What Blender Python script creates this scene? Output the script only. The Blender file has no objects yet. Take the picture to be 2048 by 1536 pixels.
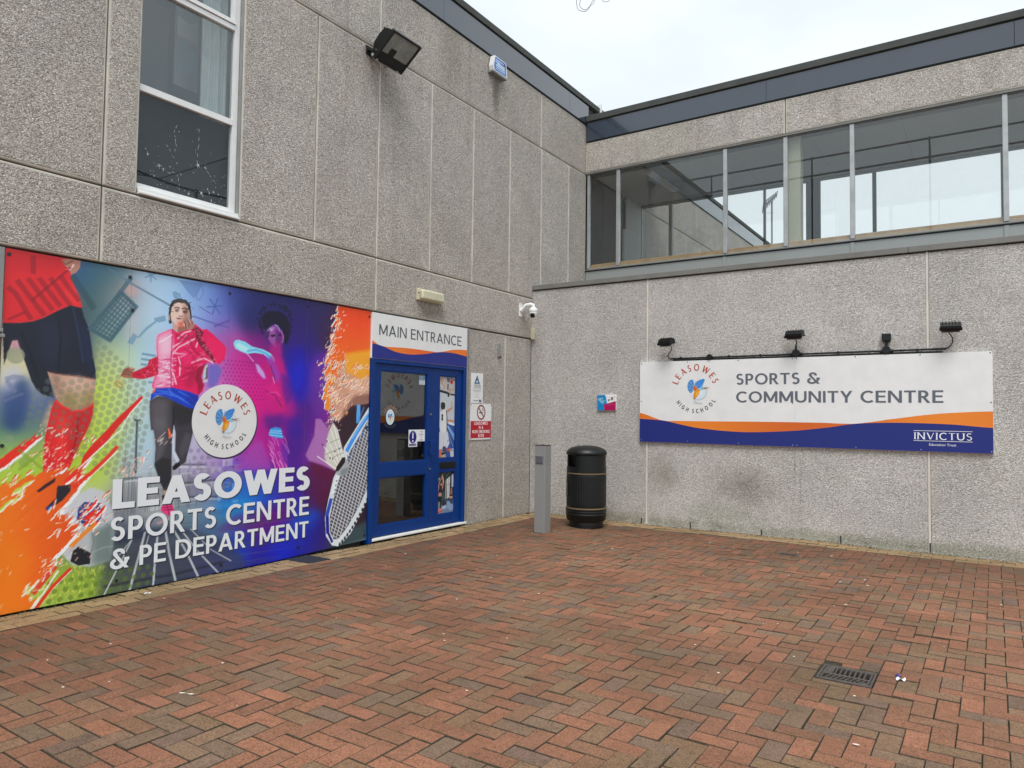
import bpy, bmesh, math, random
import numpy as np
from mathutils import Vector, Matrix

random.seed(7)
rng = np.random.default_rng(11)
scene = bpy.context.scene
col = scene.collection
R = math.radians

# ------------------------------------------------------------------ camera
cd = bpy.data.cameras.new('camera')
cam = bpy.data.objects.new('camera', cd)
col.objects.link(cam)
scene.camera = cam
cd.sensor_width = 36.0
cd.lens = 36.0 * 1440.265 / 2048.0
cd.clip_start = 0.05
cd.clip_end = 600
CAM = Vector((5.82654, -9.24876, 1.472))
yaw, pitch, roll = -0.589786, 0.0417445, 0.0130990
fw = Vector((math.sin(yaw) * math.cos(pitch), math.cos(yaw) * math.cos(pitch), math.sin(pitch)))
r0 = Vector((math.cos(yaw), -math.sin(yaw), 0.0))
u0 = r0.cross(fw)
rt = r0 * math.cos(roll) + u0 * math.sin(roll)
up = u0 * math.cos(roll) - r0 * math.sin(roll)
M = Matrix((rt, up, -fw)).transposed().to_4x4()
M.translation = CAM
cam.matrix_world = M

# ------------------------------------------------------------------ world: overcast sky
world = bpy.data.worlds.new('World')
scene.world = world
world.use_nodes = True
wn, wl = world.node_tree.nodes, world.node_tree.links
wn.clear()
sky = wn.new('ShaderNodeTexSky')
sky.sky_type = 'NISHITA'
sky.sun_disc = False
sky.sun_elevation = R(58)
sky.sun_rotation = R(150)
sky.air_density = 1.0
sky.dust_density = 3.0
tc = wn.new('ShaderNodeTexCoord')
mp = wn.new('ShaderNodeMapping')
mp.inputs['Scale'].default_value = (1.0, 1.0, 2.2)
wl.new(tc.outputs['Generated'], mp.inputs['Vector'])
nz = wn.new('ShaderNodeTexNoise')
nz.inputs['Scale'].default_value = 1.7
nz.inputs['Detail'].default_value = 5
nz.inputs['Roughness'].default_value = 0.5
nz.inputs['Distortion'].default_value = 0.3
wl.new(mp.outputs['Vector'], nz.inputs['Vector'])
rp = wn.new('ShaderNodeValToRGB')
rp.color_ramp.elements[0].position = 0.32
rp.color_ramp.elements[0].color = (4.95, 5.75, 6.3, 1)
rp.color_ramp.elements[1].position = 0.62
rp.color_ramp.elements[1].color = (6.5, 6.85, 7.0, 1)
wl.new(nz.outputs['Fac'], rp.inputs['Fac'])
mx = wn.new('ShaderNodeMix')
mx.data_type = 'RGBA'
mx.inputs['Factor'].default_value = 0.93
wl.new(sky.outputs['Color'], mx.inputs['A'])
wl.new(rp.outputs['Color'], mx.inputs['B'])
bg = wn.new('ShaderNodeBackground')
bg.inputs['Strength'].default_value = 0.1
wl.new(mx.outputs['Result'], bg.inputs['Color'])
wo = wn.new('ShaderNodeOutputWorld')
wl.new(bg.outputs['Background'], wo.inputs['Surface'])

# ------------------------------------------------------------------ sun behind thick cloud
sl = bpy.data.lights.new('sun', 'SUN')
sl.energy = 1.5
sl.angle = R(28)
sl.color = (1.0, 0.985, 0.96)
sun = bpy.data.objects.new('sun', sl)
col.objects.link(sun)
el, az = R(58), R(150)       # azimuth from +Y towards +X
sd = Vector((math.sin(az) * math.cos(el), math.cos(az) * math.cos(el), math.sin(el)))
sun.rotation_euler = sd.to_track_quat('Z', 'Y').to_euler()

vs = scene.view_settings
vs.view_transform = 'Standard'
vs.look = 'None'
vs.exposure = 0.66
vs.gamma = 1.0
vs.use_curve_mapping = False
scene.render.engine = 'CYCLES'
scene.cycles.max_bounces = 8
scene.cycles.transparent_max_bounces = 16
scene.render.resolution_x = 1024
scene.render.resolution_y = 768

# ================================================================== helpers
def s2l(c):
    c = np.asarray(c, float) / 255.0
    return np.where(c <= 0.04045, c / 12.92, ((c + 0.055) / 1.055) ** 2.4)

def hexc(c):
    r = s2l(c)
    return (float(r[0]), float(r[1]), float(r[2]), 1.0)

class NT:
    def __init__(s, name):
        s.m = bpy.data.materials.new(name)
        s.m.use_nodes = True
        s.n, s.l = s.m.node_tree.nodes, s.m.node_tree.links
        s.b = s.n['Principled BSDF']
    def new(s, t, **kw):
        x = s.n.new(t)
        for k, v in kw.items():
            if k in x.inputs: x.inputs[k].default_value = v
            else: setattr(x, k, v)
        return x
    def link(s, a, b): s.l.new(a, b)
    def noise(s, scale, detail=3, rough=0.5, vec=None, dist=0.0):
        x = s.new('ShaderNodeTexNoise')
        x.inputs['Scale'].default_value = scale
        x.inputs['Detail'].default_value = detail
        x.inputs['Roughness'].default_value = rough
        x.inputs['Distortion'].default_value = dist
        s.link(vec if vec is not None else s.pos(), x.inputs['Vector'])
        return x.outputs['Fac']
    def pos(s):
        if not hasattr(s, '_p'): s._p = s.new('ShaderNodeNewGeometry').outputs['Position']
        return s._p
    def ramp(s, fac, stops):
        x = s.new('ShaderNodeValToRGB')
        e = x.color_ramp.elements
        while len(e) < len(stops): e.new(0.5)
        for i, (p, c) in enumerate(stops):
            e[i].position = p
            e[i].color = tuple(c) + (1,) if len(c) == 3 else c
        s.link(fac, x.inputs['Fac'])
        return x.outputs['Color']
    def mix(s, fac, a, b, mode='MIX'):
        x = s.new('ShaderNodeMix', data_type='RGBA', blend_type=mode)
        for sock, v in (('Factor', fac), ('A', a), ('B', b)):
            i = x.inputs[sock]
            if hasattr(v, 'is_linked'): s.link(v, i)
            elif sock == 'Factor': i.default_value = v
            else: i.default_value = tuple(v) + (1,) if len(v) == 3 else v
        return x.outputs['Result']
    def math(s, op, a, b=0.0, c=0.0, clamp=False):
        x = s.new('ShaderNodeMath', operation=op, use_clamp=clamp)
        for k, v in enumerate((a, b, c)):
            if hasattr(v, 'is_linked'): s.link(v, x.inputs[k])
            else: x.inputs[k].default_value = v
        return x.outputs[0]
    def bump(s, h, strength=0.5, dist=0.01):
        x = s.new('ShaderNodeBump', Strength=strength, Distance=dist)
        s.link(h, x.inputs['Height'])
        s.link(x.outputs['Normal'], s.b.inputs['Normal'])

def simple(name, rgb, rough=0.5, metal=0.0, var=0.12, scale=6.0, bump=0.0, bscale=80, spec=0.5, coat=0.0):
    """paint, plastic or metal with slight tonal variation and optional fine relief"""
    t = NT(name)
    c = hexc(rgb)[:3]
    d = tuple(x * (1 - var) for x in c)
    u = tuple(min(1, x * (1 + var)) for x in c)
    f = t.noise(scale, 4, 0.6)
    t.link(t.ramp(f, [(0.3, d), (0.7, u)]), t.b.inputs['Base Color'])
    rr = t.noise(scale * 2.3, 3)
    t.link(t.math('MULTIPLY_ADD', rr, 0.18, rough - 0.09), t.b.inputs['Roughness'])
    t.b.inputs['Metallic'].default_value = metal
    t.b.inputs['Specular IOR Level'].default_value = spec
    t.b.inputs['Coat Weight'].default_value = coat
    if bump: t.bump(t.noise(bscale, 3), bump, 0.004)
    return t.m

# ------------------------------------------------------------------ objects
ORG = {}
def tag(o, label=None, cat=None, group=None, kind=None):
    if label: o['label'] = label
    if cat: o['category'] = cat
    if group: o['group'] = group
    if kind: o['kind'] = kind
    return o

def thing(name, loc, label=None, cat=None, group=None, kind=None):
    o = bpy.data.objects.new(name, None)
    o.empty_display_size = 0.1
    col.objects.link(o)
    o.location = loc
    ORG[o.name] = Vector(loc)
    return tag(o, label, cat, group, kind)

class MB:
    """collects shapes given in world coordinates into one mesh"""
    def __init__(s):
        s.v, s.f, s.mi, s.sm = [], [], [], []
    def add(s, vs_, fs, mi=0, smooth=False):
        b = len(s.v)
        s.v += [tuple(p) for p in vs_]
        for f in fs:
            s.f.append([b + i for i in f]); s.mi.append(mi); s.sm.append(smooth)
        return s
    def box(s, x0, x1, y0, y1, z0, z1, mi=0, c=0.0, Mx=None):
        if x1 < x0: x0, x1 = x1, x0
        if y1 < y0: y0, y1 = y1, y0
        if z1 < z0: z0, z1 = z1, z0
        if c <= 0:
            vs_ = [(x, y, z) for x in (x0, x1) for y in (y0, y1) for z in (z0, z1)]
            fs = [(0, 1, 3, 2), (4, 6, 7, 5), (0, 4, 5, 1), (2, 3, 7, 6), (0, 2, 6, 4), (1, 5, 7, 3)]
        else:
            bm = bmesh.new()
            bmesh.ops.create_cube(bm, size=1)
            for v in bm.verts:
                v.co = Vector(((x0 + x1) / 2 + v.co.x * (x1 - x0), (y0 + y1) / 2 + v.co.y * (y1 - y0), (z0 + z1) / 2 + v.co.z * (z1 - z0)))
            bmesh.ops.bevel(bm, geom=bm.edges[:], offset=c, segments=1, affect='EDGES', clamp_overlap=True)
            bm.verts.ensure_lookup_table()
            vs_ = [tuple(v.co) for v in bm.verts]
            fs = [[v.index for v in f.verts] for f in bm.faces]
            bm.free()
        if Mx is not None: vs_ = [Mx @ Vector(p) for p in vs_]
        return s.add(vs_, fs, mi)
    def prism(s, poly, fn, d0, d1, mi=0):
        """poly of (u,v) extruded between depths d0 and d1, fn(u,v,d)->xyz"""
        n = len(poly)
        vs_ = [fn(u, v, d0) for u, v in poly] + [fn(u, v, d1) for u, v in poly]
        fs = [list(range(n))[::-1], list(range(n, 2 * n))] + [[i, (i + 1) % n, n + (i + 1) % n, n + i] for i in range(n)]
        return s.add(vs_, fs, mi)
    def tube(s, pts, r, n=8, mi=0, caps=True):
        pts = [Vector(p) for p in pts]
        rr = r if isinstance(r, (list, tuple)) else [r] * len(pts)
        rings = []
        a = None
        for i, p in enumerate(pts):
            t = (pts[min(i + 1, len(pts) - 1)] - pts[max(i - 1, 0)]).normalized()
            if a is None:
                a = t.cross(Vector((0, 0, 1)))
                if a.length < 0.1: a = t.cross(Vector((1, 0, 0)))
            a = (a - t * a.dot(t)).normalized()
            b = t.cross(a)
            rings.append([p + (a * math.cos(k * math.tau / n) + b * math.sin(k * math.tau / n)) * rr[i] for k in range(n)])
        vs_ = [v for ring in rings for v in ring]
        fs = []
        for i in range(len(rings) - 1):
            for k in range(n):
                fs.append([i * n + k, i * n + (k + 1) % n, (i + 1) * n + (k + 1) % n, (i + 1) * n + k])
        s.add(vs_, fs, mi, True)
        if caps:
            s.add(rings[0], [list(range(n))[::-1]], mi)
            s.add(rings[-1], [list(range(n))], mi)
        return s
    def lathe(s, c, prof, n=40, mi=0, ribs=None, smooth=True):
        """profile of (r,z) round the vertical axis at c=(x,y)"""
        vs_ = []
        for i, (r, z) in enumerate(prof):
            for k in range(n):
                q = r
                if ribs and ribs[0] <= i <= ribs[1]: q = r - (ribs[2] if k % 2 else 0)
                vs_.append((c[0] + q * math.cos(k * math.tau / n), c[1] + q * math.sin(k * math.tau / n), z))
        fs = [[i * n + k, i * n + (k + 1) % n, (i + 1) * n + (k + 1) % n, (i + 1) * n + k] for i in range(len(prof) - 1) for k in range(n)]
        s.add(vs_, fs, mi, smooth)
        s.add(vs_[:n], [list(range(n))[::-1]], mi)
        s.add(vs_[-n:], [list(range(n))], mi)
        return s
    def build(s, name, mats, parent=None, label=None, cat=None, group=None, kind=None, origin=None):
        if not isinstance(mats, (list, tuple)): mats = [mats]
        a = np.array(s.v)
        c = Vector(((a[:, 0].min() + a[:, 0].max()) / 2, (a[:, 1].min() + a[:, 1].max()) / 2, a[:, 2].min() if parent is None else (a[:, 2].min() + a[:, 2].max()) / 2))
        if origin: c = Vector(origin)
        me = bpy.data.meshes.new(name)
        me.from_pydata([tuple(Vector(p) - c) for p in s.v], [], s.f)
        for m in mats: me.materials.append(m)
        me.polygons.foreach_set('material_index', s.mi)
        me.polygons.foreach_set('use_smooth', s.sm)
        me.update()
        o = bpy.data.objects.new(name, me)
        col.objects.link(o)
        if parent:
            o.parent = parent
            o.location = c - ORG[parent.name]
        else:
            o.location = c
        ORG[o.name] = c
        return tag(o, label, cat, group, kind)

# planes that carry print: (u, v, depth towards the viewer) -> world
def onX(x0): return lambda u, v, d=0.0: (x0 + d, u, v)          # left wall, u = y
def onY(y0): return lambda u, v, d=0.0: (u, y0 - d, v)          # right wall, u = x

# ------------------------------------------------------------------ printed ink: coloured flat shapes
class Ink:
    def __init__(s, fn, step=0.00012, base=0.0006):
        s.fn, s.step, s.base, s.k = fn, step, base, 0
        s.v, s.f, s.c = [], [], []
    def poly(s, pts, c, layer=None):
        d = s.base + (s.k if layer is None else layer) * s.step
        s.k += 1 if layer is None else 0
        b = len(s.v)
        s.v += [s.fn(u, v, d) for u, v in pts]
        s.f.append(list(range(b, b + len(pts)))); s.c.append(c)
    def ell(s, cx, cy, rx, ry, c, n=28, layer=None):
        s.poly([(cx + rx * math.cos(i * math.tau / n), cy + ry * math.sin(i * math.tau / n)) for i in range(n)], c, layer)
    def stroke(s, pts, w, c, layer=None, taper=False):
        """a line of width w, each segment a quad of the mitred strip"""
        if layer is None: layer = s.k; s.k += 1
        for q in strip(pts, w, taper=taper): s.poly(q, c, layer)
    def rect(s, u0, u1, v0, v1, c, layer=None): s.poly([(u0, v0), (u1, v0), (u1, v1), (u0, v1)], c, layer)
    def build(s, name, parent, label=None):
        mb = MB(); mb.v, mb.f = s.v, s.f
        mb.mi = [0] * len(s.f); mb.sm = [False] * len(s.f)
        o = mb.build(name, [MAT['ink']], parent, label)
        ca = o.data.color_attributes.new('ink', 'FLOAT_COLOR', 'CORNER')
        buf = []
        for f, c in zip(s.f, s.c): buf += list(hexc(c)) * len(f)
        ca.data.foreach_set('color', buf)
        return o

def strip(pts, w, closed=False, taper=False):
    P = [np.array(p, float) for p in pts]
    n = len(P)
    L, Q = [], []
    for i in range(n):
        a = P[i - 1] if (i > 0 or closed) else None
        b = P[(i + 1) % n] if (i < n - 1 or closed) else None
        d1 = (P[i] - a) if a is not None else None
        d2 = (b - P[i]) if b is not None else None
        if d1 is None: d1 = d2
        if d2 is None: d2 = d1
        d1 = d1 / (np.linalg.norm(d1) + 1e-9); d2 = d2 / (np.linalg.norm(d2) + 1e-9)
        t = d1 + d2; t /= np.linalg.norm(t) + 1e-9
        nn = np.array([-t[1], t[0]])
        k = max(0.4, abs(nn @ np.array([-d1[1], d1[0]])))
        h = w / 2 / k * ((1 - i / (n - 1)) * 0.9 + 0.1 if taper else 1)
        L.append(P[i] + nn * h); Q.append(P[i] - nn * h)
    m = n if closed else n - 1
    return [[tuple(Q[i]), tuple(Q[(i + 1) % n]), tuple(L[(i + 1) % n]), tuple(L[i])] for i in range(m)]

# ------------------------------------------------------------------ drawn capitals (humanist sans and a roman with serifs)
def arcp(cx, cy, rx, ry, a0, a1, n=18):
    return [(cx + rx * math.cos(R(a0 + (a1 - a0) * i / n)), cy + ry * math.sin(R(a0 + (a1 - a0) * i / n))) for i in range(n + 1)]

def glyph(ch, w, serif=False):
    """returns (advance width, list of groups of polygons); cap height 1"""
    wh = w * (0.55 if serif else 0.92)
    h, k = w / 2, wh / 2
    G = []
    def S(pts, ww=w, closed=False): G.append(strip(pts, ww, closed))
    def D(x0, y0, x1, y1, ww=None):
        t = (ww or w) / 2 * 1.06
        G.append([[(x0 - t, y0), (x0 + t, y0), (x1 + t, y1), (x1 - t, y1)]])
    def V(x, y0=0, y1=1):
        D(x, y0, x, y1, w / 1.06)
        if serif:
            for yy in (y0, y1):
                if yy in (0, 1):
                    e = 0.02 if yy == 0 else 0.98
                    S([(x - 0.13, e), (x + 0.13, e)], 0.04)
    def H(x0, x1, y): S([(x0, y), (x1, y)], wh)
    q = k
    if ch == 'I': W = w; V(h)
    elif ch == 'L': W = .54; V(h); H(0, W, q)
    elif ch == 'E': W = .55; V(h); H(0, W, q); H(0, W, 1 - q); H(0, W * .93, .52)
    elif ch == 'F': W = .5; V(h); H(0, W, 1 - q); H(0, W * .93, .52)
    elif ch == 'T': W = .62; V(W / 2); H(0, W, 1 - q)
    elif ch == 'H': W = .72; V(h); V(W - h); H(h, W - h, .52)
    elif ch == 'N': W = .74; V(h); V(W - h); D(W - h * 1.1, 0, h * 1.1, 1)
    elif ch == 'M':
        W = .86; V(h); V(W - h); D(W / 2, .12, h * 1.1, 1); D(W / 2, .12, W - h * 1.1, 1)
    elif ch == 'A':
        W = .78; wl_ = w * (0.5 if serif else 1)
        D(wl_ * .55, 0, W / 2, 1, wl_); D(W - w * .55, 0, W / 2, 1); H(W * .22, W * .78, .3)
        if serif:
            S([(-.07, .02), (.13, .02)], .04); S([(W - .15, .02), (W + .07, .02)], .04)
    elif ch == 'V': W = .74; D(W / 2, 0, h, 1); D(W / 2, 0, W - h, 1, w * (0.5 if serif else 1))
    elif ch == 'W':
        W = 1.12; D(W * .29, 0, h, 1); D(W * .29, 0, W / 2, 1, w * (0.6 if serif else 1)); D(W * .71, 0, W / 2, 1); D(W * .71, 0, W - h, 1, w * (0.6 if serif else 1))
    elif ch == 'Y': W = .68; V(W / 2, 0, .5); D(W / 2, .42, h, 1); D(W / 2, .42, W - h, 1, w * (0.6 if serif else 1))
    elif ch == 'K': W = .64; V(h); D(W - h, 0, W * .3, .58); D(w, .4, W - h, 1)
    elif ch == 'U': W = .7; V(h, .34); V(W - h, .34); S(arcp(W / 2, .36, W / 2 - h, .36 - q, 180, 360))
    elif ch == 'O':
        W = .86; pts = arcp(W / 2, .5, W / 2 - h, .5 - q + .01, 0, 360, 36)[:-1]; S(pts, w * (0.85 if serif else 1), True)
    elif ch == 'C': W = .72; S(arcp(.43, .5, .43 - h, .51 - q, 48, 312, 28))
    elif ch == 'G': W = .8; S(arcp(.43, .5, .43 - h, .51 - q, 48, 318, 28)); V(W - h * 1.1, .1, .48); H(W * .62, W, .48)
    elif ch == 'D': W = .76; V(h); H(0, .34, q); H(0, .34, 1 - q); S(arcp(.33, .5, W - .33 - h, .5 - q, 90, -90, 22))
    elif ch == 'P': W = .54; V(h); H(0, .29, 1 - q); H(0, .29, .44); S(arcp(.28, (1 - q + .44) / 2, W - .28 - h, (1 - q - .44) / 2, 90, -90, 16))
    elif ch == 'R':
        W = .6; V(h); H(0, .27, 1 - q); H(0, .27, .47); S(arcp(.26, (1 - q + .47) / 2, .52 - .26 - h, (1 - q - .47) / 2, 90, -90, 16)); D(W - h * .9, 0, .26, .48)
    elif ch == 'B': W = .56; V(h); H(0, .28, 1 - q); H(0, .28, .52); H(0, .3, q); S(arcp(.27, .76, .22 - h, .24 - q, 90, -90, 14)); S(arcp(.28, .26, .28 - h, .26 - q, 90, -90, 14))
    elif ch == 'S':
        W = .54
        q = q - .01
        r1, r2 = (1 - q - .525) / 2, (.525 - q) / 2
        up_ = arcp(W / 2 + .0, .525 + r1, W / 2 - h - .015, r1, 38, 250, 16)
        lo_ = arcp(W / 2 - .01, q + r2, W / 2 - h, r2, 70, -146, 16)
        S(up_ + lo_, (w + wh) / 2)
    elif ch == '&':
        W = .8
        S(arcp(.36, .79, .17, .21 - q, -30, 250, 20)); S(arcp(.31, .27, .31 - h, .28 - q, 112, 345, 22))
        D(W - h * 1.2, 0, .2, .72); S([(.6, .2), (.66, .32), (.69, .46)]); H(.58, .8, .46)
    elif ch == '8': W = .5; S(arcp(.25, .76, .19 - h * .6, .24 - q, 0, 360, 20)[:-1], w, True); S(arcp(.25, .28, .25 - h, .28 - q, 0, 360, 20)[:-1], w, True)
    elif ch == '!': W = w; V(h, .3, 1); S([(h, 0), (h, .18)])
    else: W = .3
    return W, G

def layout(text, w, sp, serif=False):
    x, out = 0.0, []
    for ch in text:
        if ch == ' ': x += .34; continue
        W, G = glyph(ch, w, serif)
        out.append((x, W, G)); x += W + sp
    return x - sp, out

def write(ink, text, u0, v0, cap, width, c, w=.15, sp=.14, serif=False, layer=None):
    tot, gl = layout(text, w, sp, serif)
    sx = width / tot
    base = ink.k if layer is None else layer
    for x, W, G in gl:
        for j, polys in enumerate(G):
            for p in polys: ink.poly([(u0 + (x + a) * sx, v0 + b * cap) for a, b in p], c, base + j)
    if layer is None: ink.k = base + 5

def write_words(fn, base, parent, text, u0, v0, cap, width, c, w=.15, sp=.14, serif=False, name='lettering'):
    """one object per word, all on one justified line"""
    tot, gl = layout(text, w, sp, serif)
    sx = width / tot
    words, i = text.split(' '), 0
    for wd in words:
        ik = Ink(fn, base=base)
        for x, W, G in gl[i:i + len(wd)]:
            for j, polys in enumerate(G):
                for p in polys: ik.poly([(u0 + (x + a) * sx, v0 + b * cap) for a, b in p], c, j)
        i += len(wd)
        ik.build(name, parent)

def write_arc(ink, text, cu, cv, rad, a0, a1, cap, c, w=.13, serif=False, top=True, sq=0.9):
    """letters spread between the angles a0..a1 (degrees, reading order); rad is the baseline radius"""
    tot, gl = layout(text, w, .2, serif)
    base = ink.k
    for x, W, G in gl:
        ang = R(a0 + (a1 - a0) * (x + W / 2) / tot)
        ca, sa = math.cos(ang), math.sin(ang)
        if top: ux, uy, rx, ry = sa, -ca, ca, sa        # reading direction, outward direction
        else: ux, uy, rx, ry = -sa, ca, -ca, -sa
        for j, polys in enumerate(G):
            for p in polys:
                q = []
                for a, b in p:
                    s_, t_ = (a - W / 2) * cap * sq, b * cap
                    q.append((cu + rad * ca + ux * s_ + rx * t_, cv + rad * sa + uy * s_ + ry * t_))
                ink.poly(q, c, base + j)
    ink.k = base + 5

def small_text(name, text, size, fn, u, v, mat, parent, align='CENTER'):
    """tiny running text from the built-in typeface, flat on its plane"""
    cu = bpy.data.curves.new(name, 'FONT')
    cu.body = text; cu.size = size; cu.align_x = align; cu.resolution_u = 2
    tmp = bpy.data.objects.new(name, cu)
    col.objects.link(tmp)
    bpy.context.view_layer.update()
    me = bpy.data.meshes.new_from_object(tmp.evaluated_get(bpy.context.evaluated_depsgraph_get()))
    bpy.data.objects.remove(tmp); bpy.data.curves.remove(cu)
    mb = MB()
    mb.add([fn(u + p.co.x, v + p.co.y, 0.0016) for p in me.vertices], [list(p.vertices) for p in me.polygons])
    bpy.data.meshes.remove(me)
    return mb.build(name, [mat], parent)

# ================================================================== materials
MAT = {}
def aggregate(name, tones, dirt=0.5, spots=(), warm=(0.36, 0.33, 0.27), streaks=1.0, scale=62):
    t = NT(name)
    wob = t.new('ShaderNodeTexNoise', Scale=38.0, Detail=2.0)
    t.link(t.pos(), wob.inputs['Vector'])
    va = t.new('ShaderNodeVectorMath', operation='MULTIPLY_ADD')
    t.link(wob.outputs['Color'], va.inputs[0])
    va.inputs[1].default_value = (0.022, 0.022, 0.022)
    t.link(t.pos(), va.inputs[2])
    def vor(sc):
        v = t.new('ShaderNodeTexVoronoi', Scale=sc, Randomness=1.0)
        t.link(va.outputs[0], v.inputs['Vector'])
        return v
    v1, v2 = vor(scale), vor(scale * 2.3)
    sep = t.new('ShaderNodeSeparateColor')
    t.link(v1.outputs['Color'], sep.inputs[0])
    stone = t.ramp(sep.outputs[0], [(0.0, tones[0]), (0.3, tones[1]), (0.62, tones[2]), (0.86, tones[3]), (1.0, tones[4])])
    sep2 = t.new('ShaderNodeSeparateColor')
    t.link(v2.outputs['Color'], sep2.inputs[0])
    fine = t.ramp(sep2.outputs[1], [(0.0, (.80, .80, .80)), (0.6, (1, 1, 1)), (1.0, (1.25, 1.24, 1.22))])
    c = t.mix(1.0, stone, fine, 'MULTIPLY')
    edge = t.ramp(v1.outputs['Distance'], [(0.25, (1, 1, 1)), (0.8, (.74, .725, .71))])  # gaps between stones darkened in colour, standing in for relief shading
    c = t.mix(0.85, c, edge, 'MULTIPLY')
    # broad tonal drift, algae and run-down streaks
    n1 = t.noise(0.55, 4, 0.6)
    c = t.mix(t.math('MULTIPLY', t.ramp(n1, [(0.42, (0, 0, 0)), (0.68, (1, 1, 1))]), 0.55 * dirt), c, t.mix(1.0, c, (0.88, 0.91, 0.80), 'MULTIPLY'))
    n2 = t.noise(1.4, 5, 0.65)
    c = t.mix(1.0, c, t.ramp(n2, [(0.3, (0.86, 0.852, 0.845)), (0.7, (1.08, 1.07, 1.06))]), 'MULTIPLY')
    mp_ = t.new('ShaderNodeMapping')
    mp_.inputs['Scale'].default_value = (3.2, 3.2, 0.16)
    t.link(t.pos(), mp_.inputs['Vector'])
    n3 = t.noise(1.0, 5, 0.6, vec=mp_.outputs['Vector'])
    c = t.mix(streaks, c, t.ramp(n3, [(0.26, (0.80, 0.79, 0.78)), (0.44, (1, 1, 1))]), 'MULTIPLY')
    oi = t.new('ShaderNodeObjectInfo')
    c = t.mix(1.0, c, t.ramp(oi.outputs['Random'], [(0, (.93, .92, .915)), (1, (1.05, 1.05, 1.05))]), 'MULTIPLY')
    for (sx_, sy_, sz_, rx_, rz_, amt, sc_) in spots:
        sub = t.new('ShaderNodeVectorMath', operation='SUBTRACT')
        t.link(t.pos(), sub.inputs[0]); sub.inputs[1].default_value = (sx_, sy_, sz_)
        mul = t.new('ShaderNodeVectorMath', operation='MULTIPLY')
        t.link(sub.outputs[0], mul.inputs[0]); mul.inputs[1].default_value = (1 / rx_, 1 / rx_, 1 / rz_)
        ln = t.new('ShaderNodeVectorMath', operation='LENGTH')
        t.link(mul.outputs[0], ln.inputs[0])
        k = t.math('ADD', ln.outputs['Value'], t.math('MULTIPLY_ADD', t.noise(7.0, 4, 0.7), 1.3, -0.65))
        k = t.math('MULTIPLY', t.math('SUBTRACT', 1.0, k, clamp=True), amt, clamp=True)
        c = t.mix(k, c, t.mix(1.0, c, sc_, 'MULTIPLY'))
    t.link(c, t.b.inputs['Base Color'])
    t.b.inputs['Roughness'].default_value = 0.85
    t.b.inputs['Specular IOR Level'].default_value = 0.3
    hgt = t.math('ADD', t.math('MULTIPLY', v1.outputs['Distance'], -1.0), t.math('MULTIPLY', v2.outputs['Distance'], -0.45))
    t.bump(hgt, 1.0, 0.0135)
    return t.m

MAT['agg_left'] = aggregate('exposed_aggregate_brown', [(.39, .35, .32), (.59, .545, .505), (.73, .68, .635), (.88, .835, .79), (.97, .945, .91)], dirt=.6, scale=100,
    spots=[(0, -3.35, 5.25, .36, .36, .55, (.55, .54, .53)), (0, -2.05, 6.15, .3, .75, .55, (.55, .53, .46)), (0, -1.05, 6.0, .12, .5, .95, (.45, .45, .36)),
           (0, -2.4, 2.72, .45, .16, .8, (.62, .62, .56)), (0, -.3, 2.75, .35, .25, .6, (.7, .66, .6))])
MAT['agg_right'] = aggregate('exposed_aggregate_grey', [(.53, .505, .48), (.70, .68, .655), (.82, .80, .78), (.93, .915, .90), (.98, .975, .965)], dirt=0.35, streaks=0.3, scale=98,
    spots=[(3.2, 0, .60, .52, .30, .85, (.50, .44, .43)), (2.12, 0, .68, .28, .34, .85, (.60, .58, .52)), (3.80, 0, .80, .018, .40, .55, (.45, .45, .45)), (3.87, 0, .66, .015, .45, .55, (.5, .5, .5)),
           (2.9, 0, .22, .6, .2, .6, (.66, .70, .6)), (5.0, 0, .05, 3.4, .12, .9, (.55, .58, .46)), (1.5, 0, .05, 1.7, .12, .9, (.6, .6, .5)), (.05, 0, 1.4, .22, 1.6, .5, (.75, .74, .72))])
MAT['smooth'] = simple('smooth_concrete', (198, 193, 182), 0.8, var=.18, scale=3, bump=.3)
MAT['sealant'] = simple('dark_joint_sealant', (62, 57, 50), 0.8, var=.3, scale=5)
MAT['pale_sealant'] = simple('pale_joint_sealant', (214, 209, 200), 0.7, var=.1, scale=3)
MAT['fascia'] = simple('slate_blue_fascia', (52, 62, 76), 0.2, var=.05, scale=2, spec=0.6, coat=1.0)
MAT['felt'] = simple('dark_roof_trim', (66, 69, 66), 0.75, var=.18, scale=4, bump=.3)
MAT['alu'] = simple('mill_aluminium', (176, 178, 178), 0.42, .55, var=.14, scale=5)
MAT['alu_dull'] = simple('weathered_aluminium', (148, 150, 148), 0.55, .35, var=.16, scale=4)
MAT['sillpanel'] = simple('grey_metal_panel', (150, 154, 152), 0.5, .1, var=.04, scale=2)
MAT['coping'] = simple('lead_grey_coping', (122, 121, 117), 0.65, .1, var=.12, scale=3)
MAT['darkline'] = simple('dark_gasket', (38, 41, 42), 0.6)
MAT['white'] = simple('white_paint', (232, 233, 232), 0.4, var=.04)
MAT['cream'] = simple('cream_plastic', (208, 204, 176), 0.5, var=.08)
MAT['black'] = simple('black_plastic', (12, 14, 15), 0.42, var=.2)
MAT['blackmet'] = simple('black_painted_metal', (13, 18, 18), 0.42, .1, var=.25)
MAT['gold'] = simple('faded_gold_band', (122, 104, 76), 0.5, var=.1)
MAT['post'] = simple('grey_powder_coat', (144, 144, 142), 0.5, .1, var=.05, scale=3)
MAT['steel'] = simple('brushed_steel', (150, 150, 156), 0.35, .8, var=.12)
MAT['bluepaint'] = simple('blue_powder_coat', (0, 52, 122), 0.45, var=.06, scale=4, spec=0.3)
MAT['mat'] = simple('dark_rubber_mat', (34, 38, 48), 0.9, var=.4, scale=60, bump=.6, bscale=300)
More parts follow.
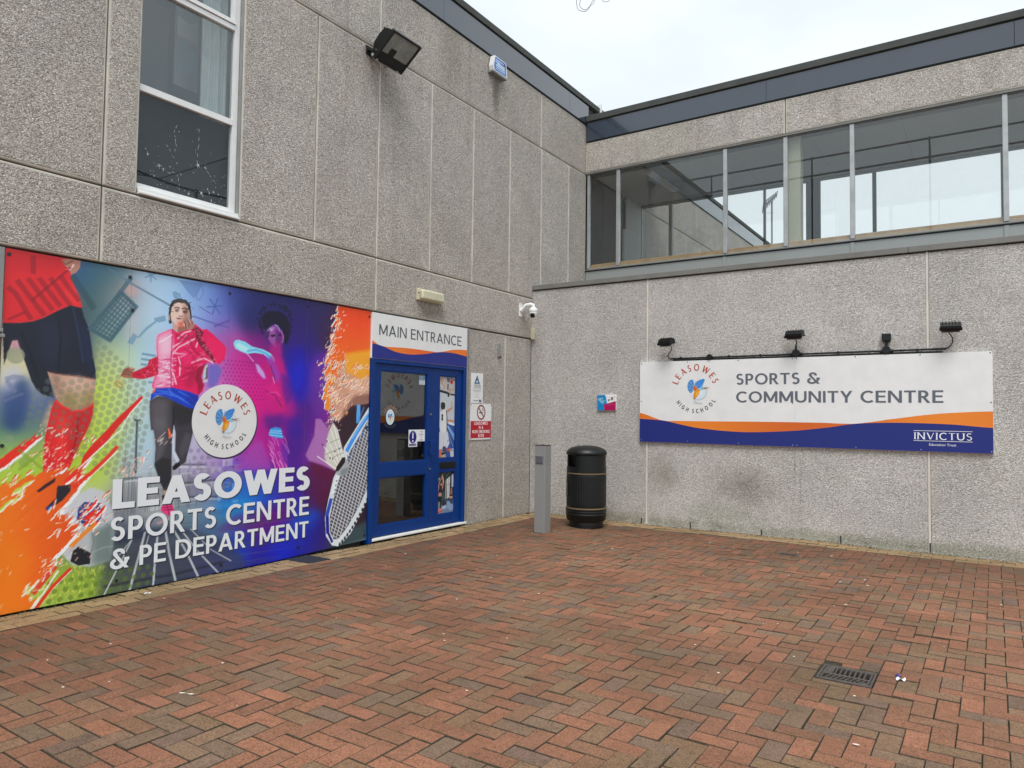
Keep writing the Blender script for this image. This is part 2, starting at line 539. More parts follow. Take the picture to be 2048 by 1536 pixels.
MAT['iron'] = simple('cast_iron', (88, 81, 76), 0.62, .3, var=.3, scale=25, bump=.4, bscale=120)
MAT['pit'] = simple('gully_darkness', (14, 13, 12), 0.9)
MAT['wood'] = simple('varnished_sill_wood', (176, 144, 104), 0.5, var=.15, scale=7)
MAT['ceiling'] = simple('ceiling_tile', (176, 178, 178), 0.8, var=.04)
MAT['inwall'] = simple('interior_wall', (186, 190, 188), 0.7, var=.05)
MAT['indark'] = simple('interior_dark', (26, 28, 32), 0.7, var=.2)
MAT['incol'] = simple('interior_column', (170, 168, 146), 0.7, var=.05)
MAT['curtain'] = simple('pale_curtain', (196, 206, 202), 0.8, var=.08, scale=10)
MAT['poster'] = simple('grey_poster_paper', (128, 130, 130), 0.8, var=.1)
MAT['slat'] = simple('dark_timber', (52, 54, 52), 0.8, var=.25, scale=8)
MAT['screw'] = simple('screw_head', (54, 56, 60), 0.4, .5)
MAT['textgrey'] = simple('grey_letter_film', (82, 86, 94), 0.45, var=.02)
MAT['textwhite'] = simple('white_letter_film', (236, 237, 236), 0.4, var=.02)
MAT['textdark'] = simple('dark_print', (50, 56, 74), 0.5, var=.02)
MAT['floodglass'] = simple('dusty_lamp_glass', (132, 138, 132), 0.25, var=.25, scale=9, spec=.8)
MAT['litter'] = simple('pale_litter', (224, 216, 200), 0.7, var=.1)
MAT['litterblue'] = simple('blue_litter', (28, 44, 150), 0.6)
MAT['wire'] = simple('grey_cable', (60, 64, 68), 0.5)
MAT['antenna'] = simple('aerial_metal', (80, 82, 84), 0.5, .6)
MAT['roofing'] = simple('roof_felt', (90, 92, 90), 0.9, var=.15, scale=2)

t = NT('printed_ink')
a = t.new('ShaderNodeAttribute', attribute_name='ink')
t.link(a.outputs['Color'], t.b.inputs['Base Color'])
t.b.inputs['Roughness'].default_value = 0.38
t.b.inputs['Specular IOR Level'].default_value = 0.45
MAT['ink'] = t.m

def glass(name, tint, base=0.05, rough=0.0, grime=0.04):
    t = NT(name)
    t.n.remove(t.b)
    geo = t.new('ShaderNodeNewGeometry')
    dt = t.new('ShaderNodeVectorMath', operation='DOT_PRODUCT')
    t.link(geo.outputs['Incoming'], dt.inputs[0]); t.link(geo.outputs['Normal'], dt.inputs[1])
    c = t.math('ABSOLUTE', dt.outputs['Value'])
    f = t.math('POWER', t.math('SUBTRACT', 1.0, c, clamp=True), 5.0)
    f = t.math('MULTIPLY_ADD', f, 1 - base, base, clamp=True)
    tr = t.new('ShaderNodeBsdfTransparent', Color=tuple(tint) + (1,))
    gl = t.new('ShaderNodeBsdfGlossy', Roughness=rough)
    gl.inputs['Color'].default_value = (.95, .97, .97, 1)
    m1 = t.new('ShaderNodeMixShader')
    t.link(f, m1.inputs[0]); t.link(tr.outputs[0], m1.inputs[1]); t.link(gl.outputs[0], m1.inputs[2])
    df = t.new('ShaderNodeBsdfDiffuse', Color=(.6, .62, .6, 1))
    m2 = t.new('ShaderNodeMixShader')
    g = t.math('MULTIPLY', t.ramp(t.noise(2.2, 6, 0.7, vec=geo.outputs['Position']), [(0.35, (.25, .25, .25)), (0.75, (1, 1, 1))]), grime)
    t.link(g, m2.inputs[0]); t.link(m1.outputs[0], m2.inputs[1]); t.link(df.outputs[0], m2.inputs[2])
    t.link(m2.outputs[0], t.n['Material Output'].inputs['Surface'])
    return t.m
MAT['glass'] = glass('window_glass', (.95, .965, .965), base=0.060, grime=.022)
MAT['doorglass'] = glass('door_glass', (.70, .72, .72), base=0.085, grime=0.015)
MAT['darkglass'] = glass('stairwell_glass', (.90, .92, .93), base=0.03, grime=0.012)

MAT['upperglass'] = glass('coated_stairwell_glass', (.86, .88, .89), base=0.085, grime=0.03)  # stairwell glass copy, reflectance raised so the upper panes look brighter

def paver(name, reds, border=False):
    t = NT(name)
    oi = t.new('ShaderNodeObjectInfo')
    geo = t.new('ShaderNodeNewGeometry')
    rnd = t.math('FRACT', t.math('ADD', oi.outputs['Random'], geo.outputs['Random Per Island']))
    rnd2 = t.math('FRACT', t.math('MULTIPLY', rnd, 37.13))
    c = t.ramp(rnd, reds)
    t.n[-1].color_ramp.interpolation = 'LINEAR'
    c = t.mix(1.0, c, t.ramp(rnd2, [(0, (1.0, 1.0, 1.0)), (1, (1.20, 1.18, 1.17))]), 'MULTIPLY')
    # grit of the wearing face
    n1 = t.noise(125, 3, 0.75)
    c = t.mix(1.0, c, t.ramp(n1, [(0.36, (.34, .30, .28)), (0.47, (.96, .96, .96)), (0.60, (1.12, 1.11, 1.09)), (0.75, (1.5, 1.45, 1.38))]), 'MULTIPLY')
    n2 = t.noise(26, 4, 0.7)
    c = t.mix(1.0, c, t.ramp(n2, [(0.3, (.82, .81, .79)), (0.7, (1.1, 1.1, 1.1))]), 'MULTIPLY')
    # worn and stained zones, moss and damp towards the walls
    n3 = t.noise(0.9, 5, 0.6)
    c = t.mix(1.0, c, t.ramp(n3, [(0.3, (.74, .75, .74)), (0.65, (1.12, 1.10, 1.08))]), 'MULTIPLY')
    n4 = t.noise(3.2, 5, 0.7)
    c = t.mix(t.math('MULTIPLY', t.ramp(n4, [(0.45, (0, 0, 0)), (0.7, (1, 1, 1))]), 0.5), c, t.mix(1.0, c, (.74, .79, .62), 'MULTIPLY'))
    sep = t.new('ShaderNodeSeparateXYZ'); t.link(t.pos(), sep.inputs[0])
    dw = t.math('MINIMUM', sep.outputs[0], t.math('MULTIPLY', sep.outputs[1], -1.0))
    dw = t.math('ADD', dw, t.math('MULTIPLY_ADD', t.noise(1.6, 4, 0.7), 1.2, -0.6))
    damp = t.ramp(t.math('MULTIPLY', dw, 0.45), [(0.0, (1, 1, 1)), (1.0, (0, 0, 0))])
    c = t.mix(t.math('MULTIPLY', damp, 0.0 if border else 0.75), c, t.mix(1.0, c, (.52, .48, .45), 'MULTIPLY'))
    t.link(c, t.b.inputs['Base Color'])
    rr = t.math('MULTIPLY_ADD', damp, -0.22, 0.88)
    t.link(rr, t.b.inputs['Roughness'])
    t.b.inputs['Specular IOR Level'].default_value = 0.35
    t.bump(t.math('ADD', t.noise(150, 4, 0.7), t.math('MULTIPLY', t.noise(30, 3), 0.8)), 0.55, 0.003)
    return t.m
g1, g2, g3 = (.208, .136, .090), (.192, .130, .090), (.226, .138, .086)
r1, r2, r3, r4 = (.262, .122, .074), (.315, .142, .088), (.240, .116, .072), (.228, .124, .076)
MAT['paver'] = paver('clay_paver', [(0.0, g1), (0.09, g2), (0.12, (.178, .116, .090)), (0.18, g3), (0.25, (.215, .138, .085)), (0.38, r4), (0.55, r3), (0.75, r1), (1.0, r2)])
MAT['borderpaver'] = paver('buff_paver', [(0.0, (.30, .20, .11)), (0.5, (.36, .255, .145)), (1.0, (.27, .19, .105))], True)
t = NT('joint_sand')
n_ = t.noise(40, 4, 0.7)
t.link(t.ramp(n_, [(0.3, (.020, .020, .010)), (0.7, (.055, .048, .030))]), t.b.inputs['Base Color'])
t.b.inputs['Roughness'].default_value = 0.95
MAT['sand'] = t.m
t = NT('tarmac')
n_ = t.noise(120, 4, 0.7)
t.link(t.ramp(n_, [(0.3, (.09, .088, .085)), (0.7, (.17, .165, .16))]), t.b.inputs['Base Color'])
t.b.inputs['Roughness'].default_value = 0.9
MAT['tarmac'] = t.m
t = NT('moss_and_grit')
n_ = t.noise(60, 4, 0.7)
t.link(t.ramp(n_, [(0.3, (.035, .045, .018)), (0.55, (.10, .10, .05)), (0.8, (.24, .21, .15))]), t.b.inputs['Base Color'])
t.b.inputs['Roughness'].default_value = 0.95
MAT['moss'] = t.m

# ================================================================== ground
MB().box(-90, 110, -110, 90, -0.5, -0.09).build('ground', MAT['tarmac'], kind='structure')
paving = thing('paving', (0, 0, 0), kind='structure')
paving['label'] = 'red and brown clay pavers laid in herringbone with a buff border along both walls'
DR = (4.955, 5.255, -4.805, -4.53)                              # opening for the gully
sb = MB()
for (a0, a1, b0, b1) in ((-.06, DR[0], -13.5, .02), (DR[1], 12.5, -13.5, .02), (DR[0], DR[1], -13.5, DR[2]), (DR[0], DR[1], DR[3], .02)):
    sb.box(a0, a1, b0, b1, -0.085, -0.014)
sb.build('sand_bed', MAT['sand'], paving)

P_ = 0.1022
GAP = 0.0032
GAPY = 0.0060
t = NT('dirty_brick_edge')
n_ = t.noise(60, 4, 0.7)
t.link(t.ramp(n_, [(0.3, (.042, .034, .022)), (0.55, (.10, .070, .045)), (0.75, (.17, .10, .064))]), t.b.inputs['Base Color'])
t.b.inputs['Roughness'].default_value = 0.95
MAT['edge'] = t.m
def brick_mesh(name, L, W, mat):
    mb = MB().box(-L / 2, L / 2, -W / 2, W / 2, -0.05, 0.0, c=0.002)
    o = mb.build(name, [mat, MAT['edge']], origin=(0, 0, 0))
    me = o.data
    for p in me.polygons: p.material_index = 0 if p.normal.z > .95 else 1
    bpy.data.objects.remove(o)
    return me
bm_full = brick_mesh('brick', 2 * P_ - GAP, P_ - GAPY, MAT['paver'])
bm_turn = brick_mesh('brick', 2 * P_ - GAPY, P_ - GAP, MAT['paver'])

def in_drain(x0, x1, y0, y1):
    return x0 < DR[1] - .01 and x1 > DR[0] + .01 and y0 < DR[3] - .01 and y1 > DR[2] + .01
bricks = []        # (cx, cy, lenx, leny)
X0, Y0 = 3.211, -6.610
XB, YB = 0.352, -0.352
def cells():
    for i in range(-30, 92):
        for j in range(-68, 64):
            k = (i - j) % 4
            if k == 0: yield i, j, 2, 1
            elif k == 3: yield i, j, 1, 2
for i, j, a_, b_ in cells():
    x0, x1, y0, y1 = X0 + i * P_, X0 + (i + a_) * P_, Y0 + j * P_, Y0 + (j + b_) * P_
    if x1 < XB + .02 or y0 > YB - .02 or x0 > 12.4 or y0 < -13.3: continue
    x0, y1 = max(x0, XB), min(y1, YB)
    if in_drain(x0, x1, y0, y1):
        # bricks cut round the gully frame
        if x0 < DR[0] - .03: x1 = min(x1, DR[0])
        elif x1 > DR[1] + .03: x0 = max(x0, DR[1])
        elif y0 < DR[2] - .03: y1 = min(y1, DR[2])
        elif y1 > DR[3] + .03: y0 = max(y0, DR[3])
        else: continue
    if x1 - x0 < .025 or y1 - y0 < .025: continue
    bricks.append(((x0 + x1) / 2, (y0 + y1) / 2, x1 - x0, y1 - y0))
border = []
for row in range(3):
    w_ = XB / 3
    off = 0.105 if row % 2 else 0.0
    y = -13.3 + off
    while y < -0.36:
        y2 = min(y + .21, -.352)
        border.append((w_ * row + w_ / 2 + .004, (y + y2) / 2, w_, y2 - y)); y = y2
    x = 0.005 + off
    while x < 12.3:
        border.append((x + .105, -(w_ * row + w_ / 2) - .004, .21, w_)); x += .21

def screen(x, y, z=0.0):
    d = Vector((x, y, z)) - CAM
    zz = d.dot(fw)
    if zz < 0.2: return None
    return 512 + 720.13 * d.dot(rt) / zz, 384 - 720.13 * d.dot(up) / zz, zz
def settle(x, y):
    h = 0.005 * math.sin(x * 1.9 + 1) * math.cos(y * 1.3) + 0.0028 * math.sin(x * 5.1 + y * 4.2)
    if abs(x - 3.95) < .3 and abs(y + 4.15) < .25: h -= 0.006
    return h
def brick_matrix(b, z, full):
    cx, cy, lx, ly = b
    rz = 0 if lx >= ly else math.pi / 2
    amp = 0.012 if (abs(cx - 3.95) < .35 and abs(cy + 4.15) < .3) else 0.0060
    return (cx + random.gauss(0, .0007), cy + random.gauss(0, .0007), z), (random.gauss(0, amp), random.gauss(0, amp), rz + random.gauss(0, .005))
def lay(lst, name, stuffname, mat, mesh_for):
    rank = []
    for i, b in enumerate(lst):
        s = screen(b[0], b[1])
        vis = s is not None and -20 < s[0] < 1044 and -20 < s[1] < 788
        rank.append((0 if vis else 1, s[2] if s else 99, i))
    rank.sort()
    chosen = set(i for q, d, i in rank[:300] if q == 0)
    stuff = MB()
    for i, b in enumerate(lst):
        loc, rot = brick_matrix(b, settle(b[0], b[1]) + random.gauss(0, .0016), True)
        L, W = max(b[2], b[3]), min(b[2], b[3])
        if i in chosen:
            o = bpy.data.objects.new(name, mesh_for(L, W, b[2] >= b[3]))
            col.objects.link(o)
            o.parent = paving
            o.location = loc; o.rotation_euler = rot
        else:
            Mx = Matrix.Translation(loc) @ Matrix.Rotation(rot[2], 4, 'Z') @ Matrix.Rotation(rot[1], 4, 'Y') @ Matrix.Rotation(rot[0], 4, 'X')
            gl_, gw_ = (GAP, GAPY) if b[2] >= b[3] else (GAPY, GAP)
            l2, w2, c_ = (L - gl_) / 2, (W - gw_) / 2, .002
            vs_ = [(-l2, -w2, -.03), (l2, -w2, -.03), (l2, w2, -.03), (-l2, w2, -.03), (-l2, -w2, -c_), (l2, -w2, -c_), (l2, w2, -c_), (-l2, w2, -c_),
                   (-l2 + c_, -w2 + c_, 0), (l2 - c_, -w2 + c_, 0), (l2 - c_, w2 - c_, 0), (-l2 + c_, w2 - c_, 0)]
            fs = [(0, 1, 5, 4), (1, 2, 6, 5), (2, 3, 7, 6), (3, 0, 4, 7), (4, 5, 9, 8), (5, 6, 10, 9), (6, 7, 11, 10), (7, 4, 8, 11), (8, 9, 10, 11)]
            stuff.add([Mx @ Vector(p) for p in vs_], fs)
            stuff.mi[-9:] = [1] * 8 + [0]
    if stuff.v: stuff.build(stuffname, [mat, MAT['edge']], paving, kind='stuff')
cache = {}
def mesh_paver(L, W, flat):
    if abs(L - 2 * P_) < .004 and abs(W - P_) < .004: return bm_full if flat else bm_turn
    k = (round(L, 3), round(W, 3), flat)
    if k not in cache: cache[k] = brick_mesh('brick', L - (GAP if flat else GAPY), W - (GAPY if flat else GAP), MAT['paver'])
    return cache[k]
cacheb = {}
def mesh_border(L, W, flat):
    k = (round(L, 3), round(W, 3))
    if k not in cacheb: cacheb[k] = brick_mesh('border_brick', L - GAP, W - GAP, MAT['borderpaver'])
    return cacheb[k]
lay(bricks, 'brick', 'far_bricks', MAT['paver'], mesh_paver)
lay(border, 'border_brick', 'far_border_bricks', MAT['borderpaver'], mesh_border)

# moss and grit gathered in the angle between paving and walls
mg = MB()
for k in range(2600):
    if rng.random() < .45: x, y = abs(rng.normal(0, .035)) + .0, -rng.random() * 9.5
    else: x, y = rng.random() * 9, -abs(rng.normal(0, .04))
    s_ = .003 + rng.random() ** 3 * .012
    z = settle(x, y) + .001
    a = rng.random() * 6
    mg.add([(x + s_ * math.cos(a + q * 2.09), y + s_ * math.sin(a + q * 2.09), z) for q in range(3)] + [(x, y, z + s_ * .7)], [(0, 1, 3), (1, 2, 3), (2, 0, 3)])
for k in range(2400):
    x, y = XB + rng.random() * 8.6, YB - rng.random() * 8.6
    if rng.random() < .5: x = X0 + round((x - X0) / P_) * P_ + rng.normal(0, .001)
    else: y = Y0 + round((y - Y0) / P_) * P_ + rng.normal(0, .001)
    s_ = .002 + rng.random() ** 3 * .006; z = settle(x, y) - .004; a = rng.random() * 6
    mg.add([(x + s_ * math.cos(a + q * 2.09), y + s_ * math.sin(a + q * 2.09), z) for q in range(3)] + [(x, y, z + s_ * .8)], [(0, 1, 3), (1, 2, 3), (2, 0, 3)])
for cx_, cy_2, rr_ in ((1.315, -.70, .235), (1.11, -1.48, .10)):
    for k in range(220):
        a = rng.random() * math.tau; q_ = rr_ + abs(rng.normal(0, .02)); x, y = cx_ + q_ * math.cos(a), cy_2 + q_ * math.sin(a)
        s_ = .003 + rng.random() ** 3 * .010; z = settle(x, y) + .001
        mg.add([(x + s_ * math.cos(a + q * 2.09), y + s_ * math.sin(a + q * 2.09), z) for q in range(3)] + [(x, y, z + s_ * .5)], [(0, 1, 3), (1, 2, 3), (2, 0, 3)])
mg.build('moss', [MAT['moss']], None, 'moss and grit gathered along the foot of both walls', 'moss', kind='stuff', origin=(0, 0, 0))

# ================================================================== precast panels
def panel(mb_parent, fn, u0, u1, v0, v1, agg, depth=0.09, gap=0.0055, ring=0.010, name='concrete_panel'):
    u0, u1, v0, v1 = u0 + gap, u1 - gap, v0 + gap, v1 - gap
    mb = MB()
    def rc(i, d): return [fn(u0 + i, v0 + i, d), fn(u1 - i, v0 + i, d), fn(u1 - i, v1 - i, d), fn(u0 + i, v1 - i, d)]
    L = [rc(0, -depth), rc(0, -.008), rc(.007, 0), rc(.007 + ring, 0), rc(.009 + ring, .004)]
    vs_ = [p for l in L for p in l]
    for k in range(4):
        mi = 1 if k == 3 else 0
        for q in range(4):
            mb.add([], [])
    fs, mi = [], []
    for k in range(4):
        for q in range(4):
            fs.append((k * 4 + q, k * 4 + (q + 1) % 4, (k + 1) * 4 + (q + 1) % 4, (k + 1) * 4 + q)); mi.append(1 if k == 3 else 0)
    fs.append((16, 17, 18, 19)); mi.append(1)
    fs.append((3, 2, 1, 0)); mi.append(0)
    mb.v = [tuple(p) for p in vs_]; mb.f = [list(f) for f in fs]; mb.mi = mi; mb.sm = [False] * len(fs)
    return mb.build(name, [MAT['smooth'], agg], mb_parent)

# ------------------------------------------------------------------ left building: sports hall
hall = thing('sports_hall', (-4, -2, 0), 'tall left building of brown pebbled concrete panels with slate blue fascia', 'building')
F = onX(0.0)
AL = MAT['agg_left']
ysA = [-9.9, -9.0, -8.15, -7.28, -6.394]
for a, b in zip(ysA, ysA[1:]): panel(hall, F, a, b, 3.235, 5.63, AL)
panel(hall, F, -6.394, -6.115, 3.235, 5.63, AL)
ysB = [-5.160, -4.268, -3.365, -2.44, -1.56, -.67, .205, 1.07, 1.69]
for a, b in zip(ysB, ysB[1:]): panel(hall, F, a, b, 3.235, 5.63, AL)
ysC = [4.02, 4.9, 5.75, 6.6, 7.5, 8.4, 9.3, 10.2, 11.1, 12.0, 12.9, 13.8, 14.7]
for a, b in zip(ysC, ysC[1:]): panel(hall, F, a, b, 3.235, 5.63, AL)
for a, b in ((-10.47, -6.92), (-6.92, -3.372), (-3.372, .18), (.18, 3.73), (3.73, 7.28), (7.28, 10.83), (10.83, 14.38)):
    panel(hall, F, a, b, 5.635, 6.50, AL)
for a, b in ((-9.42, -6.392), (-6.392, -3.362), (-3.362, -.004)): panel(hall, F, a, b, 2.622, 3.23, AL)
panel(hall, onX(-.018), -1.585, -.712, -.05, 2.614, AL)
panel(hall, onX(-.018), -.712, -.004, -.05, 2.614, AL)
# solid wall behind the panels, pierced for the window and the entrance
wb = MB()
wb.box(-.3, -.086, -11, -6.13, 3.2, 5.64); wb.box(-.3, -.086, -5.15, 14.7, 3.2, 5.64); wb.box(-.3, -.086, -11, 14.7, 5.64, 6.86)
wb.box(-.3, -.092, -11, 0, 2.6, 3.2); wb.box(-.3, -.1, -1.6, 0, -.05, 2.6); wb.box(-.3, -.1, -7.0, -3.41, -.05, 2.6); wb.box(-.3, -.1, 0, 14.7, -.05, 3.2)
wb.build('backing_wall', [MAT['sealant']], hall)
MB().box(-8.5, -.3, -11, 14.7, 6.6, 6.7).build('roof', [MAT['roofing']], hall)
# fascia boards, trim and felt capping
fy = [-10.5, -7.9, -5.3, -2.26, 1.045, 1.715]
for a, b in zip(fy, fy[1:]):
    MB().box(-.05, .022, a + .0015, b - .0015, 6.508, 6.842, c=.002).build('fascia_panel', [MAT['fascia']], hall)
for a, b in ((4.0, 7.3), (7.3, 10.6), (10.6, 13.9)):
    MB().box(-.05, .022, a + .0015, b - .0015, 6.508, 6.842, c=.002).build('fascia_panel', [MAT['fascia']], hall)
MB().box(-.05, .012, -10.5, 14.7, 6.498, 6.5065).build('trim_strip', [MAT['darkline']], hall)
MB().box(-.3, .045, -10.5, 14.7, 6.858, 6.955, c=.006).box(-.3, .012, -10.5, 14.7, 6.842, 6.858).build('roof_capping', [MAT['felt']], hall)
for k in range(12):
    y = 1.735 + k * .186
    MB().box(-.05, -.008 - (k % 2) * .006, y, y + .178, 6.508, 6.84, c=.003).build('timber_board', [MAT['slat']], hall)
MB().box(-.02, .07, 2.095, 2.135, 6.70, 7.02, c=.003).build('white_batten', [MAT['white']], hall)

# stair window of the hall
win = thing('window', (-.06, -5.64, 3.24)); win.parent = hall; win.location = Vector((-.06, -5.64, 3.24)) - ORG['sports_hall']
def wpart(mb, name, mat, label=None): return mb.build(name, [mat], win, label)
fr = MB()
fr.box(-.095, -.045, -6.13, -6.100, 3.30, 5.64); fr.box(-.095, -.045, -5.222, -5.172, 3.30, 5.64)
fr.box(-.095, -.042, -6.100, -5.222, 3.30, 3.345); fr.box(-.095, -.042, -6.100, -5.222, 4.128, 4.182)
fr.box(-.095, -.042, -6.100, -5.222, 5.03, 5.075); fr.box(-.088, -.03, -6.100, -5.222, 5.083, 5.118); fr.box(-.095, -.05, -6.100, -5.222, 5.59, 5.64)
fr.box(-.088, -.036, -5.255, -5.224, 5.118, 5.59)
wpart(fr, 'frame', MAT['white'])
MB().box(-.11, .028, -6.11, -5.165, 3.243, 3.262, c=.003).box(-.11, .008, -6.11, -5.165, 3.264, 3.298, c=.003).build('sill', [MAT['white']], win)
MB().box(-.16, -.004, -5.168, -5.160, 3.24, 5.63).box(-.16, -.04, -5.1715, -5.1685, 3.3, 5.63).build('reveal', [MAT['alu_dull']], win)
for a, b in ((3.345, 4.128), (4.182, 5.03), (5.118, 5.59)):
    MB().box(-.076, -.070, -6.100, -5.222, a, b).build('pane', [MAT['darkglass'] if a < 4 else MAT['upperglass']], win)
MB().box(-.17, -.15, -6.12, -5.17, 3.25, 4.15).build('blanking_board', [MAT['indark']], win)
# torn film and cobweb left on the lowest pane
cw = MB()
def shard(y, z, s_, n=5):
    a0 = rng.random() * 6
    pts = []
    for q in range(n * 2):
        rr_ = s_ * (1.0 + rng.random() * 1.4 if q % 2 == 0 else .22)
        pts.append((y + rr_ * .8 * math.cos(a0 + q * math.pi / n), z + rr_ * math.sin(a0 + q * math.pi / n)))
    cw.prism(pts, lambda u, v, d: (-.0685 + d, u, v), 0, .0012)
for (y, z, s_) in ((-5.54, 3.66, .020), (-5.50, 3.42, .018), (-5.62, 3.38, .01), (-5.90, 3.55, .012), (-5.86, 3.53, .010), (-5.80, 3.57, .006), (-6.0, 3.62, .010), (-6.02, 3.66, .006), (-5.44, 3.47, .009), (-5.38, 3.46, .011), (-5.42, 3.44, .009), (-5.33, 3.45, .006), (-5.30, 3.42, .005), (-5.40, 3.38, .008), (-5.47, 3.66, .008), (-5.74, 3.62, .006), (-5.70, 3.53, .005), (-5.78, 3.46, .007), (-5.66, 3.40, .004), (-5.58, 3.58, .004), (-5.36, 3.51, .004), (-5.94, 3.45, .006), (-5.76, 3.82, .004), (-5.73, 3.90, .005), (-5.56, 3.98, .004), (-5.60, 3.86, .003), (-5.83, 3.74, .004), (-5.27, 3.55, .003), (-5.29, 3.62, .003)):
    shard(y, z, s_, int(rng.integers(3, 6)))
for k in range(60):
    shard(-6.06 + rng.random() * .82, 3.36 + rng.random() ** 2 * .5, .0012 + rng.random() * .0025, 3)
for pts in ([(-5.76, 3.95), (-5.77, 3.86), (-5.75, 3.78), (-5.765, 3.7)], [(-5.54, 4.0), (-5.545, 3.85), (-5.55, 3.7)], [(-5.9, 3.56), (-5.82, 3.52), (-5.74, 3.53)], [(-5.74, 3.53), (-5.71, 3.45), (-5.72, 3.38)], [(-5.47, 3.67), (-5.42, 3.60), (-5.36, 3.55)], [(-5.84, 3.76), (-5.79, 3.68), (-5.76, 3.66)]):
    pz = []
    for (a0_, b0_), (a1_, b1_) in zip(pts, pts[1:]):
        for q in range(6): pz.append((a0_ + (a1_ - a0_) * q / 6 + rng.normal(0, .006), b0_ + (b1_ - b0_) * q / 6 + rng.normal(0, .006)))
    for q in range(0, len(pz) - 2, 3): cw.tube([(-.0680, a, b) for a, b in pz[q:q + 3]], [.0004, .0011, .0004], 5)
cw.build('torn_film', [MAT['white']], win)['kind'] = 'stuff'
# room behind the window
rm = MB()
rm.box(-3.6, -3.5, -9, -3.6, 3.0, 5.7); rm.box(-3.5, -.3, -9, -8.9, 3.0, 5.7); rm.box(-3.5, -.3, -3.7, -3.6, 3.0, 5.7); rm.box(-3.5, -.3, -8.9, -3.7, 5.66, 5.7); rm.box(-3.5, -.3, -8.9, -3.7, 3.0, 3.05)
rm.box(-1.25, -1.2, -8.8, -5.2, 3.1, 5.6)  # pale partition added close behind the glass to make the upper panes lighter
rm.build('stair_room', [MAT['inwall']], hall)
cu = MB()
for k in range(9):
    y = -5.44 + k * .028
    cu.tube([(-.20 - .006 * math.sin(k * 2.1), y, 4.13), (-.20 - .006 * math.sin(k * 2.1 + .5), y, 5.62)], .019 + .006 * (k == 5), 8)
cu.build('curtain', [MAT['curtain']], None, 'pale curtain hanging inside the tall stair window', 'curtain')
pk = Ink(lambda u, v, d: (-.40 + d, u, v))
pk.poly([(-5.56, 4.60), (-5.37, 4.60), (-5.37, 4.88), (-5.56, 4.90)], (110, 138, 150))
pk.poly([(-5.58, 4.94), (-5.37, 4.92), (-5.37, 5.14), (-5.46, 5.08), (-5.58, 5.12)], (178, 182, 182))
pp = MB().box(-.412, -.4, -5.60, -5.36, 4.46, 5.2).build('paper_poster', [MAT['poster']], None, 'grey paper poster with a blue patch seen through the stair window', 'poster')
pk.build('print', pp)

# ------------------------------------------------------------------ corridor wing on the right
wing = thing('corridor_wing', (4, 2, 0), 'right two storey wing with a strip of corridor windows above the pebbled wall', 'building')
G_ = onY(0.0)
AR = MAT['agg_right']
for a, b in ((-.035, 1.874), (1.874, 5.222), (5.222, 8.57), (8.57, 11.92)):
    panel(wing, G_, a, b, -.05, 3.36, AR, gap=.010, ring=.0)
for x in (1.874, 5.222, 8.57):
    MB().box(x - .011, x + .011, -.003, .05, .0, 3.355).build('joint_strip', [MAT['pale_sealant']], wing)
MB().box(0, 12, .075, .3, -.05, 3.36).build('backing_wall', [MAT['sealant']], wing)
cpx = [0.0, 2.62, 5.04, 8.2, 11.9]
for a, b in zip(cpx, cpx[1:]):
    MB().box(a + .0015, b - .0015, -.028, .32, 3.362, 3.432, c=.004).build('coping', [MAT['coping']], wing)
MB().box(0.0, 12, .32, 1.72, 3.30, 3.40).build('flat_roof', [MAT['roofing']], wing)
H_ = onY(1.66)
for a, b in ((0.0, 3.318), (3.318, 6.9), (6.9, 10.48)): panel(wing, H_, a, b, 5.655, 6.185, AL)
MB().box(0, 10.5, 1.75, 1.95, 5.64, 6.6).build('beam', [MAT['sealant']], wing)
fx = [0.022, 3.05, 6.10, 8.9]
for a, b in zip(fx, fx[1:] + [10.5]):
    MB().box(a + .0015, b - .0015, 1.638, 1.75, 6.196, 6.517, c=.002).build('fascia_panel', [MAT['fascia']], wing)
MB().box(.022, 10.5, 1.648, 1.75, 6.1845, 6.195).build('trim_strip', [MAT['darkline']], wing)
MB().box(.025, 10.5, 1.612, 2.0, 6.535, 6.640, c=.006).box(.025, 10.5, 1.65, 1.9, 6.517, 6.535).build('roof_capping', [MAT['felt']], wing)
MB().box(0.0, 10.5, 1.95, 4.3, 6.3, 6.5).build('roof', [MAT['roofing']], wing)
MB().box(0.0, 10.5, 1.655, 1.70, 5.625, 5.652).build('head_flashing', [MAT['coping']], wing)
# metal panels below the glass
sx = [0.01, 2.417, 4.213, 5.99, 7.78, 10.5]
for a, b in zip(sx, sx[1:]):
    MB().box(a + .002, b - .002, 1.664, 1.70, 3.40, 3.928, c=.002).build('sill_panel', [MAT['sillpanel']], wing)
for x in sx[1:-1]:
    MB().box(x - .028, x + .028, 1.653, 1.6635, 3.42, 3.928, c=.003).build('cover_strip', [MAT['sillpanel']], wing)
MB().box(0.01, 10.5, 1.640, 1.72, 3.945, 3.962, c=.003).build('sill', [MAT['coping']], wing)
MB().box(0.01, 10.5, 1.660, 1.70, 3.929, 3.944).build('gasket', [MAT['darkline']], wing)
mull = [0.05, 0.61, 2.421, 3.316, 4.214, 5.99, 7.78, 8.70]
cw_ = thing('window', (4, 1.7, 3.96)); cw_.parent = wing; cw_.location = Vector((4, 1.7, 3.96)) - ORG['corridor_wing']; ORG[cw_.name] = Vector((4, 1.7, 3.96))
for i, x in enumerate(mull):
    w_ = .030 if i else .022
    MB().box(x - w_, x + w_, 1.672, 1.735, 3.985, 5.615, c=.004).build('mullion', [MAT['alu']], cw_)
MB().box(.03, 10.5, 1.685, 1.735, 3.963, 3.984).box(.03, 10.5, 1.685, 1.735, 5.6155, 5.6245).build('frame', [MAT['alu_dull']], cw_)
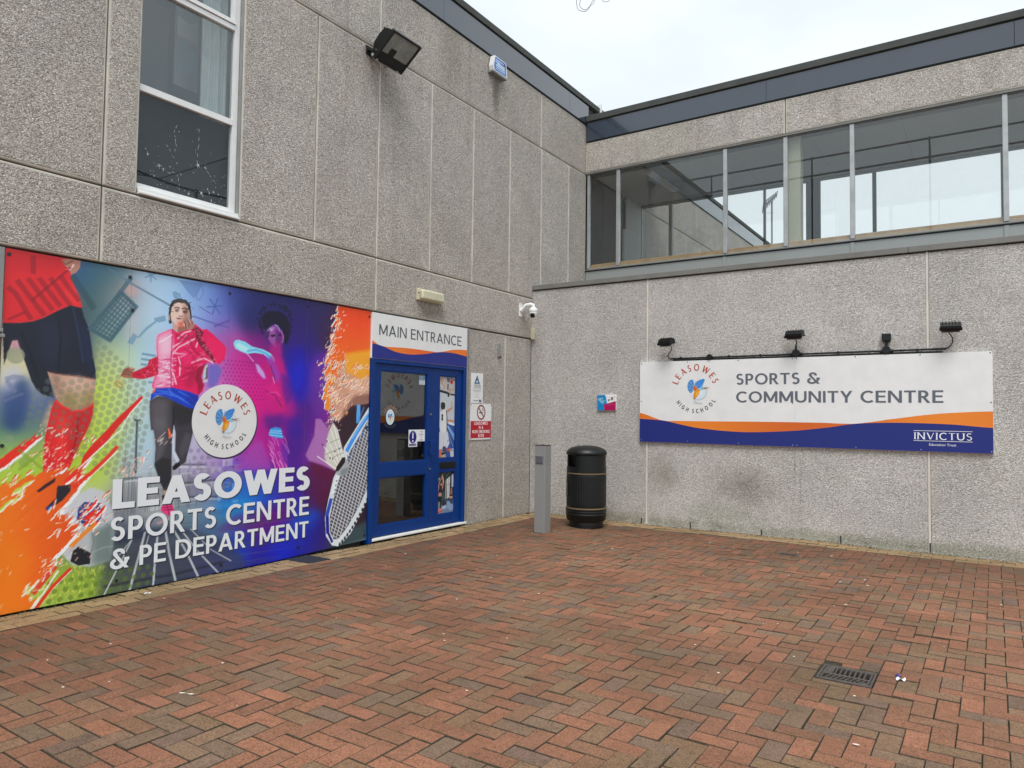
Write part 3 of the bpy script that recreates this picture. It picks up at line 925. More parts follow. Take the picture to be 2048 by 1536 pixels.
for a, b in zip(mull, mull[1:]):
    MB().box(a + .029, b - .029, 1.704, 1.710, 3.986, 5.614).build('pane', [MAT['glass']], cw_)
# inside the corridor
MB().box(0.0, 10.5, 1.74, 1.93, 4.035, 4.06, c=.003).box(0.0, 10.5, 1.738, 1.76, 3.97, 4.034).build('window_board', [MAT['wood']], wing)
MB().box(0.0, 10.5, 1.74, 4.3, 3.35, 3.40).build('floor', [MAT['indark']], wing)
for k in range(9):
    for j in range(2):
        MB().box(0.006 + k * 1.2, 1.2 + k * 1.2, 1.96 + j * 1.02, 2.975 + j * 1.02, 5.66 , 5.68).build('ceiling_panel', [MAT['ceiling']], wing)
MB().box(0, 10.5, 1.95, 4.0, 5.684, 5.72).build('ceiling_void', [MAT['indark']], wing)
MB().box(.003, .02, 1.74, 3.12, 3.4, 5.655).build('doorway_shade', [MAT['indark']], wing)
MB().box(.003, .03, 3.28, 3.96, 3.4, 5.655).box(.003, .06, 3.125, 3.28, 3.4, 5.0).build('end_wall', [MAT['inwall']], wing)
MB().box(3.30, 3.50, 1.80, 1.98, 3.4, 5.655).build('column', [MAT['incol']], wing)
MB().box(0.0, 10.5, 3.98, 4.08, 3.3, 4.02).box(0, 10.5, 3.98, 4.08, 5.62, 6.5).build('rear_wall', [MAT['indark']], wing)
rw = thing('rear_window', (4, 4.0, 4.02)); rw.parent = wing; rw.location = Vector((4, 4.0, 4.02)) - ORG['corridor_wing']
for x0, x1 in ((.0, .035), (.60, .665), (2.40, 2.43), (3.13, 3.36), (4.18, 4.235), (5.96, 6.01), (7.76, 7.80)):
    MB().box(x0, x1, 3.98, 4.06, 4.03, 5.615).build('mullion', [MAT['alu_dull'] if x0 < 1 else MAT['indark']], rw)
xs_ = [.035, .60, .665, 2.40, 2.43, 3.13, 3.36, 4.18, 4.235, 5.96, 6.01, 7.76, 7.80, 10.4]
for a, b in zip(xs_[::2], xs_[1::2]):
    MB().box(a + .001, b - .001, 4.02, 4.025, 4.03, 5.615).build('pane', [MAT['glass']], rw)
MB().box(10.4, 10.5, 1.75, 4.0, 3.4, 5.65).build('end_partition', [MAT['inwall']], wing)
cl = thing('ceiling_light', (1.0, 2.5, 5.6), 'fluorescent batten fixed under the corridor ceiling seen through the glass', 'ceiling light')
MB().box(.93, 1.05, 2.05, 3.3, 5.60, 5.655, c=.008).build('diffuser', [MAT['white']], cl)
MB().box(.92, 1.06, 2.02, 2.048, 5.59, 5.656).box(.92, 1.06, 3.302, 3.33, 5.59, 5.656).build('end_cap', [MAT['ceiling']], cl)

# aerial on the roof beyond the corridor
ae = thing('tv_aerial', (-.2, 15, 6.95), 'thin television aerial on a pole beyond the corridor glass', 'aerial')
MB().tube([(-.03, 14.4, 6.75), (-.03, 14.4, 8.42)], .028, 8).build('pole', [MAT['antenna']], ae)
bm_ = MB()
bA, bB = Vector((-.33, 14.5, 8.28)), Vector((.15, 14.3, 8.60))
bm_.tube([bA, bB], .022, 6)
for k in range(9):
    p = bA.lerp(bB, k / 8)
    bm_.tube([p + Vector((-.02, .0, -.17 + k * .008)), p + Vector((.02, 0, .17 - k * .008))], .017, 5)
bm_.tube([(-.33, 14.5, 8.46), (.02, 14.4, 8.62)], .012, 5).tube([(-.33, 14.5, 8.10), (.02, 14.4, 8.05)], .006, 5).tube([(-.30, 14.5, 8.6), (-.26, 14.5, 8.0)], .006, 5)
bm_.build('antenna_array', [MAT['antenna']], ae)

# cable with a slack coil hanging over the yard
cb = MB()
def loop(cx, cz, r_, ph, y=2.0, sq=1.0):
    return [(cx + r_ * math.cos(q * math.tau / 26 + ph) , y + .02 * math.sin(q), cz + r_ * sq * math.sin(q * math.tau / 26 + ph)) for q in range(27)]
cb.tube(loop(-.232, 8.945, .168, 0, sq=1.08), .0045, 6).tube(loop(-.205, 8.965, .150, 1, y=2.03, sq=1.05), .0045, 6)
cb.tube(loop(.20, 8.89, .08, .4, sq=1.2), .004, 6)
cb.tube([(-.2, 2, 9.12), (.0, 2, 9.2), (.2, 2, 9.0), (.3, 2, 9.2), (3, 1.6, 9.9), (9, .5, 11.6)], .006, 6)
cb.tube([(-.2, 2, 9.12), (-1.2, 2.2, 10.4), (-4, 3, 13.2)], .006, 6)
cb.build('overhead_cable', [MAT['wire']], None, 'overhead cable with a slack coil hanging against the white sky', 'cable')

# ================================================================== the mural: print computed as a fine grid of coloured points
MY0, MY1, MZ0, MZ1 = -7.030, -3.398, 0.0, 2.612
DU, DV = 0.0056, 0.0048
NU, NV = int((MY1 - MY0) / DU) + 1, int((MZ1 - MZ0) / DV) + 1
uu = np.linspace(MY0, MY1, NU)
vv = np.linspace(MZ0, MZ1, NV)
IMG = np.zeros((NV, NU, 3))

def boxblur(m, r):
    for ax in (0, 1):
        k = 2 * r + 1
        p = np.pad(m, [(r + 1, r) if i == ax else (0, 0) for i in (0, 1)], mode='edge')
        c = np.cumsum(p, axis=ax)
        m = (c[k:] - c[:-k]) / k if ax == 0 else (c[:, k:] - c[:, :-k]) / k
    return m

def fill(pts, c, a=1.0, soft=0, c2=None, axis=None):
    P = np.array(pts, float)
    pad = soft * 3 + 2
    i0 = max(0, int((P[:, 0].min() - MY0) / DU) - pad); i1 = min(NU, int((P[:, 0].max() - MY0) / DU) + pad + 2)
    j0 = max(0, int((P[:, 1].min() - MZ0) / DV) - pad); j1 = min(NV, int((P[:, 1].max() - MZ0) / DV) + pad + 2)
    if i1 <= i0 or j1 <= j0: return
    U, Vv = uu[i0:i1][None, :], vv[j0:j1][:, None]
    m = np.zeros((j1 - j0, i1 - i0))
    offs = ((-.25, -.25), (.25, -.25), (-.25, .25), (.25, .25))
    for ou, ov in offs:
        X, Y = U + ou * DU, Vv + ov * DV
        ins = np.zeros(m.shape, bool)
        n = len(P)
        for k in range(n):
            x1, y1 = P[k]; x2, y2 = P[(k + 1) % n]
            if y1 == y2: continue
            cr = ((y1 > Y) != (y2 > Y)) & (X < (x2 - x1) * (Y - y1) / (y2 - y1) + x1)
            ins ^= cr
        m += ins / 4
    for _ in range(2 if soft else 0): m = boxblur(m, soft)
    m = (m * a)[:, :, None]
    cc = np.array(c, float)
    if c2 is not None:
        if axis == 'v': tt = (vv[j0:j1] - P[:, 1].min()) / (np.ptp(P[:, 1]) + 1e-6); tt = np.clip(tt, 0, 1)[:, None, None]
        else: tt = (uu[i0:i1] - P[:, 0].min()) / (np.ptp(P[:, 0]) + 1e-6); tt = np.clip(tt, 0, 1)[None, :, None]
        cc = cc * (1 - tt) + np.array(c2, float) * tt
    IMG[j0:j1, i0:i1] = IMG[j0:j1, i0:i1] * (1 - m) + cc * m

def line(pts, w, c, a=1.0, soft=0):
    P = [np.array(p, float) for p in pts]
    for q in strip(P, w): fill(q, c, a, soft)
def disc(c0, r, c, a=1.0, ry=None, n=16, soft=0):
    ry = ry or r
    fill([(c0[0] + r * math.cos(i * math.tau / n), c0[1] + ry * math.sin(i * math.tau / n)) for i in range(n)], c, a, soft)
def field(ctrl, s=.115):
    W = np.full((NV, NU), 1e-9); A = np.zeros((NV, NU, 3))
    for (p, c) in ctrl:
        gu = np.exp(-((uu - p[0]) ** 2) / (2 * s * s)); gv = np.exp(-((vv - p[1]) ** 2) / (2 * s * s))
        g_ = gv[:, None] * gu[None, :]
        g2 = np.exp(-np.sqrt((uu[None, :] - p[0]) ** 2 + (vv[:, None] - p[1]) ** 2) / .16) * 2e-3
        g_ = g_ + g2
        W += g_; A += g_[:, :, None] * np.array(c, float)
    IMG[:] = A / W[:, :, None]

def C(pts, *cols): return list(zip(pts, cols))
ctrl = []
ctrl += C([(-6.506, 2.582), (-6.371, 2.487), (-6.209, 2.350), (-6.397, 2.166), (-6.463, 1.925), (-6.162, 2.390), (-6.113, 2.158), (-6.317, 2.616), (-6.260, 2.102)], (50,85,130),(58,92,98),(75,112,114),(58,84,90),(78,102,118),(192,160,160),(150,178,175),(70,115,125),(110,135,145))
ctrl += C([(-5.998, 2.213), (-5.854, 1.805), (-5.981, 1.715), (-5.501, 2.271), (-5.932, 1.550)], (186,212,232),(182,208,230),(188,212,220),(150,170,222),(184,208,222))
ctrl += C([(-5.967, 2.552), (-5.959, 2.301), (-5.947, 1.967), (-5.604, 2.479), (-5.409, 2.462), (-5.303, 2.294), (-5.792, 2.581), (-5.735, 2.243), (-5.465, 2.634), (-6.002, 1.714)], (165,195,220),(180,208,232),(165,200,226),(150,185,226),(118,150,212),(108,108,188),(165,200,228),(160,195,230),(110,140,200),(170,205,220))
ctrl += C([(-5.102, 2.552), (-4.987, 2.378), (-4.648, 2.569), (-4.138, 2.534), (-4.392, 2.298), (-3.962, 2.396), (-5.234, 2.533), (-4.880, 2.536), (-3.786, 2.470)], (44,52,118),(36,38,92),(36,36,90),(42,36,90),(44,30,102),(56,32,72),(80,95,165),(36,40,98),(60,30,60))
ctrl += C([(-4.448, 2.089), (-4.376, 1.790), (-4.237, 1.487), (-4.099, 1.280), (-4.419, 1.183), (-4.638, 2.272)], (48,25,122),(35,28,165),(70,20,130),(90,15,125),(60,25,135),(50,30,110))
ctrl += C([(-5.219, 2.096), (-5.082, 1.944), (-5.233, 1.750), (-4.850, 1.623), (-4.616, 1.581), (-4.609, 1.384), (-4.945, 1.100), (-5.341, 1.926), (-4.864, 2.055), (-4.721, 1.190), (-5.021, 1.759), (-5.278, 1.565)], (172,88,160),(195,40,140),(190,90,168),(205,20,128),(192,20,130),(150,20,130),(165,60,155),(170,120,190),(120,25,120),(170,15,130),(200,40,140),(185,150,205))
ctrl += C([(-4.115, 1.802), (-4.036, 1.437), (-4.092, 1.071), (-3.818, 1.169), (-3.823, 1.330), (-3.530, 1.384), (-4.082, 0.759), (-3.943, 0.644), (-4.225, 1.076)], (95,38,150),(125,45,148),(150,90,170),(190,150,200),(110,40,110),(45,22,36),(90,20,85),(75,20,55),(90,20,130))
ctrl += C([(-4.590, 0.794), (-4.929, 0.629), (-5.037, 0.592), (-4.704, 0.656), (-5.193, 0.562), (-4.579, 0.450), (-4.331, 0.373), (-4.810, 0.380), (-5.024, 0.221), (-4.570, 0.156), (-4.798, 0.022), (-4.063, 0.135), (-3.784, 0.044), (-3.494, 0.167), (-3.652, 0.458), (-4.260, 0.162), (-5.203, 0.835), (-5.044, 0.825), (-4.340, 0.676)], (85,30,145),(20,110,205),(25,160,212),(22,85,200),(75,150,180),(100,20,135),(20,85,190),(100,20,125),(25,62,172),(28,42,185),(26,24,140),(42,28,112),(45,62,72),(62,84,88),(105,28,70),(30,30,150),(130,100,190),(60,70,200),(60,30,150))
ctrl += C([(-6.985, 1.739), (-6.943, 1.886), (-6.966, 1.669), (-6.907, 1.780), (-6.929, 1.526), (-6.830, 1.456), (-6.858, 1.346), (-6.954, 1.347), (-6.949, 1.204), (-6.834, 1.565), (-6.773, 1.273), (-6.917, 1.635)], (215,212,165),(200,150,170),(205,215,228),(225,225,120),(192,192,215),(62,72,140),(32,66,112),(60,110,90),(172,200,120),(40,60,120),(165,192,110),(225,228,190))
ctrl += C([(-6.348, 1.855), (-6.301, 1.620), (-6.252, 1.343), (-6.361, 1.148), (-6.504, 1.039), (-6.848, 1.056), (-6.908, 0.952), (-6.316, 0.951), (-6.195, 1.947), (-6.146, 1.707), (-6.645, 1.009), (-6.178, 1.464)], (198,208,120),(188,212,80),(182,212,80),(172,200,70),(162,192,60),(162,192,60),(168,198,70),(178,204,70),(190,212,175),(198,214,145),(160,190,60),(190,212,120))
ctrl += C([(-6.075, 1.424), (-5.984, 1.218), (-6.040, 1.015), (-6.117, 0.898), (-5.918, 1.133), (-5.882, 1.341), (-5.558, 1.121), (-5.456, 0.941), (-5.311, 1.023), (-5.501, 0.856)], (184,205,216),(182,206,216),(176,190,202),(180,184,196),(168,200,216),(160,196,216),(188,186,210),(182,174,204),(170,140,192),(150,140,170))
ctrl += C([(-6.071, 0.733), (-5.775, 0.790), (-5.449, 0.742), (-5.902, 0.676), (-5.347, 0.622)], (138,142,144),(142,150,150),(140,138,150),(180,182,182),(110,140,185))
ctrl += C([(-6.103, 0.495), (-5.889, 0.303), (-5.673, 0.441), (-5.538, 0.554), (-5.433, 0.279), (-6.093, 0.213), (-5.750, 0.072), (-5.279, 0.078), (-5.340, 0.399)], (82,92,112),(72,78,98),(104,124,134),(120,152,160),(68,78,118),(66,78,78),(66,72,94),(56,58,140),(72,112,150))
ctrl += C([(-6.363, 0.180), (-6.283, 0.050), (-6.435, 0.117), (-6.644, 0.046), (-6.172, 0.186), (-6.607, -0.017)], (128,158,52),(148,172,66),(126,160,56),(168,186,80),(110,130,70),(166,186,96))
ctrl += C([(-6.495, 0.772), (-6.376, 0.529), (-6.293, 0.324)], (190,200,215),(130,130,132),(84,104,94))
field(ctrl)
IMG = np.clip(IMG + (rng.random((NV, NU, 1)) - .5) * 5, 0, 255)

# blurred crowd shapes and light fields
fill([(-7.026, 1.588), (-6.931, 1.685), (-6.856, 1.688), (-6.826, 1.575), (-6.861, 1.366), (-6.917, 1.291), (-7.000, 1.329)], (34, 60, 112), .75, 5)
fill([(-6.999, 1.737), (-6.943, 1.778), (-6.892, 1.743), (-6.976, 1.552), (-7.001, 1.570)], (196, 196, 220), .7, 5)
fill([(-6.194, 2.459), (-6.078, 2.510), (-6.064, 2.415), (-6.128, 2.384)], (205, 160, 155), .6, 4)
fill([(-6.164, 2.209), (-6.060, 2.307), (-6.051, 2.050), (-6.135, 1.999)], (205, 190, 200), .4, 6)
fill([(-4.550, 2.071), (-4.317, 2.150), (-4.240, 1.636), (-4.417, 1.537), (-4.540, 1.744)], (20, 22, 170), .6, 9)
fill([(-4.431, 1.962), (-4.342, 1.992), (-4.363, 1.716), (-4.451, 1.677), (-4.541, 1.791)], (22, 40, 190), .5, 5)
fill([(-4.234, 1.927), (-4.063, 1.987), (-4.033, 1.519), (-4.141, 1.420), (-4.301, 1.635)], (105, 55, 150), .45, 6)
fill([(-4.734, 1.691), (-4.507, 1.629), (-4.559, 1.464), (-4.726, 1.440)], (205, 20, 110), .55, 7)
fill([(-4.876, 1.933), (-4.604, 1.974), (-4.564, 1.627), (-4.702, 1.554), (-4.841, 1.664)], (212, 18, 132), .5, 7)
fill([(-4.806, 1.417), (-4.587, 1.441), (-4.554, 1.302), (-4.748, 1.281)], (50, 30, 130), .6, 5)
fill([(-5.266, 0.821), (-5.073, 0.873), (-4.995, 0.802), (-5.085, 0.506), (-5.267, 0.505)], (20, 125, 215), .55, 7)
fill([(-5.085, 0.506), (-4.472, 0.533), (-4.410, 0.410), (-4.954, 0.339), (-5.298, 0.372)], (120, 15, 120), .5, 6)
fill([(-4.308, 0.920), (-4.047, 0.931), (-3.985, 0.485), (-4.263, 0.441)], (80, 18, 62), .55, 7)

# grass with speckle
gp = [(-6.701, 0.300), (-6.454, 0.279), (-6.238, 0.228), (-6.250, 0.001), (-6.406, -0.007), (-6.742, -0.014)]
for k in range(1500):
    u_ = MY0 + rng.random() * 1.2; v_ = rng.random() * .52
    x, y = u_, v_
    ins = False
    for q in range(len(gp)):
        (x1, y1), (x2, y2) = gp[q], gp[(q + 1) % len(gp)]
        if (y1 > y) != (y2 > y) and x < (x2 - x1) * (y - y1) / (y2 - y1) + x1: ins = not ins
    if ins:
        g_ = rng.random()
        fill([(x - .007, y), (x + .007, y), (x + rng.normal(0, .012), y + .02 + .03 * rng.random())], (110 + 110 * g_, 140 + 85 * g_, 40 + 70 * g_), .65)

# stadium buildings and floodlight mast
for k in range(46):
    x = -6.15 + rng.random() * 1.05; z = .62 + rng.random() * .42
    g_ = 90 + rng.random() * 150
    w_, h_ = .02 + rng.random() * .13, .015 + rng.random() * .07
    fill([(x, z), (x + w_, z + .006), (x + w_, z + h_), (x, z + h_)], (g_, g_ * 1.02, g_ * 1.03), .38)
for k in range(26):
    x = -6.15 + rng.random() * 1.05
    line([(x, .62), (x, .7 + rng.random() * .35)], .006, (70, 76, 84), .45)
for k in range(12):
    z = .64 + rng.random() * .36; x = -6.15 + rng.random() * .6
    line([(x, z), (x + .4, z + .015)], .008, (206, 212, 212), .4)
line([(-6.035, 1.379), (-6.034, 0.949)], .018, (52, 60, 66), .9)
fill([(-6.075, 1.394), (-6.002, 1.392), (-6.012, 1.372), (-6.060, 1.374)], (60, 66, 70), .9)
for k in range(16):
    p = [(-6.047, 1.414), (-5.978, 1.369)]
    disc((p[0][0] + (rng.random() - .5) * .16, p[0][1] + (rng.random() - .5) * .06), .010, (205, 215, 220), .45)
for a_ in ([(-6.169, 0.907), (-5.977, 0.910)], [(-5.699, 1.002), (-5.395, 0.987)], [(-5.694, 0.833), (-5.266, 0.846)], [(-5.645, 0.723), (-5.274, 0.691)]):
    line(a_, .016, (56, 62, 70), .55)
    line([(p[0], p[1] - .022) for p in a_], .012, (222, 226, 226), .55)
fill([(-6.146, 1.075), (-6.096, 1.088), (-6.088, 0.992), (-6.133, 0.989)], (120, 140, 150), .5)

# running track
tp = [(-6.217, 0.470), (-5.203, 0.460), (-4.804, 0.226), (-4.797, -0.010), (-6.263, 0.002), (-6.290, 0.238)]
for k in range(150):
    z = .03 + rng.random() * .55; x = -6.25 + rng.random() * 1.5; l_ = .1 + rng.random() * .5
    g_ = rng.random()
    line([(x, z), (x + l_, z - .012)], .006, (46 + 60 * g_, 54 + 66 * g_, 70 + 70 * g_), .28)
fill([(-6.241, 0.473), (-5.973, 0.483), (-5.658, 0.460), (-5.324, 0.353), (-4.996, 0.115), (-4.952, -0.019), (-5.985, -0.044), (-6.318, -0.021), (-6.254, 0.290)], (58, 64, 78), .62, 4)
fill([(-6.217, 0.470), (-5.878, 0.476), (-5.680, 0.452), (-5.423, 0.387), (-5.876, 0.415), (-6.209, 0.381)], (34, 44, 70), .6, 3)
fill([(-6.256, 0.078), (-5.667, 0.072), (-5.191, 0.100), (-5.190, 0.083), (-5.667, 0.056), (-6.255, 0.058)], (24, 30, 38), .7, 1)
for a_, w_ in (([(-5.935, 0.458), (-6.052, -0.010)], .020), ([(-5.825, 0.429), (-5.839, 0.286), (-5.852, -0.009)], .019), ([(-5.758, 0.441), (-5.718, 0.247), (-5.651, -0.005)], .021), ([(-5.680, 0.436), (-5.559, 0.234), (-5.439, -0.001)], .019), ([(-5.624, 0.445), (-5.466, 0.241), (-5.238, -0.003)], .014),
               ([(-6.040, 0.416), (-6.253, 0.000)], .012), ([(-6.032, 0.425), (-6.148, 0.293)], .008), ([(-5.531, 0.433), (-5.320, 0.220), (-5.114, 0.088)], .009), ([(-5.903, 0.428), (-5.962, 0.194)], .008)):
    line(a_, w_, (208, 214, 216), .82)

# football
fill([(-6.619, 0.499), (-6.590, 0.680), (-6.510, 0.790), (-6.379, 0.859), (-6.279, 0.821), (-6.202, 0.660), (-6.185, 0.472), (-6.209, 0.270), (-6.357, 0.243), (-6.492, 0.275), (-6.569, 0.366)], (196, 200, 206), .95, 1)
fill([(-6.367, 0.516), (-6.199, 0.577), (-6.178, 0.254), (-6.357, 0.243)], (92, 110, 106), .8, 5)
fill([(-6.576, 0.562), (-6.428, 0.603), (-6.363, 0.394), (-6.532, 0.360)], (176, 178, 182), .8, 4)
fill([(-6.470, 0.707), (-6.424, 0.751), (-6.306, 0.729), (-6.296, 0.608), (-6.368, 0.551), (-6.476, 0.609)], (20, 52, 122), .95)
fill([(-6.459, 0.413), (-6.361, 0.349), (-6.368, 0.265), (-6.454, 0.267), (-6.512, 0.308), (-6.496, 0.384)], (20, 24, 32), .97)
line([(-6.368, 0.551), (-6.344, 0.432), (-6.361, 0.349)], .010, (110, 112, 116), .7)
line([(-6.361, 0.349), (-6.263, 0.380), (-6.192, 0.380)], .010, (150, 160, 158), .8)
line([(-6.291, 0.608), (-6.207, 0.516)], .010, (120, 122, 128), .6)
fill([(-6.627, 0.713), (-6.546, 0.754), (-6.561, 0.638), (-6.634, 0.666)], (220, 228, 236), .8, 2)

# left runner: shirt, shorts, knee and sock
fill([(-7.040, 2.627), (-6.651, 2.627), (-6.592, 2.638), (-6.592, 2.518), (-6.570, 2.431), (-6.524, 2.338), (-6.497, 2.248), (-6.582, 2.259), (-6.672, 2.203), (-6.768, 2.137), (-6.837, 2.105), (-6.921, 2.085), (-7.028, 2.069)], (206, 38, 46))
fill([(-7.015, 2.604), (-6.632, 2.611), (-6.629, 2.521), (-7.009, 2.455)], (176, 30, 40), .5, 6)
fill([(-6.570, 2.431), (-6.524, 2.338), (-6.497, 2.248), (-6.564, 2.262), (-6.623, 2.353)], (232, 66, 62), .6, 4)
fill([(-6.659, 2.596), (-6.577, 2.621), (-6.518, 2.622), (-6.523, 2.560), (-6.549, 2.515), (-6.586, 2.493), (-6.597, 2.532), (-6.640, 2.559)], (176, 126, 110))
fill([(-6.629, 2.526), (-6.592, 2.523), (-6.561, 2.574), (-6.575, 2.576), (-6.588, 2.544)], (236, 214, 205))
line([(-6.650, 2.587), (-6.631, 2.561), (-6.576, 2.601)], .012, (110, 66, 60), .7)
for a_ in ([(-6.949, 2.394), (-6.852, 2.271), (-6.760, 2.158)], [(-6.878, 2.416), (-6.792, 2.309), (-6.704, 2.204)], [(-6.806, 2.432), (-6.731, 2.337), (-6.651, 2.240)], [(-6.731, 2.445), (-6.669, 2.366), (-6.577, 2.250)], [(-6.659, 2.472), (-6.596, 2.387), (-6.520, 2.298)], [(-6.850, 2.589), (-6.845, 2.455)], [(-7.005, 2.334), (-6.954, 2.294), (-6.896, 2.198), (-6.846, 2.117)]):
    line(a_, .036, (120, 20, 36), .5)
for a_ in ([(-6.847, 2.257), (-6.588, 2.549)], [(-6.996, 2.099), (-6.882, 2.171)]):
    line(a_, .018, (112, 18, 34), .5)
line([(-6.577, 2.485), (-6.492, 2.373), (-6.405, 2.252)], .052, (40, 66, 74), .45)
fill([(-7.028, 2.073), (-6.921, 2.085), (-6.837, 2.105), (-6.768, 2.137), (-6.672, 2.203), (-6.582, 2.256), (-6.499, 2.248), (-6.480, 2.182), (-6.441, 2.094), (-6.420, 1.984), (-6.400, 1.874), (-6.378, 1.773), (-6.372, 1.706), (-6.507, 1.725), (-6.673, 1.732), (-6.723, 1.743), (-6.703, 1.676), (-6.671, 1.551), (-6.747, 1.568), (-6.793, 1.605), (-6.829, 1.671), (-6.868, 1.783), (-6.914, 1.902), (-6.931, 1.957), (-6.962, 1.950), (-6.986, 1.859), (-7.009, 1.774)], (22, 27, 42))
fill([(-6.524, 2.206), (-6.421, 2.015), (-6.372, 1.706), (-6.474, 1.868)], (26, 42, 88), .5, 5)
fill([(-6.962, 1.950), (-6.931, 1.957), (-6.914, 1.902), (-6.900, 1.856), (-6.946, 1.853), (-6.972, 1.888)], (190, 130, 160), .8, 2)
disc([(-6.937, 1.847)][0], .060, (150, 158, 130), .8, ry=.060)
line([(-6.997, 1.672), (-6.940, 1.694), (-6.873, 1.687)], .034, (120, 130, 160), .6)
line([(-6.988, 1.663), (-6.927, 1.582)], .030, (120, 125, 160), .6)
line([(-6.999, 1.514), (-6.926, 1.553), (-6.877, 1.574)], .020, (110, 120, 150), .5)
fill([(-6.723, 1.743), (-6.673, 1.732), (-6.507, 1.725), (-6.372, 1.706), (-6.381, 1.589), (-6.385, 1.499), (-6.458, 1.446), (-6.534, 1.440), (-6.609, 1.474), (-6.658, 1.546), (-6.693, 1.667)], (196, 158, 140))
fill([(-6.622, 1.582), (-6.392, 1.619), (-6.388, 1.497), (-6.458, 1.446), (-6.534, 1.440), (-6.609, 1.474)], (128, 116, 56), .75, 6)
fill([(-6.544, 1.723), (-6.468, 1.717), (-6.459, 1.466), (-6.506, 1.455)], (226, 192, 172), .6, 6)
fill([(-6.701, 1.745), (-6.646, 1.718), (-6.622, 1.562), (-6.658, 1.571)], (120, 84, 74), .6, 4)
line([(-6.717, 1.742), (-6.619, 1.726), (-6.506, 1.719), (-6.375, 1.702)], .012, (70, 44, 44), .6)
fill([(-6.793, 2.096), (-6.680, 2.148), (-6.592, 1.999), (-6.674, 1.756), (-6.758, 1.848)], (34, 42, 66), .55, 7)
line([(-6.672, 2.188), (-6.638, 1.995), (-6.647, 1.757)], .020, (12, 16, 28), .6)
line([(-6.563, 2.242), (-6.519, 2.066), (-6.472, 1.828)], .018, (40, 52, 82), .6)
line([(-6.911, 2.026), (-6.846, 1.879), (-6.787, 1.692)], .020, (10, 14, 24), .6)
fill([(-6.688, 1.531), (-6.725, 1.433), (-6.747, 1.327), (-6.694, 1.327), (-6.662, 1.434)], (206, 170, 150), .8, 2)
fill([(-6.686, 1.473), (-6.657, 1.542), (-6.610, 1.494), (-6.535, 1.456), (-6.459, 1.462), (-6.383, 1.518), (-6.385, 1.427), (-6.407, 1.346), (-6.451, 1.245), (-6.486, 1.166), (-6.538, 1.029), (-6.599, 0.945), (-6.662, 0.920), (-6.726, 0.972), (-6.731, 1.116), (-6.723, 1.251), (-6.705, 1.367)], (205, 34, 36))
fill([(-6.497, 1.456), (-6.383, 1.513), (-6.407, 1.346), (-6.487, 1.186), (-6.539, 1.049), (-6.564, 1.248)], (168, 20, 30), .5, 5)
fill([(-6.644, 1.425), (-6.569, 1.386), (-6.578, 1.110), (-6.640, 1.054)], (240, 70, 60), .5, 4)
line([(-6.495, 1.406), (-6.499, 1.246), (-6.540, 1.089)], .016, (120, 10, 16), .6)
line([(-6.666, 1.532), (-6.610, 1.489), (-6.534, 1.451), (-6.459, 1.457), (-6.388, 1.508)], .012, (236, 60, 50), .8)

# halftone dots
dd = [(-6.364, 1.993), (-6.317, 1.955), (-6.377, 1.936)]
e1 = (dd[1][0] - dd[0][0], dd[1][1] - dd[0][1]); e2 = (dd[2][0] - dd[0][0], dd[2][1] - dd[0][1])
reg = [(-6.396, 2.017), (-6.321, 2.004), (-5.940, 1.711), (-5.958, 1.256), (-6.008, 0.830), (-6.284, 0.954), (-6.582, 1.232), (-6.869, 1.366), (-6.858, 1.517), (-6.717, 1.714), (-6.390, 1.691)]
def inside(x, y, pg):
    r_ = False
    for q in range(len(pg)):
        (x1, y1), (x2, y2) = pg[q], pg[(q + 1) % len(pg)]
        if (y1 > y) != (y2 > y) and x < (x2 - x1) * (y - y1) / (y2 - y1) + x1: r_ = not r_
    return r_
for i in range(-40, 40):
    for j in range(-40, 40):
        p = (dd[0][0] + i * e1[0] + j * e2[0], dd[0][1] + i * e1[1] + j * e2[1])
        if MY0 < p[0] < -5 and .9 < p[1] < 2.2 and inside(p[0], p[1], reg):
            disc(p, .0225, (112, 124, 108), .40)
def dots(c0, n, m, s_, r_, c, a, sk=.5):
    for i in range(n):
        for j in range(m):
            disc((c0[0] + (i + sk * (j % 2)) * s_, c0[1] - j * s_ * .87), r_, c, a, n=8)
dots([(-6.652, 0.168)][0], 11, 6, .075, .021, (86, 112, 40), .6)
dots([(-5.249, 1.929)][0], 13, 11, .040, .0095, (120, 16, 110), .6)
dots([(-5.548, 1.113)][0], 6, 6, .072, .022, (136, 126, 160), .6)
dots([(-5.120, 1.076)][0], 5, 4, .072, .018, (120, 40, 130), .5)
dots([(-7.002, 1.164)][0], 2, 2, .1, .04, (120, 140, 80), .4)

# pale line graphics over the sky
gk = (62, 92, 104)
net = [(-6.203, 2.414), (-6.077, 2.314), (-6.276, 2.018), (-6.431, 2.094)]
for q in range(7):
    f_ = q / 6
    line([(net[0][0] + (net[1][0] - net[0][0]) * f_, net[0][1] + (net[1][1] - net[0][1]) * f_), (net[3][0] + (net[2][0] - net[3][0]) * f_, net[3][1] + (net[2][1] - net[3][1]) * f_)], .012, gk, .8)
for q in range(11):
    f_ = q / 10
    line([(net[0][0] + (net[3][0] - net[0][0]) * f_, net[0][1] + (net[3][1] - net[0][1]) * f_), (net[1][0] + (net[2][0] - net[1][0]) * f_, net[1][1] + (net[2][1] - net[1][1]) * f_)], .012, gk, .8)
line(net + [net[0]], .034, gk, .75)
line([(-6.123, 2.551), (-6.213, 2.406), (-6.252, 2.345)], .034, gk, .7)
line([(-6.312, 2.593), (-6.121, 2.498), (-5.780, 2.361)], .018, (92, 120, 140), .75)
line([(-5.569, 2.297), (-5.347, 2.253), (-5.206, 2.236)], .014, (84, 90, 150), .7)
line([(-5.361, 2.226), (-5.197, 2.306)], .020, (90, 70, 150), .6)
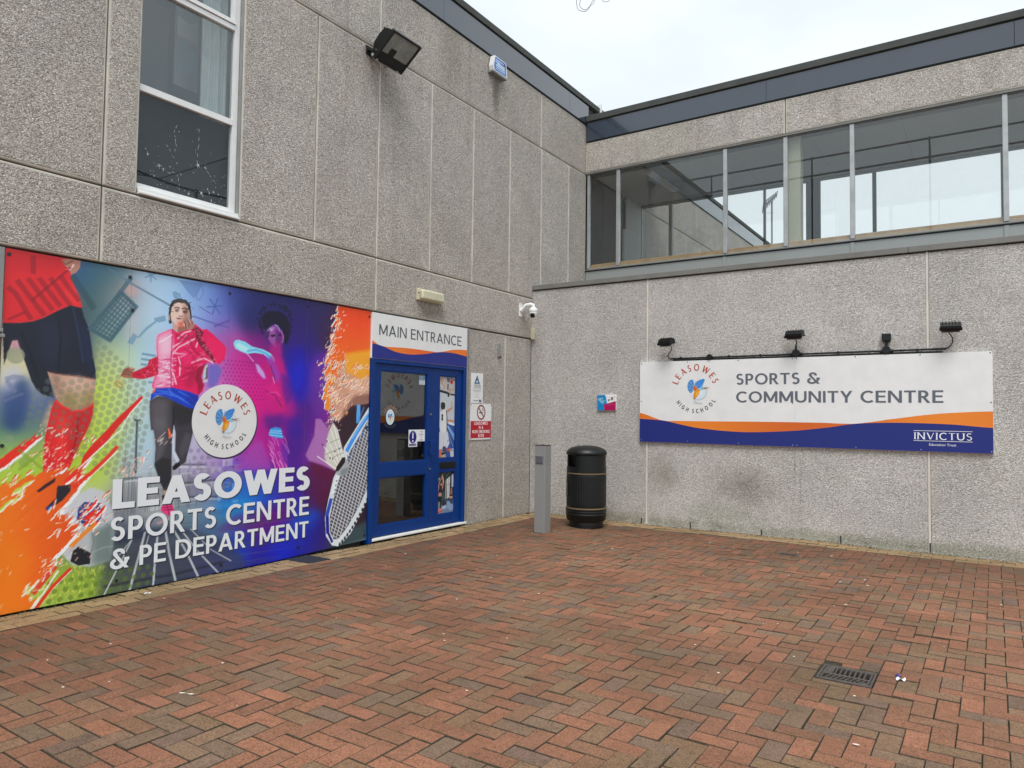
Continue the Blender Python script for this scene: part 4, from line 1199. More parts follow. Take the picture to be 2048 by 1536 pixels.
fill([(-6.141, 2.009), (-6.091, 2.097), (-6.052, 2.071), (-5.989, 2.153), (-5.913, 2.214), (-5.925, 2.237), (-5.826, 2.273), (-5.816, 2.226), (-5.884, 2.202), (-5.890, 2.214), (-5.977, 2.133), (-6.041, 2.059), (-6.062, 2.059), (-6.093, 2.000)], (110, 146, 172), .75)
line([(-5.753, 2.487), (-5.725, 2.431)], .040, (112, 146, 178), .7)
fill([(-5.710, 2.594), (-5.476, 2.597), (-5.512, 2.548), (-5.565, 2.453), (-5.622, 2.497)], (96, 126, 178), .55)
line([(-5.480, 2.579), (-5.482, 2.500), (-5.513, 2.447), (-5.542, 2.456), (-5.539, 2.500), (-5.504, 2.576)], .014, (104, 130, 180), .6)
sc = [(-5.358, 2.411)][0]
for q in range(3):
    a_ = q * math.pi / 3 + .2
    line([(sc[0] - .085 * math.cos(a_), sc[1] - .085 * math.sin(a_)), (sc[0] + .085 * math.cos(a_), sc[1] + .085 * math.sin(a_))], .013, (72, 92, 158), .75)
sc = [(-5.960, 2.594)][0]
for q in range(3):
    a_ = q * math.pi / 3 + .5
    line([(sc[0] - .06 * math.cos(a_), sc[1] - .06 * math.sin(a_)), (sc[0] + .06 * math.cos(a_), sc[1] + .06 * math.sin(a_))], .013, (112, 150, 180), .75)
for a_ in ([(-6.016, 1.931), (-5.894, 1.921)], [(-6.020, 1.887), (-5.927, 1.881)], [(-6.021, 1.844), (-5.967, 1.839)], [(-5.954, 1.699), (-5.912, 1.695)]):
    line(a_, .018, (98, 136, 168), .8)
fill([(-4.175, 1.282), (-4.121, 1.299), (-4.049, 1.256), (-4.070, 1.176), (-4.132, 1.154), (-4.180, 1.203)], (120, 70, 150), .55)
line([(-4.234, 0.962), (-4.143, 1.007), (-4.032, 0.978), (-3.966, 0.901)], .014, (130, 80, 150), .6)

# woman in the pink running jacket
def clr(c, k): return tuple(min(255, x * k) for x in c)
fill([(-5.451, 1.874), (-5.413, 1.878), (-5.405, 1.723), (-5.457, 1.716)], (196, 200, 208)); fill([(-5.426, 1.849), (-5.409, 1.859), (-5.406, 1.754), (-5.432, 1.744)], (70, 74, 86), .8)
fill([(-5.403, 1.877), (-5.316, 1.891), (-5.264, 1.841), (-5.305, 1.723), (-5.347, 1.668), (-5.406, 1.679)], (104, 104, 186), .85, 2)
fill([(-5.758, 2.228), (-5.751, 2.165), (-5.701, 2.141), (-5.620, 2.166), (-5.584, 2.192), (-5.614, 2.240), (-5.667, 2.200)], (150, 106, 96)); fill([(-5.757, 2.224), (-5.751, 2.165), (-5.710, 2.144), (-5.703, 2.187), (-5.735, 2.218)], (196, 160, 148))
fill([(-5.786, 2.330), (-5.763, 2.383), (-5.710, 2.411), (-5.647, 2.414), (-5.607, 2.361), (-5.599, 2.293), (-5.618, 2.240), (-5.662, 2.194), (-5.698, 2.188), (-5.732, 2.208), (-5.765, 2.240), (-5.784, 2.279)], (222, 194, 182))
fill([(-5.669, 2.400), (-5.607, 2.361), (-5.599, 2.293), (-5.618, 2.240), (-5.662, 2.194), (-5.674, 2.259), (-5.653, 2.321)], (160, 118, 108), .8, 2)
fill([(-5.742, 2.335), (-5.708, 2.348), (-5.697, 2.331), (-5.707, 2.314), (-5.736, 2.314)], (120, 90, 84), .7); fill([(-5.670, 2.334), (-5.631, 2.345), (-5.617, 2.330), (-5.634, 2.310), (-5.664, 2.311)], (92, 64, 60), .8)
line([(-5.748, 2.345), (-5.722, 2.356), (-5.695, 2.350)], .009, (60, 42, 40), .9); line([(-5.677, 2.348), (-5.645, 2.358), (-5.617, 2.347)], .010, (50, 34, 34), .9)
disc([(-5.724, 2.326)][0], .0045, (36, 26, 26)); disc([(-5.646, 2.325)][0], .0045, (30, 22, 22))
fill([(-5.697, 2.333), (-5.679, 2.333), (-5.668, 2.293), (-5.686, 2.281), (-5.703, 2.288)], (226, 200, 190), .9, 1); line([(-5.704, 2.284), (-5.686, 2.279), (-5.666, 2.289)], .007, (104, 66, 60), .9)
fill([(-5.723, 2.260), (-5.701, 2.268), (-5.674, 2.262), (-5.700, 2.251)], (150, 78, 78)); line([(-5.723, 2.258), (-5.674, 2.261)], .005, (90, 40, 44))
fill([(-5.713, 2.233), (-5.664, 2.234), (-5.649, 2.202), (-5.671, 2.182), (-5.703, 2.187)], (206, 70, 58), .7, 2)
fill([(-5.791, 2.220), (-5.795, 2.291), (-5.787, 2.361), (-5.764, 2.407), (-5.711, 2.434), (-5.640, 2.431), (-5.599, 2.392), (-5.582, 2.295), (-5.567, 2.270), (-5.589, 2.269), (-5.606, 2.336), (-5.622, 2.376), (-5.654, 2.401), (-5.710, 2.402), (-5.752, 2.379), (-5.772, 2.338), (-5.777, 2.287), (-5.764, 2.214), (-5.781, 2.204)], (38, 32, 34))
for k in range(26):
    p = [(-5.788, 2.329), (-5.711, 2.433), (-5.601, 2.396), (-5.578, 2.270)][rng.integers(0, 4)]
    x, y = p[0] + rng.normal(0, .03), p[1] + rng.normal(0, .02)
    line([(x, y), (x + rng.normal(0, .03), y + rng.normal(0, .02))], .005, (44, 36, 38), .8)
line([(-5.754, 2.391), (-5.711, 2.420), (-5.647, 2.414), (-5.619, 2.385)], .006, (150, 140, 138), .6)
fill([(-5.800, 2.277), (-5.784, 2.286), (-5.777, 2.238), (-5.789, 2.228)], (180, 138, 124)); fill([(-5.582, 2.282), (-5.567, 2.287), (-5.568, 2.263), (-5.579, 2.259)], (200, 190, 200), .9)
# jacket
jk = (214, 28, 92)
fill([(-5.884, 2.100), (-5.790, 2.153), (-5.755, 2.165), (-5.710, 2.138), (-5.598, 2.177), (-5.577, 2.201), (-5.547, 2.230), (-5.471, 2.185), (-5.433, 2.199), (-5.362, 2.153), (-5.272, 2.082), (-5.230, 2.041), (-5.247, 1.940), (-5.296, 1.891), (-5.353, 1.896), (-5.421, 1.900), (-5.448, 1.848), (-5.474, 1.768), (-5.443, 1.691), (-5.453, 1.638), (-5.494, 1.601), (-5.593, 1.632), (-5.738, 1.659), (-5.910, 1.643), (-5.921, 1.672), (-5.901, 1.738), (-5.874, 1.818), (-5.885, 1.904), (-5.892, 1.985), (-5.894, 2.051)], jk)
fill([(-5.884, 2.100), (-5.790, 2.153), (-5.755, 2.161), (-5.743, 2.048), (-5.747, 1.913), (-5.738, 1.662), (-5.910, 1.644), (-5.912, 1.688), (-5.889, 1.755), (-5.873, 1.838), (-5.886, 1.936), (-5.894, 2.051)], (238, 164, 196), .85, 2)
fill([(-5.874, 2.070), (-5.798, 2.110), (-5.752, 2.064), (-5.757, 1.946), (-5.860, 1.922)], (246, 206, 222), .7, 4)
for k in range(60):
    a_ = [(-5.886, 1.920), (-5.738, 1.671)]
    x = a_[0][0] + rng.random() * (a_[1][0] - a_[0][0]); y = a_[1][1] + rng.random() * (a_[0][1] - a_[1][1])
    c_ = (252, 226, 236) if rng.random() < .5 else (196, 60, 116)
    line([(x - .02, y + rng.normal(0, .006)), (x + .005, y + rng.normal(0, .006)), (x + .035, y + rng.normal(0, .01))], .007, c_, .75)
for k in range(70):
    a_ = [(-5.736, 2.116), (-5.464, 1.690)]
    x = a_[0][0] + rng.random() * (a_[1][0] - a_[0][0]); y = a_[1][1] + rng.random() * (a_[0][1] - a_[1][1])
    c_ = (250, 170, 200) if rng.random() < .4 else (160, 10, 66)
    line([(x, y), (x + .03, y + .012 + rng.normal(0, .01)), (x + .055, y + .03 + rng.normal(0, .01))], .006, c_, .55)
for a_ in ([(-5.748, 1.947), (-5.697, 2.010), (-5.607, 2.061), (-5.544, 2.101)], [(-5.750, 2.006), (-5.680, 2.054), (-5.619, 2.128)], [(-5.708, 2.085), (-5.647, 2.142), (-5.583, 2.166)], [(-5.743, 1.796), (-5.723, 1.747), (-5.703, 1.689)], [(-5.694, 1.934), (-5.674, 1.868), (-5.677, 1.766)], [(-5.525, 2.103), (-5.511, 2.087), (-5.532, 2.024)], [(-5.477, 2.072), (-5.416, 1.972), (-5.355, 1.897)], [(-5.730, 1.957), (-5.622, 1.957), (-5.676, 1.927)], [(-5.574, 1.883), (-5.453, 1.935), (-5.355, 1.897)]):
    line(a_, .012, (252, 216, 228), .85)
for a_ in ([(-5.698, 2.052), (-5.627, 2.093), (-5.554, 2.134)], [(-5.710, 1.866), (-5.636, 1.836), (-5.544, 1.842)], [(-5.670, 1.749), (-5.598, 1.787), (-5.524, 1.791)], [(-5.642, 2.006), (-5.567, 1.961), (-5.528, 1.895)], [(-5.590, 2.079), (-5.550, 1.997), (-5.453, 1.935)], [(-5.718, 2.118), (-5.645, 2.091), (-5.610, 2.129)]):
    line(a_, .016, (140, 8, 52), .6, 1)
fill([(-5.581, 1.840), (-5.508, 1.861), (-5.512, 1.723), (-5.593, 1.651), (-5.632, 1.700)], (150, 12, 62), .55, 4)
fill([(-5.695, 1.951), (-5.605, 1.992), (-5.547, 1.911), (-5.618, 1.837)], (236, 60, 128), .5, 5)
line([(-5.755, 2.161), (-5.757, 1.997), (-5.760, 1.829), (-5.749, 1.666)], .009, (160, 20, 74), .8)
line([(-5.873, 2.037), (-5.822, 2.066), (-5.754, 2.115)], .010, (255, 240, 246), .8)
fill([(-5.556, 2.169), (-5.488, 2.124), (-5.418, 2.042), (-5.331, 1.915), (-5.353, 1.898), (-5.426, 1.972), (-5.515, 2.069)], (112, 12, 42), .9); fill([(-5.577, 2.184), (-5.538, 2.214), (-5.461, 2.161), (-5.483, 2.115), (-5.536, 2.136)], (96, 14, 40), .85)
for k in range(40):
    a_ = [(-5.566, 2.185), (-5.341, 1.907)]; f_ = rng.random()
    x, y = a_[0][0] + f_ * (a_[1][0] - a_[0][0]) + rng.normal(0, .012), a_[0][1] + f_ * (a_[1][1] - a_[0][1]) + rng.normal(0, .012)
    line([(x, y), (x + .02, y + .012)], .006, (235, 130, 160), .7)
fill([(-5.422, 2.148), (-5.272, 2.082), (-5.235, 2.040), (-5.253, 1.949), (-5.301, 1.897), (-5.337, 1.943), (-5.429, 2.068)], (226, 34, 100), .8, 2)
fill([(-5.448, 1.848), (-5.474, 1.768), (-5.443, 1.691), (-5.494, 1.601), (-5.507, 1.706), (-5.532, 1.748), (-5.507, 1.844), (-5.423, 1.900)], (124, 8, 48), .75, 1)
fill([(-5.877, 1.921), (-5.952, 1.884), (-5.965, 1.833), (-6.056, 1.787), (-6.094, 1.769), (-6.089, 1.727), (-6.000, 1.720), (-5.914, 1.746), (-5.870, 1.771)], (190, 22, 60))
for k in range(46):
    a_ = [(-6.080, 1.785), (-5.871, 1.748)]
    x = a_[0][0] + rng.random() * (a_[1][0] - a_[0][0]); y = a_[1][1] + rng.random() * .13
    if inside(x, y, [(-5.877, 1.921), (-5.952, 1.884), (-5.965, 1.833), (-6.056, 1.787), (-6.094, 1.769), (-6.089, 1.727), (-6.000, 1.720), (-5.914, 1.746), (-5.870, 1.771)]):
        line([(x, y), (x + .018, y + rng.normal(0, .012))], .007, (245, 120, 150) if rng.random() < .5 else (110, 6, 30), .75)
fill([(-6.066, 1.801), (-6.093, 1.814), (-6.121, 1.812), (-6.160, 1.795), (-6.173, 1.764), (-6.188, 1.736), (-6.150, 1.724), (-6.081, 1.724), (-6.094, 1.769)], (158, 104, 84))
for a_ in ([(-6.167, 1.765), (-6.128, 1.779), (-6.091, 1.769)], [(-6.174, 1.747), (-6.135, 1.758), (-6.099, 1.748)], [(-6.160, 1.785), (-6.113, 1.803)]): line(a_, .008, (84, 46, 38), .8)
line([(-6.121, 1.807), (-6.081, 1.805)], .008, (220, 180, 160), .7)
fill([(-6.235, 1.706), (-6.165, 1.725), (-6.155, 1.650), (-6.217, 1.636), (-6.241, 1.674)], (196, 186, 120), .7, 2)
for a_ in ([(-6.219, 1.699), (-6.179, 1.677), (-6.159, 1.650)], [(-6.226, 1.683), (-6.202, 1.652), (-6.170, 1.640)]): line(a_, .009, (130, 110, 60), .7)
fill([(-5.666, 2.226), (-5.651, 2.255), (-5.615, 2.276), (-5.568, 2.254), (-5.550, 2.221), (-5.566, 2.185), (-5.611, 2.170), (-5.631, 2.204)], (168, 122, 110)); 
for a_ in ([(-5.650, 2.244), (-5.636, 2.220), (-5.639, 2.186)], [(-5.624, 2.265), (-5.602, 2.233), (-5.605, 2.198)], [(-5.596, 2.266), (-5.572, 2.228)]): line(a_, .008, (84, 50, 48), .85)
for a_ in ([(-5.657, 2.227), (-5.644, 2.194)], [(-5.615, 2.270), (-5.586, 2.235)]): line(a_, .008, (232, 206, 200), .8)
# blue hem and leggings
fill([(-5.926, 1.477), (-5.716, 1.480), (-5.519, 1.471), (-5.524, 1.330), (-5.544, 1.230), (-5.571, 1.123), (-5.595, 1.018), (-5.648, 0.989), (-5.698, 0.954), (-5.717, 0.982), (-5.656, 1.043), (-5.703, 1.119), (-5.719, 1.257), (-5.723, 1.204), (-5.723, 1.046), (-5.723, 0.877), (-5.741, 0.784), (-5.786, 0.787), (-5.828, 0.884), (-5.875, 1.001), (-5.870, 1.156), (-5.884, 1.260), (-5.904, 1.363)], (56, 55, 62))
fill([(-5.936, 1.541), (-5.874, 1.583), (-5.805, 1.585), (-5.734, 1.554), (-5.495, 1.481), (-5.507, 1.295), (-5.915, 1.300), (-5.929, 1.411)], (60, 58, 66))
fill([(-5.931, 1.524), (-5.856, 1.567), (-5.769, 1.544), (-5.773, 1.411), (-5.761, 1.298), (-5.898, 1.300)], (92, 88, 94), .8, 4)
fill([(-5.734, 1.545), (-5.494, 1.473), (-5.519, 1.369), (-5.673, 1.327), (-5.721, 1.411)], (30, 30, 34), .7, 4)
fill([(-5.900, 1.405), (-5.802, 1.405), (-5.774, 1.216), (-5.812, 1.050), (-5.876, 1.022), (-5.870, 1.156)], (96, 94, 100), .7, 3)
fill([(-5.875, 1.011), (-5.812, 1.071), (-5.729, 1.046), (-5.726, 0.877), (-5.781, 0.797), (-5.828, 0.884)], (34, 34, 40), .9, 1)
line([(-5.725, 1.298), (-5.716, 1.395), (-5.723, 1.495)], .018, (24, 24, 28), .8)
fill([(-5.716, 1.352), (-5.695, 1.267), (-5.697, 1.119), (-5.650, 1.032), (-5.675, 1.012), (-5.721, 1.098), (-5.727, 1.204)], (200, 210, 222), .9)
fill([(-5.606, 1.277), (-5.547, 1.254), (-5.571, 1.123), (-5.644, 1.042), (-5.659, 1.149)], (82, 82, 90), .7, 2)
fill([(-5.710, 0.987), (-5.655, 1.021), (-5.642, 0.989), (-5.692, 0.953), (-5.715, 0.959)], (20, 20, 24))
for k in range(14):
    a_ = [(-5.864, 1.156), (-5.753, 1.258)]
    x, y = a_[0][0] + rng.random() * .13, a_[0][1] + rng.random() * .10
    line([(x, y), (x + .03, y + .03)], .006, (214, 200, 196), .8)
fill([(-5.768, 1.310), (-5.755, 1.312), (-5.730, 1.247), (-5.752, 1.221)], (236, 110, 70))
fill([(-5.885, 1.650), (-5.738, 1.662), (-5.593, 1.634), (-5.493, 1.601), (-5.494, 1.473), (-5.588, 1.489), (-5.680, 1.528), (-5.805, 1.583), (-5.874, 1.590), (-5.930, 1.545), (-5.925, 1.598)], (24, 60, 178))
for a_ in ([(-5.876, 1.632), (-5.754, 1.620), (-5.627, 1.556)], [(-5.909, 1.599), (-5.806, 1.610), (-5.682, 1.580), (-5.533, 1.498)], [(-5.684, 1.631), (-5.573, 1.583), (-5.505, 1.507)], [(-5.773, 1.653), (-5.736, 1.595)]): line(a_, .014, (70, 120, 230), .7)
fill([(-5.611, 1.616), (-5.493, 1.594), (-5.495, 1.481), (-5.570, 1.497)], (16, 34, 130), .6, 3)
fill([(-5.913, 1.631), (-5.885, 1.647), (-5.887, 1.624), (-5.917, 1.606)], (230, 110, 60), .9)
fill([(-5.786, 0.787), (-5.741, 0.789), (-5.721, 0.730), (-5.779, 0.735)], (200, 150, 130)); fill([(-5.801, 0.747), (-5.724, 0.751), (-5.717, 0.714), (-5.794, 0.705)], (60, 10, 30))
fill([(-5.810, 0.639), (-5.788, 0.671), (-5.704, 0.663), (-5.683, 0.589), (-5.693, 0.557), (-5.746, 0.573), (-5.796, 0.609)], (222, 66, 128))
for a_ in ([(-5.792, 0.642), (-5.698, 0.643)], [(-5.786, 0.621), (-5.691, 0.622)], [(-5.754, 0.665), (-5.729, 0.573)]): line(a_, .008, (120, 16, 60), .8)
fill([(-5.847, 0.522), (-5.729, 0.554), (-5.711, 0.540), (-5.825, 0.506)], (214, 170, 180), .9, 1)

# dancer in violet light
fill([(-4.919, 2.019), (-4.800, 2.051), (-4.605, 2.020), (-4.512, 1.793), (-4.561, 1.511), (-4.671, 1.440), (-4.813, 1.620)], (190, 20, 130), .6, 6)
fill([(-4.863, 2.352), (-4.832, 2.412), (-4.758, 2.447), (-4.648, 2.456), (-4.561, 2.416), (-4.518, 2.333), (-4.519, 2.227), (-4.552, 2.130), (-4.603, 2.172), (-4.595, 2.231), (-4.625, 2.286), (-4.699, 2.325), (-4.737, 2.309), (-4.773, 2.271), (-4.785, 2.224), (-4.827, 2.276)], (18, 16, 40), .95, 1)
for k in range(70):
    a_ = rng.random() * 6.28; p = [(-4.693, 2.348)][0]
    x, y = p[0] + .20 * math.cos(a_) * (.8 + rng.random() * .3), p[1] + .17 * math.sin(a_) * (.8 + rng.random() * .35)
    disc((x, y), .008 + rng.random() * .012, (20, 16, 44), .55, n=7)
fill([(-4.800, 2.256), (-4.753, 2.293), (-4.699, 2.319), (-4.628, 2.274), (-4.594, 2.208), (-4.610, 2.148), (-4.636, 2.105), (-4.692, 2.092), (-4.741, 2.131), (-4.784, 2.184)], (150, 84, 160), .95, 1)
fill([(-4.698, 2.279), (-4.628, 2.269), (-4.604, 2.184), (-4.623, 2.124), (-4.678, 2.107), (-4.681, 2.199)], (88, 30, 104), .8, 2)
fill([(-4.751, 2.210), (-4.696, 2.223), (-4.695, 2.200), (-4.734, 2.192)], (26, 14, 40)); fill([(-4.657, 2.227), (-4.615, 2.234), (-4.617, 2.215), (-4.648, 2.210)], (26, 14, 40))
fill([(-4.804, 2.165), (-4.787, 2.281), (-4.754, 2.307), (-4.764, 2.191)], (30, 22, 60), .7, 1)
line([(-4.628, 2.274), (-4.592, 2.208), (-4.604, 2.146)], .012, (210, 120, 220), .7)
fill([(-4.766, 2.271), (-4.712, 2.291), (-4.725, 2.253), (-4.752, 2.243)], (208, 196, 232), .6, 1)
line([(-4.689, 2.222), (-4.666, 2.172), (-4.694, 2.161)], .010, (84, 34, 98), .8); fill([(-4.704, 2.137), (-4.673, 2.147), (-4.637, 2.141), (-4.668, 2.122)], (150, 20, 90)); line([(-4.786, 2.246), (-4.753, 2.284)], .009, (190, 190, 220), .7)
line([(-4.699, 2.318), (-4.660, 2.304), (-4.641, 2.259)], .010, (180, 196, 230), .7)
fill([(-4.761, 2.112), (-4.609, 2.125), (-4.605, 2.020), (-4.730, 2.011)], (176, 26, 128), .8, 3)
fill([(-5.157, 2.093), (-5.139, 2.122), (-5.108, 2.132), (-5.032, 2.119), (-4.953, 2.081), (-4.827, 2.063), (-4.745, 2.033), (-4.695, 1.991), (-4.684, 1.948), (-4.757, 1.977), (-4.826, 2.018), (-4.919, 2.024), (-5.009, 2.007), (-5.080, 2.027), (-5.137, 2.048)], (140, 214, 238), .97)
fill([(-5.138, 2.079), (-5.101, 2.104), (-4.985, 2.059), (-5.010, 2.023), (-5.086, 2.037)], (190, 236, 246), .8, 1); line([(-5.010, 2.034), (-4.907, 2.054), (-4.799, 2.029), (-4.716, 1.978)], .016, (80, 150, 214), .7)
fill([(-4.799, 2.023), (-4.687, 1.948), (-4.610, 1.805), (-4.666, 1.739), (-4.712, 1.852)], (104, 116, 222), .85, 2); line([(-5.009, 2.012), (-4.956, 1.961), (-4.929, 1.938)], .010, (220, 190, 220), .8)
fill([(-4.916, 1.928), (-4.875, 1.910), (-4.813, 1.846), (-4.784, 1.780), (-4.818, 1.784), (-4.886, 1.842)], (196, 176, 232), .9, 1); fill([(-4.957, 1.994), (-4.849, 1.912), (-4.741, 1.919), (-4.680, 1.739), (-4.737, 1.782), (-4.822, 1.891)], (180, 14, 110), .7, 2)
fill([(-4.744, 2.010), (-4.619, 2.019), (-4.558, 1.860), (-4.594, 1.673), (-4.561, 1.511), (-4.658, 1.463), (-4.732, 1.622), (-4.791, 1.779)], (186, 22, 120), .55, 2)
fill([(-4.614, 1.857), (-4.484, 1.794), (-4.449, 1.630), (-4.532, 1.511), (-4.594, 1.673)], (70, 26, 140), .6, 3)
fill([(-4.789, 1.711), (-4.680, 1.739), (-4.608, 1.649), (-4.675, 1.589), (-4.772, 1.621)], (214, 30, 130), .6, 2)
line([(-4.787, 1.666), (-4.677, 1.624), (-4.589, 1.510)], .016, (110, 10, 90), .6)
line([(-4.753, 1.644), (-4.664, 1.659), (-4.606, 1.614)], .010, (240, 130, 190), .5)
line([(-4.710, 1.806), (-4.686, 1.738)], .012, (230, 170, 210), .7); line([(-4.741, 1.919), (-4.682, 1.784)], .014, (60, 40, 130), .6)
fill([(-4.721, 1.298), (-4.667, 1.314), (-4.596, 1.302), (-4.562, 1.200), (-4.649, 1.209), (-4.739, 1.235)], (60, 156, 228), .95)
for a_ in ([(-4.734, 1.264), (-4.581, 1.250)], [(-4.720, 1.280), (-4.581, 1.273)], [(-4.733, 1.241), (-4.573, 1.221)]): line(a_, .009, (180, 220, 245), .75)
fill([(-4.745, 1.210), (-4.558, 1.197), (-4.507, 1.068), (-4.509, 0.887), (-4.653, 0.895), (-4.727, 1.076)], (168, 36, 150), .9, 1)
for k in range(26):
    a_ = [(-4.731, 1.190), (-4.513, 0.906)]; x = a_[0][0] + rng.random() * (a_[1][0] - a_[0][0]); y = a_[1][1] + rng.random() * (a_[0][1] - a_[1][1])
    line([(x - .02, y + .04), (x + .012, y), (x + .03, y - .05)], .007, (236, 180, 226), .6)
fill([(-4.592, 1.175), (-4.534, 1.127), (-4.506, 1.045), (-4.521, 0.929), (-4.573, 1.024)], (76, 40, 160), .7, 2)
fill([(-4.878, 1.182), (-4.812, 1.180), (-4.710, 0.962), (-4.681, 0.897), (-5.124, 0.922), (-5.003, 1.042)], (160, 76, 170), .7, 3)
fill([(-4.587, 1.441), (-4.500, 1.395), (-4.355, 1.443), (-4.348, 1.240), (-4.494, 1.208)], (34, 24, 150), .5, 6)

dr = [(-6.828, 0.706), (-6.190, 1.313)]
ANG = math.atan2(dr[1][1] - dr[0][1], dr[1][0] - dr[0][0])
def vnoise(ang, fs, ft, seed):
    g_ = np.random.default_rng(seed).random((64, 512))
    U_, V_ = np.meshgrid(uu - MY0, vv)
    s_ = (U_ * math.cos(ang) + V_ * math.sin(ang)) * fs + 20; t_ = (-U_ * math.sin(ang) + V_ * math.cos(ang)) * ft + 250
    i_, j_ = np.floor(s_).astype(int), np.floor(t_).astype(int); a_, b_ = s_ - i_, t_ - j_
    a_ = a_ * a_ * (3 - 2 * a_); b_ = b_ * b_ * (3 - 2 * b_)
    i_ %= 64; j_ %= 512; i2, j2 = (i_ + 1) % 64, (j_ + 1) % 512
    return (g_[i_, j_] * (1 - a_) + g_[i2, j_] * a_) * (1 - b_) + (g_[i_, j2] * (1 - a_) + g_[i2, j2] * a_) * b_
def cover(pts, r):
    global IMG
    keep = IMG; IMG = np.zeros_like(keep); fill(pts, (1, 1, 1)); m = IMG[:, :, 0]; IMG = keep
    for _ in range(2): m = boxblur(m, r)
    return m
def splash(pts, r, ang, colfn, amp=.9, seed=1, fs=4.5, ft=34.0, edge=(3, -3), white=(250, 246, 238), thr=.5):
    global IMG
    m = cover(pts, r)
    n_ = .55 * vnoise(ang, fs, ft, seed) + .3 * vnoise(ang, fs * 2.6, ft * 2.2, seed + 1) + .15 * vnoise(ang, fs * 7, ft * 4, seed + 2)
    f_ = m + amp * (n_ - .5) * np.clip(m * 4, 0, 1)
    k_ = np.clip((f_ - thr) / .05 + .5, 0, 1)
    ks = np.roll(np.roll(k_, edge[0], axis=1), edge[1], axis=0)
    if edge[1] < 0: ks[edge[1]:] = 0
    else: ks[:edge[1]] = 0
    w_ = np.clip(ks - k_, 0, 1)[:, :, None]
    IMG = IMG * (1 - w_) + np.array(white, float) * w_
    IMG = IMG * (1 - k_[:, :, None]) + colfn(n_) * k_[:, :, None]
# orange burst by the door, forearm, racket and shuttlecock
fill([(-4.010, 1.298), (-3.851, 1.448), (-3.649, 1.526), (-3.329, 1.638), (-3.280, -0.031), (-3.774, 0.002), (-3.907, 0.058), (-4.009, 0.243), (-4.001, 0.487), (-3.880, 0.786)], (44, 26, 36), .95, 1)
fill([(-3.893, 0.130), (-3.289, 0.286), (-3.279, -0.058), (-3.872, -0.009)], (56, 78, 84), .9, 4)
fill([(-3.791, 0.017), (-3.393, 0.063), (-3.355, 0.032), (-3.739, -0.022)], (130, 150, 160), .6, 3)
fill([(-3.702, 2.682), (-3.339, 2.611), (-3.325, 1.809), (-3.479, 1.750), (-3.669, 1.614), (-3.786, 1.523), (-3.857, 1.647), (-3.785, 2.031)], (246, 152, 42), 1, 0, (226, 84, 40), 'v')
def orange_right(n_):
    tt = np.clip((vv[:, None] - 1.2) / 1.3, 0, 1)[:, :, None] * np.ones((1, NU, 1))
    return (np.array([247, 160, 44]) * (1 - tt) + np.array([226, 78, 38]) * tt) * (0.96 + .08 * n_[:, :, None])
splash([(-3.887, 2.631), (-3.321, 2.626), (-3.315, 1.796), (-3.478, 1.724), (-3.669, 1.589), (-3.833, 1.383), (-3.964, 1.371), (-4.050, 1.543), (-4.044, 1.889), (-3.988, 2.142), (-3.910, 2.299), (-3.932, 2.473)], 13, .85, orange_right, 1.1, 41, fs=11, ft=42, edge=(-2, 2))
fill([(-3.770, 2.083), (-3.326, 2.170), (-3.314, 1.770), (-3.653, 1.653), (-3.852, 1.459), (-3.965, 1.420), (-3.989, 1.644)], (200, 152, 128))
fill([(-3.659, 1.833), (-3.336, 1.875), (-3.328, 1.583), (-3.473, 1.564), (-3.667, 1.544), (-3.832, 1.371), (-3.915, 1.381), (-3.754, 1.574)], (212, 168, 146), .95, 1)
fill([(-3.618, 1.654), (-3.331, 1.689), (-3.328, 1.583), (-3.491, 1.556), (-3.667, 1.537), (-3.816, 1.383), (-3.769, 1.510)], (128, 92, 80), .8, 3)
fill([(-3.770, 2.109), (-3.327, 2.196), (-3.319, 1.930), (-3.518, 1.840), (-3.747, 1.906)], (244, 160, 40), .9, 3)
def burst(p0, p1, n, spread, lo, hi, ang, cols, a=.95, wfac=.32, white=True):
    for k in range(n):
        f_ = rng.random()
        x = p0[0] + (p1[0] - p0[0]) * f_ + rng.normal(0, spread); y = p0[1] + (p1[1] - p0[1]) * f_ + rng.normal(0, spread * .6)
        l_ = lo + rng.random() ** 2 * (hi - lo); an = ang + rng.normal(0, .35)
        w_ = l_ * wfac * (.6 + rng.random())
        ca, sa = math.cos(an), math.sin(an)
        def bl(dx, dy, s_=1.0):
            q = [(-1, -.1), (-.55, .5), (-.1, .28), (.3, .6), (1, .1), (.5, -.35), (.1, -.2), (-.4, -.6)]
            return [(x + dx + (u_ * l_ * ca - v_ * w_ * sa) * s_, y + dy + (u_ * l_ * sa + v_ * w_ * ca) * s_) for u_, v_ in q]
        if white: fill(bl(.006, -.007), (250, 244, 232), a)
        fill(bl(0, 0, .85), cols[rng.integers(0, len(cols))], a)
warm = [(226, 60, 34), (240, 120, 34), (246, 160, 44), (210, 40, 34), (52, 22, 36)]
for seg, n, sp in (([(-3.869, 2.570), (-3.896, 2.364)], 26, .035), ([(-3.929, 2.360), (-3.969, 2.068)], 44, .045), ([(-4.018, 2.089), (-4.027, 1.840)], 60, .05), ([(-3.918, 2.022), (-3.829, 1.825)], 90, .06), ([(-4.027, 1.840), (-3.940, 1.645)], 70, .05),
                   ([(-3.958, 1.707), (-3.771, 1.574)], 90, .05), ([(-3.953, 1.545), (-3.866, 1.383)], 60, .035), ([(-3.829, 1.825), (-3.497, 1.749)], 110, .055), ([(-3.662, 1.936), (-3.395, 2.005)], 46, .04), ([(-3.982, 1.420), (-3.962, 1.296)], 16, .02)):
    burst(seg[0], seg[1], n, sp, .010, .038, .75, warm)
